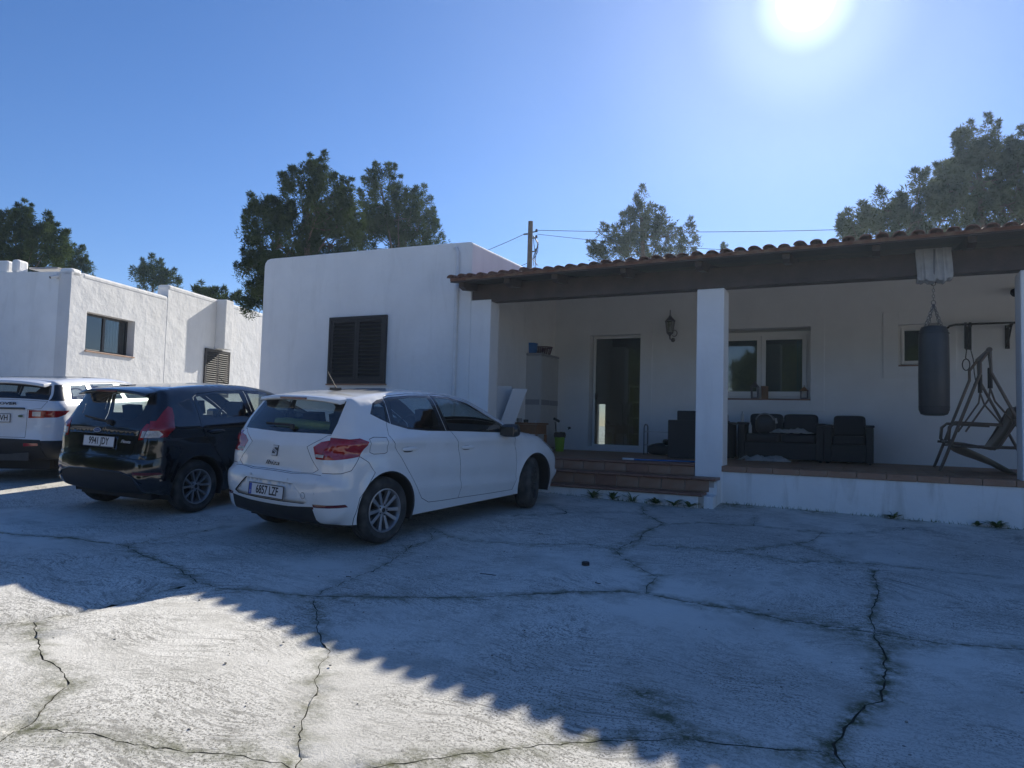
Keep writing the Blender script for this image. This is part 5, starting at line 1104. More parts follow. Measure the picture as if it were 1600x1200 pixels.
    p, n = B.ribbon_point('rear', .935, .04, .010); b_ = oval(root, p, n, .062, .026, 'chrome', 'badge_blue'); text_mesh('Ford', .030, M['chrome'], b_, Matrix.Translation((0, -.001, .0068)), 'badge_letters', 1.2, .0003, .35)
    p, n = B.ribbon_point('rear', .835, -.43, .005); text_mesh('Fiesta', .048, M['chrome'], root, fin_frame(p, n), 'model_lettering', 1.4, .0015, .35, .0006)
    p, n = B.ribbon_point('rear', .822, -.01, .0); number_plate(root, p, (-1, 0, .12), '9941 JDY', blue=False)
    # chrome-edged lower valance line
    pts = [B.ribbon_point('rear', z, y, .006)[0] for y, z in [(-.70, .38), (-.60, .47), (-.42, .515), (0, .525), (.42, .515), (.60, .47), (.70, .38)]]; q = MB(); q.tube([tuple(v) for v in pts], .007, 6); q.obj('valance_trim', M['trim_black'], root, smooth=True)
    for x in (0, 2.489):
        for sg in (-1, 1): make_wheel(root, x, sg * .748, .303, sg, 0, 'fiveY', .19, .195)
    place_car(root, -7.80, 5.757, .028)
dark_hatchback()

# ---------- white compact SUV at the left edge
def white_suv():
    root = thing('parked_car', 'white SUV with black lower bumper and glass roof at the left edge of the yard', 'car')
    prof = [(-.50, .33), (-.66, .36), (-.75, .48), (-.77, .60), (-.745, .72), (-.725, .88), (-.71, 1.04), (-.69, 1.12), (-.655, 1.20), (-.59, 1.30), (-.52, 1.40), (-.48, 1.45), (-.43, 1.475), (-.1, 1.505), (.5, 1.525), (1.1, 1.515), (1.5, 1.475), (1.80, 1.40), (2.15, 1.24), (2.45, 1.11), (2.65, 1.07), (3.1, 1.01), (3.35, .90), (3.5, .70), (3.52, .45), (3.38, .30)]
    def width(x, z):
        w = np.interp(x, [-.8, -.5, 0, .6, 2.2, 2.9, 3.3, 3.6], [.90, .93, .955, .95, .95, .94, .90, .86]); w = w - .03 * np.clip((.65 - z) / .4, 0, 1) ** 2 - np.clip(z - 1.15, 0, 1) * .50 - .03 * np.clip((z - 1.12) / .05, 0, 1)
        w = w + .012 * np.exp(-((z - 1.07) / .03) ** 2) - .012 * np.exp(-((z - .98) / .06) ** 2); return w
    side = [dict(name='window_pane', parent=('door', 1), id=1, mat='car_glass', off=-.004, poly=[(.24, 1.43), (.93, 1.435), (1.03, 1.19), (.24, 1.19)]),
            dict(name='window_pane', parent=('door', 2), id=2, mat='car_glass', off=-.004, poly=[(1.12, 1.435), (1.50, 1.415), (1.75, 1.35), (2.05, 1.21), (1.99, 1.185), (1.15, 1.19)]),
            dict(name='quarter_pane', mat='car_glass', off=-.004, poly=[(-.26, 1.41), (.13, 1.42), (.12, 1.195), (-.37, 1.20)]),
            dict(name='rear_pillar_trim', mat='trim_black', off=.001, poly=[(-.50, 1.42), (-.28, 1.425), (-.39, 1.185), (-.66, 1.19)]),
            dict(name='window_surround', mat='trim_black', off=.001, poly=[(-.27, 1.428), (.16, 1.438), (.16, 1.178), (-.38, 1.183)]),
            dict(name='tail_lamp', mat='lamp_red', off=.003, poly=[(-.9, .945), (-.9, 1.05), (-.50, 1.045), (-.56, .99), (-.66, .95)]),
            dict(name='headlamp', mat='lamp_clear', off=.002, poly=[(2.95, 1.0), (3.6, .93), (3.6, .84), (3.1, .90)]),
            dict(name='door', id=1, mat=0, gap=True, poly=[(.17, 1.17), (.17, 1.02), (.35, .75), (.42, .60), (.55, .42), (1.07, .40), (1.10, 1.17), (1.03, 1.455), (.17, 1.445)]),
            dict(name='door', id=2, mat=0, gap=True, poly=[(1.10, 1.17), (1.07, .40), (2.1, .38), (2.18, .6), (2.15, 1.10), (2.10, 1.20), (1.78, 1.365), (1.50, 1.44), (1.03, 1.455)]),
            dict(name='lower_cladding', mat='trim_matt', off=.004, poly=[(-.9, .1), (-.9, .625), (-.50, .61), (-.44, .56), (-.40, .1)]),
            dict(name='side_cladding', mat='trim_matt', off=.004, poly=[(.42, .1), (.42, .40), (2.25, .40), (2.25, .1)])]
    ribbon = []
    for g in (1, -1):
        ribbon.append(dict(on='rear', name='tail_lamp_clear_section', mat='lamp_clear', off=.006, sidekey='LR'[g < 0], poly=[(g * .55, .965), (g * .55, 1.03), (g * .66, 1.03), (g * .66, .965)]))
        ribbon.append(dict(on='rear', name='tail_lamp', mat='lamp_red', split=True, off=.003, poly=[(g * .50, .94), (g * .50, 1.05), (g * .98, 1.05), (g * .98, .95)]))
        ribbon.append(dict(on='rear', name='bumper_reflector', mat='lamp_red', off=.008, sidekey='LR'[g < 0], poly=[(g * .47, .545), (g * .47, .585), (g * .66, .585), (g * .66, .55)]))
    ribbon += [dict(on='rear', name='rear_window', mat='car_glass', off=0, poly=[(-.48, 1.235), (0, 1.225), (.48, 1.235), (.55, 1.36), (0, 1.38), (-.55, 1.36)]),
               dict(on='rear', name='window_surround', mat='trim_black', off=.001, poly=[(-.95, 1.20), (0, 1.195), (.95, 1.20), (.95, 1.40), (0, 1.42), (-.95, 1.40)]),
               dict(on='rear', name='lower_cladding', mat='trim_matt', off=.004, poly=[(-.98, .1), (-.98, .625), (0, .645), (.98, .625), (.98, .1)]),
               dict(on='rear', name='tailgate', mat=0, gap=True, poly=[(-.48, .66), (.48, .66), (.48, 1.055), (.66, 1.075), (.72, 1.18), (-.72, 1.18), (-.66, 1.075), (-.48, 1.055)]),
               dict(on='top', name='glass_roof', mat='trim_black', off=.002, poly=[(.0, .46), (.0, -.46), (1.35, -.46), (1.35, .46)]),
               dict(on='top', name='windscreen', mat='car_glass', off=.0, poly=[(1.56, .54), (1.56, -.54), (1.9, -.62), (2.38, -.74), (2.42, 0), (2.38, .74), (1.9, .62)]),
               dict(on='top', name='bonnet', mat=0, gap=True, poly=[(2.50, -.78), (2.52, 0), (2.50, .78), (3.1, .70), (3.38, .4), (3.4, 0), (3.38, -.4), (3.1, -.70)])]
    for r in side + ribbon:
        if r['mat'] == 0: r['mat'] = 'car_white2'
    ar = [(0, .36, .43), (2.66, .36, .43)]
    sp = dict(profile=prof, width=width, paint='car_white2', bottom=[(3.1, .28), (2.2, .29), (.45, .29), (-.4, .32)], arches=ar,
              rad=[(-.5, .33, .14), (-.77, .6, .22), (-.725, .88, .2), (-.69, 1.12, .16), (-.59, 1.30, .10), (-.43, 1.475, .08), (.5, 1.525, .12), (1.5, 1.475, .11), (2.15, 1.24, .09), (2.65, 1.07, .12), (3.35, .9, .3), (3.5, .7, .36), (3.38, .3, .25)],
              crown=[(-.5, .33, .02), (-.77, .6, .05), (-.725, .88, .05), (-.59, 1.3, .06), (-.43, 1.475, .03), (-.1, 1.505, .012), (.5, 1.525, .02), (1.5, 1.475, .03), (2.15, 1.24, .09), (2.65, 1.07, .11), (3.35, .9, .05), (3.52, .45, .10), (3.38, .3, .08)], side=side, ribbon=ribbon)
    B = Body(sp).build(); made = finish(B, root); arch_liners(B, root, ar); cabin(root, -.5, 3.3, .45, 1.18, .66, 2.2)
    seats(root, .75, 1.18, .30, 1.30)
    q = MB(); q.box(.48, 2.2, -.82, .82, .27, .5); q.obj('floor_pan', M['trim_matt'], root)
    door_fittings(B, root, made, ((1, .42, 1.03), (2, 1.30, 1.01)), 'car_white2', (2.05, 1.03, 1.17, 'car_white2'))
    q = MB(); sec = []
    for y in np.linspace(-.66, .66, 13):
        e = 1 - (abs(y) / .66) ** 4; k = (abs(y) / .66) ** 2; xr = -.68 - .03 * e; zc = 1.425 + .02 * e - .03 * k; sec.append([(xr, y, zc), (xr + .012, y, zc + .034), (-.20, y, 1.508 + .012 * e - .03 * k), (-.20, y, 1.46), (xr + .04, y, zc - .015)])
    q.add([p for s_ in sec for p in s_], [(i * 5 + k, i * 5 + (k + 1) % 5, (i + 1) * 5 + (k + 1) % 5, (i + 1) * 5 + k) for i in range(12) for k in range(5)] + [(0, 1, 2, 3, 4), (64, 63, 62, 61, 60)]); q.obj('spoiler', M['car_white2'], root, smooth=True, bevel=.006)
    p, n = B.ribbon_point('rear', 1.125, .0, .006); text_mesh('RANGE ROVER', .052, M['plate_ink'], root, fin_frame(p, n), 'tailgate_lettering', 1.9, .002, 0, .001)
    p, n = B.ribbon_point('rear', .965, -.40, .006); oval(root, p, n, .045, .022, 'chrome', 'badge_green')
    p, n = B.ribbon_point('rear', .935, .0, .004); number_plate(root, p, (-1, 0, .06), 'TVH', blue=False, offx=.15)
    q = MB(); p, n = B.ribbon_point('rear', 1.065, 0, .01); q.obox(p, (0, 1, 0), (0, 0, 1), n, (.46, .012, .012)); q.obj('tailgate_trim', M['trim_grey'], root, bevel=.004)
    q = MB(); p, n = B.ribbon_point('rear', .42, 0, .01); q.obox(p, (0, 1, 0), (0, 0, 1), n, (.52, .06, .012)); q.obj('skid_plate', M['trim_grey'], root, bevel=.01)
    for x in (0, 2.66):
        for sg in (-1, 1): make_wheel(root, x, sg * .81, .36, sg, 0, 'seven', .23, .235)
    place_car(root, -11.55, 6.45, .48)
white_suv()
# ------------------------------------------------------------------ things on the porch
def at_floor(x, y): return (x, y, ZF)
# wall lantern between the door and the column
t = thing('wall_lantern', 'ornate dark wrought iron wall lantern hanging between the glass door and the white column', 'lantern', (-3.36, YB, 3.45))
with Root(t):
    cx_, cy_ = -3.37, YB - .17
    q = MB(); q.lathe([(.0, 3.80), (.008, 3.79), (.012, 3.70), (.03, 3.665), (.085, 3.60), (.10, 3.585), (.10, 3.575), (.0, 3.575)], (cx_, cy_, 0), 'Z', 8); q.obj('lantern_roof', M['iron'])
    q = MB()
    for k in range(6):
        a = k * math.pi / 3; q.tube([(cx_ + .088 * math.cos(a), cy_ + .088 * math.sin(a), 3.58), (cx_ + .060 * math.cos(a), cy_ + .060 * math.sin(a), 3.36)], .007, 6)
    q.lathe([(.0, 3.365), (.065, 3.365), (.060, 3.345), (.03, 3.32), (.012, 3.28), (.018, 3.26), (.0, 3.24)], (cx_, cy_, 0), 'Z', 8); q.obj('cage', M['iron'])
    q = MB(); q.lathe([(.080, 3.57), (.055, 3.37)], (cx_, cy_, 0), 'Z', 6); q.obj('pane', glassmat('lantern_glass', (.7, .7, .66)))
    q = MB(); q.tube([(cx_ + .02, YB - .01, 3.22), (cx_ + .05, YB - .05, 3.26), (cx_ + .05, YB - .12, 3.24), (cx_ + .0, cy_, 3.24)], .012, 8)
    q.tube([(cx_ + .06 + .05 * math.cos(a), YB - .07, 3.36 + .06 * math.sin(a)) for a in np.linspace(-2.4, 2.6, 12)], .008, 6); q.lathe([(0, -.001), (.04, -.001), (.04, -.02), (0, -.02)], (cx_ + .02, YB, 3.24), 'Y', 10); q.obj('bracket', M['iron'], smooth=True)
    q = MB(); q.lathe([(0, 3.38), (.012, 3.38), (.012, 3.47), (0, 3.48)], (cx_, cy_, 0), 'Z', 8); q.obj('candle_bulb', M['plate_white'])
# tall plastic cabinet
t = thing('storage_cabinet', 'tall grey plastic cabinet with a darker band in the porch corner', 'cabinet', (-5.72, 12.5, ZF))
with Root(t):
    x0, x1, y0, y1, z1 = -5.945, -5.50, 12.06, 12.88, 2.86
    q = MB(); q.box(x0, x1, y0, y1, ZF + .06, z1); q.obj('cabinet_body', M['plastic_grey'], bevel=.012)
    q = MB(); q.box(x0, x1 + .02, y0 - .015, y1 + .015, z1 + .001, z1 + .045); q.obj('cabinet_top', M['plastic_grey_dark'], bevel=.01)
    q = MB(); q.box(x0 + .02, x1 - .02, y0 + .02, y1 - .02, ZF, ZF + .058); q.obj('plinth_base', M['plastic_grey_dark'])
    zb = 1.98
    for a, b_ in ((y0 + .012, (y0 + y1) / 2 - .004), ((y0 + y1) / 2 + .004, y1 - .012)):
        q = MB(); q.box(x1 + .001, x1 + .018, a, b_, ZF + .08, z1 - .02); d = q.obj('door', M['plastic_grey'], bevel=.006)
        q = MB(); q.box(x1 + .018, x1 + .024, a + .01, b_ - .01, zb - .05, zb + .05); q.obj('door_band', M['plastic_grey_dark'], d, bevel=.002)
        q = MB(); q.box(x1 + .018, x1 + .020, a + .05, b_ - .05, zb + .1, z1 - .08); q.box(x1 + .018, x1 + .020, a + .05, b_ - .05, ZF + .14, zb - .1); q.obj('door_panel', M['plastic_grey'], d, bevel=.001)
        q = MB(); c = (y0 + y1) / 2 + (-.05 if a < (y0 + y1) / 2 - .1 else .05); q.box(x1 + .025, x1 + .038, c - .012, c + .012, zb - .04, zb + .04); q.obj('handle', M['plastic_grey_dark'], d, bevel=.004)
    q = MB(); q.box(x0 + .01, x1 - .01, y0 - .006, y0 - .0005, zb - .05, zb + .05); q.obj('side_band', M['plastic_grey_dark'])
q = MB(); q.lathe([(.0, 0), (.10, 0), (.105, .01), (.125, .19), (.132, .20), (.128, .205), (.118, .195), (.10, .02), (0, .02)], (0, 0, 0), 'Z', 24); o = q.obj('bucket', M['blue'], smooth=True, loc=(-5.80, 12.26, 2.906)); tag(o, 'blue plastic tub on top of the tall grey cabinet', 'tub')
q = MB()
for k in range(7): q.lathe([(.125 + .006 * k, .012 + .022 * k), (.129 + .006 * k, .022 + .022 * k)], (0, 0, 0), 'Z', 20)
q.lathe([(0, 0), (.12, 0), (.128, .01)], (0, 0, 0), 'Z', 20); q.lathe([(.168, .155), (.178, .160), (.176, .172), (.166, .172)], (0, 0, 0), 'Z', 20)
for k in range(20): a = k * math.pi / 10; q.tube([(.122 * math.cos(a), .122 * math.sin(a), .0), (.168 * math.cos(a), .168 * math.sin(a), .16)], .006, 4)
o = q.obj('basket', M['basket'], loc=(-5.70, 12.62, 2.906)); tag(o, 'purple-brown woven basket beside the blue tub on the cabinet', 'basket')
# folded white table leaning by the pilaster
t = thing('folding_table', 'white folded table standing tilted beside the pilaster in front of the cabinet', 'table', (-5.55, 11.0, ZF))
with Root(t):
    b0 = Vector((-5.60, 10.42, ZF + .02)); U = Vector((.30, .30, 0)).normalized(); D = Vector((-.02, .10, 1)).normalized(); Nn = U.cross(D).normalized()
    for k, off in enumerate((0, .07)):
        Dk = (D + Vector((.0, .0, 0))) if k == 0 else Vector((.32, .12, 1)).normalized(); c = b0 + U * .12 + Dk * .56 + Nn * off + Vector((-.06 if k else 0, 0, 0)); q = MB(); q.obox(c, U, Dk, U.cross(Dk).normalized(), (.17 if k == 0 else .13, .55, .011)); q.obj('table_leaf', M['plate_white'], bevel=.01)
    for s_ in (-.03, .30):
        q = MB(); q.tube([b0 + U * s_ - Nn * -.10, b0 + U * s_ + D * 1.02 + Nn * .10, b0 + U * s_ + D * 1.06 + Nn * .04], .011, 8); q.obj('leg', M['metal_dark'], smooth=True)
t = thing('side_table', 'small orange-brown wooden table with odds and ends behind the white hatchback bonnet', 'table', (-5.15, 11.0, ZF))
with Root(t):
    q = MB(); q.box(-5.50, -4.93, 10.75, 11.20, 1.56, 1.59); q.obj('table_top', M['orange_wood'], bevel=.005)
    q = MB(); q.box(-5.47, -4.96, 10.77, 10.79, 1.40, 1.558); q.box(-4.98, -4.96, 10.792, 11.18, 1.40, 1.558); q.obj('apron', M['orange_wood'])
    for x in (-5.46, -4.97):
        for y in (10.79, 11.16): q = MB(); q.box(x - .02, x + .02, y - .02, y + .02, ZF, 1.395); q.obj('leg', M['orange_wood'], bevel=.003)
for k, (x, y, r, h, m_, nm, lb) in enumerate(((-5.36, 10.93, .05, .07, 'cloth_white', 'pot', 'pale round pot on the wooden table, left of the dark one'), (-5.22, 10.90, .045, .05, 'black_plastic', 'pot', 'dark low pot in the middle of the small wooden table'), (-5.08, 10.97, .04, .035, 'plastic_grey', 'pot', 'grey shallow dish at the right end of the wooden table'))):
    q = MB().lathe([(0, 0), (r * .8, 0), (r, h * .5), (r * .9, h), (r * .8, h), (r * .85, h * .5), (r * .7, .01), (0, .01)], (0, 0, 0), 'Z', 14); o = q.obj(nm, M[m_], smooth=True, loc=(x, y, 1.591)); tag(o, lb, 'pot')
# lime green bin with a black bag
t = thing('waste_bin', 'lime green bin lined with a dark bag beside the tall grey cabinet', 'bin', (-5.16, 12.25, ZF))
with Root(t):
    q = MB().lathe([(0, ZF), (.075, ZF), (.078, ZF + .01), (.10, 1.36), (.105, 1.365), (.098, 1.37), (.072, ZF + .02), (0, ZF + .02)], (-5.16, 12.25, 0), 'Z', 20); q.obj('bin_body', M['green_bin'], smooth=True)
    q = MB(); vs = []
    rr = random.Random(2); prof_ = [(.104, 1.33), (.114, 1.37), (.105, 1.41), (.085, 1.43), (.05, 1.42), (0, 1.40)]
    q.lathe(prof_, (-5.16, 12.25, 0), 'Z', 20); q.v = [(x + rr.uniform(-.006, .006), y + rr.uniform(-.006, .006), z + rr.uniform(-.008, .01)) for x, y, z in q.v]; q.obj('bin_liner', M['black_plastic'], smooth=True)
t = thing('hand_brush', 'dark long-handled brush standing in the lime green bin', 'brush', (-5.2, 12.2, 1.4))
with Root(t):
    q = MB(); q.tube([(-5.18, 12.22, 1.12), (-5.22, 12.15, 1.62)], .010, 6); q.obj('handle', M['black_plastic'], smooth=True)
    q = MB(); q.obox((-5.19, 12.15, 1.655), (1, 0, -.5), (0, 1, 0), (.5, 0, 1), (.065, .02, .022)); q.obj('brush_head', M['black_plastic'], bevel=.006)
q = MB(); q.tube([(0, -.005, 0), (0, -.05, 0), (0, -.07, -.03)], .011, 8); q.tube([(-.03, -.045, .012), (.03, -.045, .012)], .007, 6); q.lathe([(0, -.001), (.025, -.001), (.02, -.012), (0, -.012)], (0, 0, 0), 'Y', 12); o = q.obj('wall_tap', M['metal_dark'], loc=(-5.43, YB, 1.51)); tag(o, 'small dark tap on the wall between the green bin and the door', 'tap')
# shoe rack
t = thing('shoe_rack', 'small metal rack with pale shelves and shoes beside the door', 'rack', (-3.3, 12.7, ZF))
with Root(t):
    x0, x1, y0, y1 = -3.66, -3.02, 12.62, 12.86
    for x in (x0, x1):
        q = MB(); q.tube([(x, y0, ZF), (x, y0, 1.55)] + [(x, y0 + (y1 - y0) / 2 - (y1 - y0) / 2 * math.cos(a), 1.55 + .07 * math.sin(a)) for a in np.linspace(.2, math.pi - .2, 7)] + [(x, y1, 1.55), (x, y1, ZF)], .011, 8)
        for z in (1.25, 1.49): q.tube([(x, y0, z), (x, y1, z)], .007, 6)
        q.obj('rack_end', M['iron'], smooth=True)
    for z in (1.24, 1.48):
        for y in (y0 + .03, y1 - .03, (y0 + y1) / 2): q = MB(); q.box(x0, x1, y - .028, y + .028, z, z + .012); q.obj('shelf', M['plastic_grey'], bevel=.003)
def shoe(x, y, z, rz, m_, lb):
    q = MB(); blob(q, (0, 0, .035), (1, 0, 0), (0, 1, 0), (0, 0, 1), (.13, .045, .034), 2.6); blob(q, (-.06, 0, .065), (1, 0, .1), (0, 1, 0), (0, 0, 1), (.06, .040, .045), 2.4); o = q.obj('shoe', M[m_], smooth=True, loc=(x, y, z)); o.rotation_euler = (0, 0, rz); tag(o, lb, 'shoe', 'shoes on the rack by the door')
shoe(-3.14, 12.71, 1.493, 1.3, 'black_plastic', 'dark shoe on the top shelf of the shoe rack, touching the armchair side')
shoe(-3.25, 12.70, 1.253, 1.2, 'black_plastic', 'dark shoe on the lower shelf of the rack, nearer the door')
shoe(-3.12, 12.72, 1.253, 1.5, 'metal_dark', 'brownish shoe on the lower shelf of the rack, nearer the armchair')
q = MB(); blob(q, (0, 0, .10), (1, 0, 0), (0, 1, 0), (0, 0, 1), (.22, .13, .10), 2.6); blob(q, (-.05, .0, .15), (1, 0, .2), (0, 1, 0), (0, 0, 1), (.15, .10, .06), 2.2); o = q.obj('shoulder_bag', M['cushion'], smooth=True, loc=(-3.40, 12.70, ZF)); tag(o, 'slumped dark bag lying on the floor under the shoe rack', 'bag')

# rattan seating
def rattan_seat(name, label, cat, x0, x1, y0, y1, cushions, back_top, arm_top, group=None, rz=0):
    t = thing(name, label, cat, ((x0 + x1) / 2, y0, ZF), 0, group)
    aw = .11
    with Root(t):
        q = MB(); q.box(x0 + aw, x1 - aw, y0 + .02, y1 - .12, ZF + .03, ZF + .30); q.obj('seat_base', M['rattan'], bevel=.012)
        for a in (x0, x1 - aw): q = MB(); q.box(a, a + aw, y0, y1, ZF + .02, arm_top - .04); q.obj('arm', M['rattan'], bevel=.015); q = MB(); q.box(a - .015, a + aw + .015, y0 - .012, y1 - .005, arm_top - .038, arm_top); q.obj('arm_rest', M['rattan'], bevel=.015)
        q = MB(); q.box(x0 + aw + .002, x1 - aw - .002, y1 - .11, y1, ZF + .03, back_top - .14); q.obj('backrest', M['rattan'], bevel=.015)
        n = cushions; w = (x1 - x0 - 2 * aw) / n
        for k in range(n):
            a = x0 + aw + k * w
            q = MB(); blob(q, (a + w / 2, (y0 + y1) / 2 - .06, ZF + .37), (1, 0, 0), (0, 1, 0), (0, 0, 1), (w / 2 - .004, (y1 - y0) / 2 - .07, .072), 7, 28); q.obj('seat_cushion', M['cushion'], smooth=True)
            q = MB(); blob(q, (a + w / 2, y1 - .19, (ZF + .44 + back_top) / 2), (1, 0, 0), (0, 1, -.12), (0, .12, 1), (w / 2 - .004, .075, (back_top - ZF - .44) / 2), 7, 28); q.obj('back_cushion', M['cushion'], smooth=True)
        for a in (x0 + .03, x1 - .07):
            for y in (y0 + .03, y1 - .07): q = MB(); q.box(a, a + .04, y, y + .04, ZF, ZF + .019); q.obj('foot', M['black_plastic'])
    return t
rattan_seat('sofa', 'charcoal rattan two-seat sofa under the white window', 'sofa', -1.99, -.66, 12.45, 13.25, 2, 1.855, 1.70)
rattan_seat('armchair', 'charcoal rattan armchair right of the sofa with nothing lying on it', 'armchair', -.655, .055, 12.42, 13.25, 1, 1.845, 1.69)
rattan_seat('armchair', 'charcoal rattan armchair half hidden by the white column, at the sofa left end', 'armchair', -2.75, -2.06, 11.95, 12.75, 1, 1.86, 1.69)
t = thing('rattan_stool', 'dark high-backed rattan seat between the shoe rack and the white column', 'armchair', (-2.75, 11.6, ZF))
with Root(t):
    q = MB(); q.box(-2.98, -2.30, 11.65, 12.25 - .32, ZF, 1.70); q.obj('arm', M['rattan'], bevel=.015)
    q = MB(); q.box(-2.90, -2.45, 11.94, 12.05, ZF, 1.86); q.obj('backrest', M['rattan'], bevel=.015)
def drape(name, label, cat, cx_, cy_, z, L_, W_, seed, m_, rz=0, hang=None, hgt=.05):
    rr = np.random.default_rng(seed); nx, ny = 26, 14; V = []; ph = rr.uniform(0, 6, 6)
    for i in range(nx):
        for j in range(ny):
            u, v = i / (nx - 1) * 2 - 1, j / (ny - 1) * 2 - 1; e = max(0, 1 - max(abs(u), abs(v)) ** 4)
            h = hgt * e * (.55 + .12 * math.sin(5 * u + ph[0] + 2 * v) + .12 * math.sin(9 * v + ph[1] + 3 * u) + .08 * math.sin(17 * u + 5 * v)) + .008 + .012 * math.sin(13 * u + ph[2]) * math.sin(11 * v + ph[3])
            sx = 1 + .10 * math.sin(4 * v + ph[4]); sy = 1 + .18 * math.sin(5 * u + ph[5]); x, y = u * L_ / 2 * sx, v * W_ / 2 * sy; V.append((x, y, max(.004, h)))
    F = [(i * ny + j, (i + 1) * ny + j, (i + 1) * ny + j + 1, i * ny + j + 1) for i in range(nx - 1) for j in range(ny - 1)]
    q = MB().add(V, F); o = q.obj(name, M[m_], smooth=True, loc=(cx_, cy_, z)); o.rotation_euler = (0, 0, rz); s_ = o.modifiers.new('t', 'SOLIDIFY'); s_.thickness = .006; tag(o, label, cat); return o
b = drape('blanket', 'pale crumpled blanket lying along the sofa seat', 'blanket', -1.18, 12.72, ZF + .455, .62, .30, 4, 'cloth_white', -.1, hgt=.10)
b = drape('blanket', 'pale frayed blanket heaped on the porch floor in front of the sofa', 'blanket', -1.45, 12.0, ZF + .001, .62, .40, 9, 'cloth_white', .05, hgt=.11)
fr = MB(); rr = random.Random(8)
for k in range(26):
    y = 11.84 + k * .012; x = -1.74 + rr.uniform(-.02, .02); fr.tube([(x, y, ZF + .03), (x - .06, y + rr.uniform(-.03, .03), ZF + .05 + rr.uniform(0, .03)), (x - .12 - rr.uniform(0, .04), y + rr.uniform(-.04, .04), ZF + .012)], .005, 4)
o = fr.obj('fringe', M['cloth_white'], b); o.matrix_parent_inverse = b.matrix_basis.inverted(); o['kind'] = 'stuff'
t = thing('backpack', 'black round-topped backpack standing on the sofa left of the pale blanket', 'backpack', (-1.55, 12.62, ZF + .45))
with Root(t):
    q = MB(); blob(q, (-1.58, 12.72, ZF + .60), (1, 0, 0), (0, 1, 0), (0, 0, 1), (.17, .11, .17), 2.8); q.obj('bag_body', M['bag'], smooth=True)
    q = MB(); q.tube([(-1.58 + .15 * math.cos(a), 12.60, ZF + .62 + .16 * math.sin(a)) for a in np.linspace(.3, 2.8, 12)], .012, 6); q.obj('strap', M['plastic_grey_dark'], smooth=True)
    q = MB(); q.obox((-1.40, 12.61, ZF + .66), (1, 0, .2), (0, 1, 0), (-.2, 0, 1), (.018, .01, .045)); q.obj('tag', M['cloth_white'], bevel=.003)
for x, lb in ((-1.93, 'pale slim bottle on the sofa arm nearest the white column'), (-1.80, 'second pale bottle on the sofa, beside the black backpack')):
    q = MB().lathe([(0, 0), (.026, 0), (.028, .01), (.028, .12), (.012, .15), (.012, .18), (0, .18)], (0, 0, 0), 'Z', 12); o = q.obj('bottle', M['plastic_grey'], smooth=True, loc=(x, 12.52, 1.701 if x < -1.9 else ZF + .443)); tag(o, lb, 'bottle')

# lanterns and a box on the sill
def sill_lantern(x, w, h, label, roof):
    t = thing('lantern', label, 'lantern', (x, YB + .03, 2.14)); y = YB + .045; z = 2.139
    with Root(t):
        q = MB(); q.box(x - w / 2, x + w / 2, y - w / 2, y + w / 2, z, z + .02); q.obj('lantern_base', M['iron'])
        q = MB()
        for a in (-1, 1):
            for b_ in (-1, 1): q = MB(); q.box(x + a * w / 2 * .9 - .008, x + a * w / 2 * .9 + .008, y + b_ * w / 2 * .9 - .008, y + b_ * w / 2 * .9 + .008, z + .02, z + h * .68); q.obj('corner_post', M['iron'])
        q = MB(); r = w * .62; q.add([(x - r, y - r, z + h * .68), (x + r, y - r, z + h * .68), (x + r, y + r, z + h * .68), (x - r, y + r, z + h * .68), (x - .01, y - .01, z + h), (x + .01, y - .01, z + h), (x + .01, y + .01, z + h), (x - .01, y + .01, z + h)], [(0, 3, 2, 1), (4, 5, 6, 7), (0, 1, 5, 4), (1, 2, 6, 5), (2, 3, 7, 6), (3, 0, 4, 7)]); q.tube([(x, y, z + h), (x, y, z + h + .03)], .006, 6); q.obj('lantern_roof', M[roof])
        q = MB().lathe([(0, z + .02), (.02, z + .02), (.02, z + .09), (0, z + .09)], (x, y, 0), 'Z', 10); q.obj('candle', M['plate_white'])
sill_lantern(-1.86, .12, .30, 'dark square lantern at the middle of the white window sill', 'iron')
sill_lantern(-1.03, .12, .21, 'small house-shaped lantern at the right end of the white window sill', 'orange_wood')
q = MB(); q.box(-.055, .055, -.05, .05, 0, .22); q.box(-.058, .058, -.053, .053, .205, .225); o = q.obj('box', M['orange_wood'], bevel=.004, loc=(-1.69, YB + .065, 2.139)); tag(o, 'upright brown box beside the dark lantern on the window sill', 'box')
# blue pole on the floor
t = thing('blue_pole', 'long blue pole with a white end lying along the top of the steps', 'pole', (-3.1, 10.1, ZF))
with Root(t):
    q = MB(); q.tube([(-3.10, 10.18, ZF + .014), (-2.20, 10.42, ZF + .014)], .012, 8); q.obj('pole', M['blue'], smooth=True)
    q = MB(); q.tube([(-3.26, 10.14, ZF + .018), (-3.10, 10.18, ZF + .018)], .017, 8); q.obj('pole_end', M['plate_white'], smooth=True)

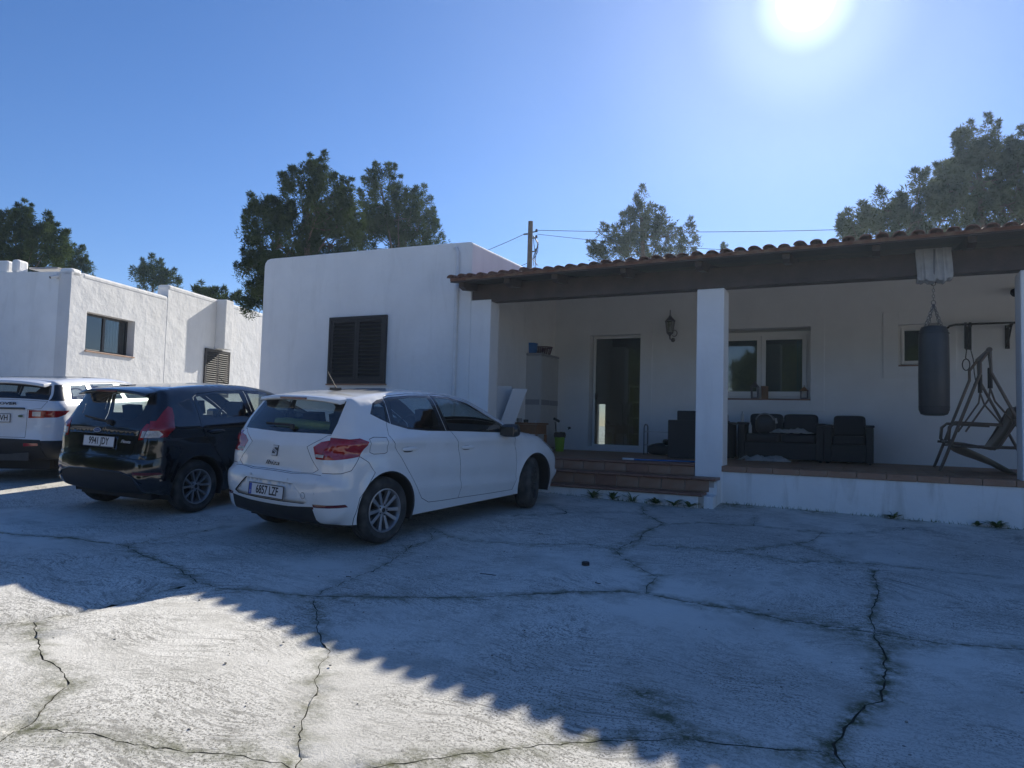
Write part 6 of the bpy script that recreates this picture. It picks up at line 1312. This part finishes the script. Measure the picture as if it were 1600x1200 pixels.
# punch bag on its chain; cloth round the beam
BX, BY = .70, 10.04
t = thing('punching_bag', 'black punching bag hanging on a chain from the porch beam', 'punching bag', (BX, BY, 1.8))
with Root(t):
    r = .165; q = MB().lathe([(0, 1.80), (.10, 1.803), (.145, 1.82), (r, 1.87), (r + .002, 2.3), (r - .001, 2.75), (.155, 2.84), (.135, 2.885), (.09, 2.90), (0, 2.90)], (BX, BY, 0), 'Z', 40); q.obj('bag_body', M['bag'], smooth=True)
    q = MB()
    for z in (1.90, 2.80): q.lathe([(r + .001, z), (r + .0035, z + .006), (r + .001, z + .012)], (BX, BY, 0), 'Z', 40)
    q.obj('seam', M['rattan'], smooth=True)
    def link(q, c, d, n, L_=.026, w=.014, rr_=.0042):
        d, n = Vector(d).normalized(), Vector(n).normalized(); pts = []
        for k in range(12):
            a = 2 * math.pi * k / 12; e = (L_ - w) * (1 if math.sin(a) > 0 else -1); pts.append(Vector(c) + n * w * math.cos(a) + d * (w * math.sin(a) + e * .6))
        q.tube(pts + [pts[0]], rr_, 5, False)
    ring = Vector((BX, BY, 3.17)); q = MB()
    for k in range(4):
        a = k * math.pi / 2 + .5; e = Vector((BX + .11 * math.cos(a), BY + .11 * math.sin(a), 2.89)); n = 9
        for i in range(n):
            c = ring.lerp(e, (i + .5) / n); d = (e - ring); pr = d.cross(Vector((math.cos(a + 1.2), math.sin(a + 1.2), 0))) if i % 2 else Vector((-math.sin(a), math.cos(a), 0)); link(q, c, d, pr, .022, .0125)
    link(q, (BX, BY, 3.19), (0, 0, 1), (1, 0, 0), .03, .022, .005)
    for i in range(5): link(q, (BX, BY, 3.235 + i * .036), (0, 0, 1), (1, 0, 0) if i % 2 else (0, 1, 0), .024, .013)
    link(q, (BX, BY, 3.445), (0, 0, 1), (1, 0, 0), .055, .024, .006)
    q.obj('chain', M['chain'], smooth=True)
    q = MB(); q.tube([(BX, 9.90, 3.50), (BX, 9.885, 3.62), (BX, 9.89, 3.80), (BX, 9.93, 3.84), (BX, 10.14, 3.84), (BX, 10.165, 3.6), (BX, 10.13, 3.49), (BX, 10.04, 3.46), (BX, 9.94, 3.475), (BX, 9.90, 3.50)], .012, 6, False); q.obj('beam_chain', M['chain'], smooth=True)
q = MB(); n = 22; rr = np.random.default_rng(3)
V = []; sec = [(10.16, 3.84), (9.922, 3.84), (9.905, 3.80), (9.90, 3.65), (9.90, 3.52), (9.915, 3.47), (9.96, 3.455), (10.08, 3.455), (10.15, 3.50), (10.16, 3.62), (10.16, 3.84)]
for i in range(n):
    u = i / (n - 1); x = BX - .19 + .38 * u; w_ = .012 * math.sin(u * 19) + .008 * math.sin(u * 41 + 1)
    for (y, z) in sec: V.append((x + .012 * math.sin(z * 31), y - abs(w_) * (1 if y < 10 else -1), z - (.025 * (1 - abs(2 * u - 1) ** 3) + w_ if z < 3.53 else 0)))
m_ = len(sec); q.add(V, [(i * m_ + j, (i + 1) * m_ + j, (i + 1) * m_ + j + 1, i * m_ + j + 1) for i in range(n - 1) for j in range(m_ - 1)]); o = q.obj('cloth_wrap', M['cloth_white'], smooth=True); s_ = o.modifiers.new('t', 'SOLIDIFY'); s_.thickness = .008
tag(o, 'off-white cloth wrapped round the beam under the punching bag chain', 'cloth')

# pull-up bar on the wall with straps
t = thing('pull_up_bar', 'dark wall-mounted pull-up bar behind the punching bag', 'pull-up bar', (1.7, YB, 3.3))
with Root(t):
    yb = YB - .42
    q = MB(); q.tube([(1.02, YB - .30, 3.12), (1.06, yb, 3.22), (1.12, yb, 3.285), (1.20, yb, 3.305), (2.35, yb, 3.305)], .017, 10); q.obj('bar', M['metal_dark'], smooth=True)
    for x in (1.40, 1.93):
        q = MB(); q.box(x - .03, x + .03, YB - .02, YB - .001, 2.95, 3.32); q.obj('wall_plate', M['metal_dark'], bevel=.003)
        q = MB(); q.box(x - .02, x + .02, yb, YB - .021, 3.27, 3.30); q.tube([(x, yb + .03, 3.27), (x, YB - .02, 3.00)], .014, 8); q.obj('bracket', M['metal_dark'])
t = thing('exercise_straps', 'dark exercise straps hanging from the left part of the pull-up bar', 'straps', (1.35, YB - .42, 3.3))
with Root(t):
    yb = YB - .44
    for x, z0 in ((1.33, 2.92), (1.39, 2.90)): q = MB(); q.box(x - .018, x + .018, yb - .012, yb - .004, z0, 3.33); q.obj('strap', M['cushion'], bevel=.002)
    q = MB(); q.tube([(1.345, yb, 2.92), (1.33, yb, 2.78)] + [(1.335 + .05 * math.sin(a), yb, 2.67 + .09 * math.cos(a)) for a in np.linspace(0, 2 * math.pi, 14)], .008, 6); q.obj('loop', M['cushion'], smooth=True)
    q = MB(); q.tube([(1.395, yb, 2.91), (1.43, yb, 2.75), (1.44, yb, 2.55), (1.46, yb, 2.40), (1.43, yb, 2.36), (1.45, yb, 2.33)], .007, 6); q.obj('cord', M['cushion'], smooth=True)
t = thing('spotlight', 'dark spotlight on the wall at the right edge above the pull-up bar', 'spotlight', (2.06, YB, 3.83))
with Root(t):
    q = MB(); q.lathe([(0, -.001), (.05, -.001), (.05, -.03), (0, -.03)], (2.10, YB, 3.86), 'Y', 14); q.tube([(2.10, YB - .03, 3.86), (2.08, YB - .10, 3.85)], .012, 8); q.obj('mount', M['metal_dark'])
    q = MB(); q.tube([(2.10, YB - .09, 3.86), (2.0, YB - .19, 3.80)], [.055, .065], 14); q.obj('lamp_head', M['metal_dark'], smooth=True)

# garden swing seat
t = thing('swing_seat', 'bronze tubular garden swing seat with pale sling fabric at the right end of the porch', 'swing', (1.45, 11.7, ZF))
with Root(t):
    ridge = [(1.395, 11.05, 2.70), (1.42, 12.42, 2.69)]
    q = MB(); q.tube(ridge, .026, 10); q.lathe([(0, -.03), (.034, -.03), (.034, .03), (0, .03)], ridge[0], 'Y', 12); q.obj('ridge_tube', M['swing'], smooth=True)
    for i, (px, py, pz) in enumerate(ridge):
        q = MB(); q.tube([(px - .01, py, pz - .02), (px - .10, py, pz - .16), (px - .10, py, pz - .30), (px - .56, py + (.05 if i == 0 else 0), ZF + .01)], .020, 8); q.obj('leg', M['swing'], smooth=True)
        q = MB(); q.tube([(px + .01, py, pz - .02), (px + .02, py, pz - .30), (px + .62, py, ZF + .01)], .020, 8); q.obj('leg', M['swing'], smooth=True)
        q = MB(); q.tube([(px - .44, py, ZF + .35), (px + .46, py, ZF + .35)], .013, 8); q.obj('cross_bar', M['swing'], smooth=True)
        # spring and hanger rods
        sx = px + .02; y_ = py + (.10 if i == 0 else -.10)
        q = MB(); q.tube([(px, y_, pz), (sx, y_, 2.45)], .007, 6); q.tube([(sx, y_, 2.47), (sx, y_, 2.20)], .030, 10); q.obj('spring', M['metal_dark'], smooth=True)
        q = MB(); q.tube([(sx, y_, 2.20), (sx - .02, y_, 2.05), (sx - .28, y_, 1.62)], .012, 6); q.tube([(sx, y_, 2.20), (sx + .05, y_, 2.03), (sx + .32, y_, 1.66)], .012, 6); q.obj('hanger', M['swing'], smooth=True)
        q = MB(); q.tube([(.98, y_, 1.47), (.94, y_, 1.52), (.955, y_, 1.68), (1.02, y_, 1.74), (1.55, y_, 1.72)], .022, 8); q.obj('armrest', M['swing'], smooth=True)
        q = MB(); q.tube([(.90, y_, 1.475), (1.10, y_, 1.46), (1.42, y_, 1.405), (1.50, y_, 1.42), (1.60, y_, 1.60), (1.78, y_, 1.97)], .018, 8); q.obj('seat_rail', M['swing'], smooth=True)
    y0, y1 = 11.17, 12.30
    q = MB(); q.tube([(.96, y0, 1.48), (.96, y1, 1.48)], .016, 8); q.tube([(1.78, y0, 1.97), (1.78, y1, 1.97)], .016, 8); q.tube([(1.46, y0, 1.40), (1.46, y1, 1.40)], .014, 8); q.obj('seat_cross_tube', M['swing'], smooth=True)
    for k, (a, b_) in enumerate((((1.475, 1.40), (1.79, 1.98)), )):
        q = MB(); n = 10; V = []
        for i in range(n + 1):
            u = i / n; x = a[0] + (b_[0] - a[0]) * u; z = a[1] + (b_[1] - a[1]) * u - .0
            for y in (y0 + .01, y1 - .01): V.append((x + .05 * math.sin(math.pi * u) * .6, y, z - .05 * math.sin(math.pi * u) * .5))
        q.add(V, [(2 * i, 2 * i + 2, 2 * i + 3, 2 * i + 1) for i in range(n)]); o = q.obj('back_sling', M['swing'], smooth=True); s_ = o.modifiers.new('t', 'SOLIDIFY'); s_.thickness = .018
    q = MB(); n = 18; V = []
    for i in range(n + 1):
        u = i / n; x = 1.0 + .95 * u; z = 1.50 - .55 * u ** .8 + .06 * math.sin(3 * u)
        for j in range(7):
            v = j / 6; V.append((x, 11.3 + .9 * v, z - .10 * math.sin(math.pi * v) * (1 - u * .5) + .012 * math.sin(9 * v + 6 * u)))
    q.add(V, [(i * 7 + j, (i + 1) * 7 + j, (i + 1) * 7 + j + 1, i * 7 + j + 1) for i in range(n) for j in range(6)]); o = q.obj('loose_cover', M['mesh_fabric'], smooth=True); s_ = o.modifiers.new('t', 'SOLIDIFY'); s_.thickness = .004

# ------------------------------------------------------------------ utility pole and wires
PX, PY = -10.75, 22.4
pole_top = 8.75
t = thing('utility_pole', 'dark wooden utility pole behind the tiled roof with brackets and wires', 'pole', (PX, PY, 1.2))
with Root(t):
    q = MB(); q.tube([(PX, PY, 0.6), (PX + .0, PY, pole_top)], [.12, .085], 12); q.obj('post', M['pole_wood'], smooth=True)
    for dz in (.40, .62, 1.1):
        q = MB(); q.tube([(PX + .1, PY - .02, pole_top - dz), (PX + .30, PY - .05, pole_top - dz)], .022, 6); q.lathe([(0, 0), (.04, .01), (.045, .05), (.02, .09), (0, .09)], (PX + .26, PY - .05, pole_top - dz), 'Z', 8); q.obj('insulator_bracket', M['metal_dark'])
    q = MB(); q.tube([(PX - .26, PY, pole_top - .44), (PX - .1, PY, pole_top - .44)], .03, 6); q.obj('insulator_bracket', M['metal_dark'])
    q = MB(); rr = random.Random(4)
    for k in range(4): q.tube([(PX + .16, PY - .1, pole_top - .55)] + [(PX + .16 + rr.uniform(-.02, .25), PY - .1, pole_top - .55 - .28 * i + rr.uniform(-.05, .05)) for i in range(1, 5)], .012, 4)
    q.obj('loose_wires', M['cable'])
def wire(a, b, sag, r, label):
    a, b = Vector(a), Vector(b); pts = [a.lerp(b, i / 24) - Vector((0, 0, sag * 4 * (i / 24) * (1 - i / 24))) for i in range(25)]; q = MB().tube(pts, r, 5); o = q.obj('cable', M['cable'], smooth=True); tag(o, label, 'cable', 'overhead wires')
wire((PX + .3, PY - .05, pole_top - .36), (24, 30, 9.6), .9, .010, 'upper overhead wire running right from the utility pole')
wire((PX + .3, PY - .05, pole_top - .50), (24, 29, 9.3), 1.7, .008, 'thin lower overhead wire sagging right from the pole, under the upper one')
wire((PX - .26, PY, pole_top - .44), (-15.2, 20.5, 6.6), .15, .010, 'upper wire running down left from the utility pole')
wire((PX - .1, PY, pole_top - 1.5), (-15.0, 20.0, 5.6), .15, .010, 'lower wire running down left from the utility pole')

# ------------------------------------------------------------------ trees
def leaf_mesh(name, centers, radii, dens, size, material, seed, up=.3, aspect=.3):
    """thousands of single leaf / needle-tuft faces clustered round clump centres"""
    rg = np.random.default_rng(seed); C = np.repeat(np.array(centers), dens, axis=0); Rr = np.repeat(np.array(radii), dens)
    N = len(C); d = rg.normal(size=(N, 3)); d /= np.linalg.norm(d, axis=1)[:, None]; rad = rg.random(N) ** .45
    P = C + d * (rad * Rr)[:, None] * np.array([1, 1, .85])
    a = d * .9 + rg.normal(size=(N, 3)) * .45 + np.array([0, 0, up]); a /= np.linalg.norm(a, axis=1)[:, None]
    b = np.cross(a, rg.normal(size=(N, 3))); b /= np.linalg.norm(b, axis=1)[:, None]; L = size * rg.uniform(.6, 1.4, N)[:, None]
    V = np.stack([P - b * L * aspect * .5, P + b * L * aspect * .5, P + a * L], 1).reshape(-1, 3).astype(np.float32)
    me = bpy.data.meshes.new(name); me.vertices.add(3 * N); me.vertices.foreach_set('co', V.ravel()); me.loops.add(3 * N); me.loops.foreach_set('vertex_index', np.arange(3 * N, dtype=np.int32))
    me.polygons.add(N); me.polygons.foreach_set('loop_start', np.arange(0, 3 * N, 3, dtype=np.int32)); me.polygons.foreach_set('loop_total', np.full(N, 3, np.int32)); me.materials.append(material); me.update(calc_edges=True); return me
def tree(label, base, trunk_top, lobes, kind, seed, leaf=.20, dens=90, per=1.0, clump=.42, group=None, name='pine_tree'):
    """lobes: (centre xyz, radii xyz); clumps fill each lobe's shell, spiky towards the top"""
    rr = random.Random(seed); t = thing(name, label, 'tree', base, 0, group); B0 = Vector(base); cs = []; rs = []; br = []
    for (c, r) in lobes:
        n = int(per * 11 * (r[0] * r[1] + r[0] * r[2] + r[1] * r[2]))
        for k in range(n):
            while True:
                v = Vector((rr.uniform(-1, 1), rr.uniform(-1, 1), rr.uniform(-1, 1)))
                if .25 < v.length < 1: break
            v = v * (v.length ** -.45) if v.length < .8 else v
            f = 1.0 - .38 * max(0, v.z) ** 1.3
            p = Vector((c[0] + v.x * r[0] * f, c[1] + v.y * r[1] * f, c[2] + v.z * r[2])); q_ = clump * rr.uniform(.45, 1.25); cs.append(tuple(p - B0)); rs.append(q_)
            if rr.random() < .55:
                for u_ in (1.0, 1.7): p2 = p + Vector((v.x * .35, v.y * .35, .45 + .35 * rr.random())) * clump * 1.25 * u_; cs.append(tuple(p2 - B0)); rs.append(q_ * (.55 if u_ < 1.5 else .32))
            if rr.random() < .16: br.append((Vector(c) - B0, p - B0))
    inst('crown', leaf_mesh('crown', cs, rs, dens, leaf, M[kind], seed), t)['kind'] = 'stuff'
    q = MB(); T = Vector(trunk_top) - B0; mid = T * .5 + Vector((rr.uniform(-.3, .3), rr.uniform(-.3, .3), 0)); q.tube([(0, 0, -.5), tuple(mid * .5), tuple(mid), tuple(T)], [.24, .2, .15, .05], 10); q.obj('trunk', M['bark'], t, smooth=True)
    q = MB()
    for a, b_ in br:
        s_ = T * rr.uniform(.55, .95) if rr.random() < .5 else a; m2 = s_.lerp(b_, .5) + Vector((0, 0, rr.uniform(-.2, .25))); q.tube([tuple(s_), tuple(m2), tuple(b_)], [.035, .02, .008], 5)
    if br: q.obj('limbs', M['bark'], t, smooth=True)['kind'] = 'stuff'
    return t
CAMP = Vector((0, 0, 1.5634)); RC = ((0.89296, 0.00061, 0.45013), (0.4493, -0.06218, -0.89122), (0.02745, 0.99806, -0.0558))
def spot(px, py, d):
    """the place at depth d along the sight line of a photo point: used to site things far away"""
    v = Vector(((px - 800) / 1109 * d, -(py - 600) / 1109 * d, -d)); return CAMP + Vector([sum(RC[i][j] * v[j] for j in range(3)) for i in range(3)])
def lobes(d, L_, dr=1.0):
    out = []
    for (px, py, rx, rz, *dd) in L_:
        k = (d + (dd[0] if dd else 0)) / 1109; out.append((tuple(spot(px, py, d + (dd[0] if dd else 0))), (rx * k, max(rx, rz) * k * dr * .8, rz * k)))
    return out
def gbase(px, d): p = spot(px, 640, d); return (p.x, p.y, float(gz(p.x, p.y)))
tree('tall dark pine directly behind the tall white block, left of its twin', gbase(470, 24), tuple(spot(480, 330, 24)), lobes(24, [(490, 320, 62, 66), (430, 385, 56, 66), (515, 385, 50, 68, 1), (412, 350, 36, 40), (402, 440, 26, 40), (392, 410, 18, 22), (400, 476, 20, 16), (455, 440, 55, 50, 1), (545, 335, 26, 34)]), 'pine', 11, .095, 130, 1.75, .29)
tree('broad dark pine behind the tall white block, right of its twin', gbase(625, 29), tuple(spot(622, 330, 29)), lobes(29, [(602, 325, 38, 62), (640, 340, 40, 52), (610, 390, 52, 50, 1), (660, 372, 32, 40), (575, 360, 20, 40), (690, 385, 12, 12)]), 'pine', 12, .105, 105, 1.25, .31)
tree('dense dark pine behind the far left house at the left frame edge', gbase(30, 34), tuple(spot(30, 380, 34)), lobes(34, [(35, 372, 38, 44), (5, 385, 30, 44), (70, 385, 30, 42), (88, 385, 15, 24), (20, 420, 50, 25)]), 'pine', 13, .12, 120, 1.3, .38)
tree('small round pine just right of the dense pine behind the far left house', gbase(118, 44), tuple(spot(120, 420, 44)), lobes(44, [(124, 410, 18, 18), (100, 420, 20, 12), (135, 425, 9, 14)]), 'pine', 14, .11, 140, 1.4, .32)
tree('small pointed pine above the stepped parapet of the far left house', gbase(240, 52), tuple(spot(240, 430, 52)), lobes(52, [(238, 432, 26, 24), (236, 415, 11, 14), (222, 440, 18, 18), (265, 445, 10, 16), (255, 435, 12, 14)]), 'pine', 15, .19, 70, .6, .46)
tree('low shrubby pine top showing over the far end of the left house roof', gbase(335, 36), tuple(spot(340, 465, 36)), lobes(36, [(322, 460, 16, 9), (345, 466, 22, 8), (372, 474, 10, 6)]), 'pine', 16, .18, 60, 1.8, .28)
tree('pointed grey-green pine rising behind the tiled roof near the utility pole', gbase(1005, 27), tuple(spot(1002, 340, 27)), lobes(27, [(1003, 345, 20, 44), (985, 370, 26, 38), (1040, 370, 20, 34), (1018, 385, 52, 32, 1), (945, 385, 30, 26), (1075, 380, 14, 26), (925, 398, 14, 14), (960, 362, 12, 16)]), 'olive', 17, .11, 70, 1.3, .26)
tree('bushy olive tree over the tiled roof, lower left of the tall pine', gbase(1400, 20), tuple(spot(1400, 350, 20)), lobes(20, [(1345, 352, 36, 26), (1385, 330, 34, 38), (1430, 322, 40, 46), (1470, 345, 40, 50), (1395, 362, 70, 30), (1480, 300, 26, 40)]), 'olive', 18, .11, 75, 1.9, .22, name='olive_tree')
tree('tall feathery pine over the right end of the tiled roof', gbase(1530, 21), tuple(spot(1530, 250, 21)), lobes(21, [(1512, 240, 20, 44), (1545, 235, 20, 40), (1530, 285, 48, 55), (1590, 290, 40, 60), (1570, 330, 60, 60), (1480, 290, 22, 36), (1625, 280, 40, 60), (1600, 240, 22, 30), (1640, 350, 60, 60)]), 'olive', 19, .10, 95, 2.0, .23)
tree('tiny tree tip just showing above the roof tiles in the middle', gbase(1132, 40), tuple(spot(1132, 392, 40)), lobes(40, [(1132, 388, 3, 8)]), 'pine', 20, .12, 60, 5, .13)
# trees on the near side of the yard, seen mirrored in the porch windows and the car glass
for k, (x, y, h, lb) in enumerate(((5.5, -13.0, 6.6, 'round pine behind the viewer, mirrored in the big porch window'), (.8, -14.5, 7.2, 'tallest pine behind the viewer, in the middle of the row'), (-4.0, -15.5, 6.8, 'pine behind the viewer, mirrored in the glass door'), (-12.0, -14.0, 6.5, 'pine behind the viewer on the far left of the row'), (11.0, -12.0, 6.3, 'pine behind the viewer on the right side of the yard'))):
    z0 = float(gz(x, y)); tree(lb, (x, y, z0), (x, y, z0 + h * .7), [((x, y, z0 + h * .62), (2.9, 2.4, h * .40)), ((x + 1, y, z0 + h * .33), (3.1, 2.2, h * .33))], 'pine', 30 + k, .36, 60, .8, .62)

for k, (x, y, h, lb) in enumerate(((-22.0, -8.0, 7.5, 'nearest added pine left of the yard, unseen behind the viewer'), (-30.0, -4.0, 8.5, 'added unseen pine left of the yard, mirrored in the dark hatchback tailgate'), (-33.0, -13.0, 9.0, 'farther added pine left of the yard, unseen behind the viewer'), (-40.0, -7.0, 9.5, 'farthest added pine left of the yard, out of view'), (-24.0, -16.0, 8.0, 'added pine at the rear corner of the unseen group left of the yard'))):  # unseen pines added to darken the reflection in the dark hatchback's tailgate
    z0 = float(gz(x, y)); tree(lb, (x, y, z0), (x, y, z0 + h * .7), [((x, y, z0 + h * .60), (3.2, 3.0, h * .40)), ((x + 1, y, z0 + h * .30), (3.6, 3.0, h * .30))], 'pine', 40 + k, .42, 55, .55, .75)

# ------------------------------------------------------------------ weeds, debris
def weed(x, y, label, n, L_, seed, z=None, w=.022):
    rr = random.Random(seed); q = MB(); x, y = regz(x, y); z = float(gz(x, y)) if z is None else z
    for k in range(n):
        a = rr.uniform(0, 2 * math.pi); l = L_ * rr.uniform(.5, 1.1); el = rr.uniform(.3, 1.25); pts = []
        for i in range(5):
            u = i / 4; r_ = l * (math.cos(el) * u + .12 * u * u); pts.append((r_ * math.cos(a), r_ * math.sin(a), l * math.sin(el) * (u - .35 * u * u) + .004))
        wd = [w * s_ for s_ in (.25, .8, 1.0, .75, .05)]; V = []
        for p, ww in zip(pts, wd): V += [(p[0] - math.sin(a) * ww, p[1] + math.cos(a) * ww, p[2] + ww * .3), (p[0], p[1], p[2]), (p[0] + math.sin(a) * ww, p[1] - math.cos(a) * ww, p[2] + ww * .3)]
        q.add(V, [(3 * i + j, 3 * i + j + 1, 3 * i + j + 4, 3 * i + j + 3) for i in range(4) for j in (0, 1)])
    o = q.obj('weed', M['weed'], smooth=True, loc=(x, y, z)); tag(o, label, 'weed', 'weeds at the foot of the walls')
for i, a in enumerate(((-3.40, 9.30, 'clump of broad green weeds at the foot of the steps, leftmost of the row', 16, .17), (-3.12, 9.31, 'second clump of green weeds from the left along the bottom step', 14, .14), (-2.84, 9.30, 'upright weed with narrow leaves before the middle of the bottom step', 12, .17),
                       (-2.52, 9.31, 'leafy weed under the bottom step, third gap before the white step end', 16, .13), (-2.28, 9.30, 'small spreading weed near the right end of the bottom step', 9, .12), (-2.08, 9.28, 'thin weed by the corner of the white step end', 8, .12),
                       (.26, 9.87, 'small leafy weed at the foot of the white plinth, middle', 12, .11), (1.30, 9.86, 'dark leafy weed at the foot of the plinth near the right edge', 16, .12), (1.12, 9.88, 'tiny weed left of the dark leafy one by the plinth', 6, .08))):
    weed(a[0], a[1], a[2], a[3] + 6, a[4] * 1.35, 50 + i, w=.020 if i != 2 else .010)
q = MB(); rr = random.Random(9)
for k in range(420):
    s_ = rr.random(); x, y = (-5.3 + 3.4 * s_, 9.335 - abs(rr.gauss(0, .03))) if k % 2 else (-1.78 + 3.5 * s_, 9.92 - abs(rr.gauss(0, .035)))
    z = float(gz(x, y)); l = rr.uniform(.015, .05); a = rr.uniform(0, 6.28); q.add([(x, y, z), (x + .006, y, z), (x + .02 * math.cos(a), y + .02 * math.sin(a), z + l)], [(0, 1, 2)])
o = q.obj('grass_tufts', M['weed']); tag(o, 'thin grass and moss along the foot of the steps and plinth', 'grass', kind='stuff')
q = MB(); rr = random.Random(12)
for k in range(900):
    x, y = rr.uniform(-9, 3.5), rr.uniform(1.2, 9.6); r_ = rr.choice((.003, .004, .005, .008)); z = float(gz(x, y)); blob(q, (x, y, z + r_ * .3), (1, 0, 0), (0, 1, 0), (0, 0, 1), (r_, r_ * rr.uniform(.6, 1), r_ * .6), 2.5, 6)
o = q.obj('grit', M['stone']); tag(o, 'loose grit scattered on the cracked concrete', 'grit', kind='stuff')
q = MB().lathe([(0, 0), (.030, 0), (.034, .004), (.034, .028), (.028, .034), (.012, .030), (0, .030)], (0, 0, 0), 'Z', 18); o = q.obj('cap', M['black_plastic'], smooth=True, loc=(-2.189, 5.836, float(gz(-2.189, 5.836)) + .001)); tag(o, 'small round black cap lying alone on the concrete', 'cap')
def leafbit(x, y, s_, seed, lb, m_='bark'):
    rr = random.Random(seed); q = MB(); n = 9; V = [(0, 0, .012)] + [(s_ * rr.uniform(.5, 1) * math.cos(2 * math.pi * k / n), .6 * s_ * rr.uniform(.5, 1) * math.sin(2 * math.pi * k / n), rr.uniform(.002, .02)) for k in range(n)]; q.add(V, [(0, k + 1, (k + 1) % n + 1) for k in range(n)]); o = q.obj('dry_leaf', M[m_], loc=(x, y, float(gz(x, y)) + .003)); tag(o, lb, 'leaf', 'dry leaves on the concrete')
leafbit(-1.892, 5.337, .035, 1, 'curled dry leaf a step nearer than the black cap'); leafbit(-3.035, 6.764, .03, 2, 'small dry leaf far off in the shade, near a crack', 'stone'); leafbit(-3.45, 8.9, .03, 3, 'dry leaf between the white hatchback front wheel and the steps')
for i, (x, y, a, L_, lb) in enumerate(((-2.84, 5.14, .1, .14, 'thin curved twig lying on the shaded concrete'), (-3.708, 4.521, .3, .04, 'short dark twig by the long crack'))):
    x, y = regz(x, y); q = MB(); z = float(gz(x, y)) + .005; q.tube([(x, y, z), (x + L_ * .4 * math.cos(a), y + L_ * .4 * math.sin(a) - .01, z + .004), (x + L_ * math.cos(a), y + L_ * math.sin(a), z)], .003, 5); o = q.obj('twig', M['bark']); tag(o, lb, 'twig')

# ------------------------------------------------------------------ thin scattering volume added to imitate the lens glare veil
hz = MB().box(-60, 45, -24, 62, -3.0, 24.0).obj('glare_veil', None); hz['kind'] = 'stuff'; hz['label'] = 'added thin volume over the whole yard, imitating lens glare'; hz['category'] = 'glare_veil'
hm = bpy.data.materials.new('glare_veil_air'); hm.use_nodes = True; hn = hm.node_tree; hn.nodes.clear(); ho = hn.nodes.new('ShaderNodeOutputMaterial'); pv = hn.nodes.new('ShaderNodeVolumePrincipled')
pv.inputs['Density'].default_value = .0007; pv.inputs['Anisotropy'].default_value = .6; pv.inputs['Color'].default_value = (.55, .74, 1, 1); hn.links.new(pv.outputs[0], ho.inputs['Volume'])
hz.data.materials.clear(); hz.data.materials.append(hm)
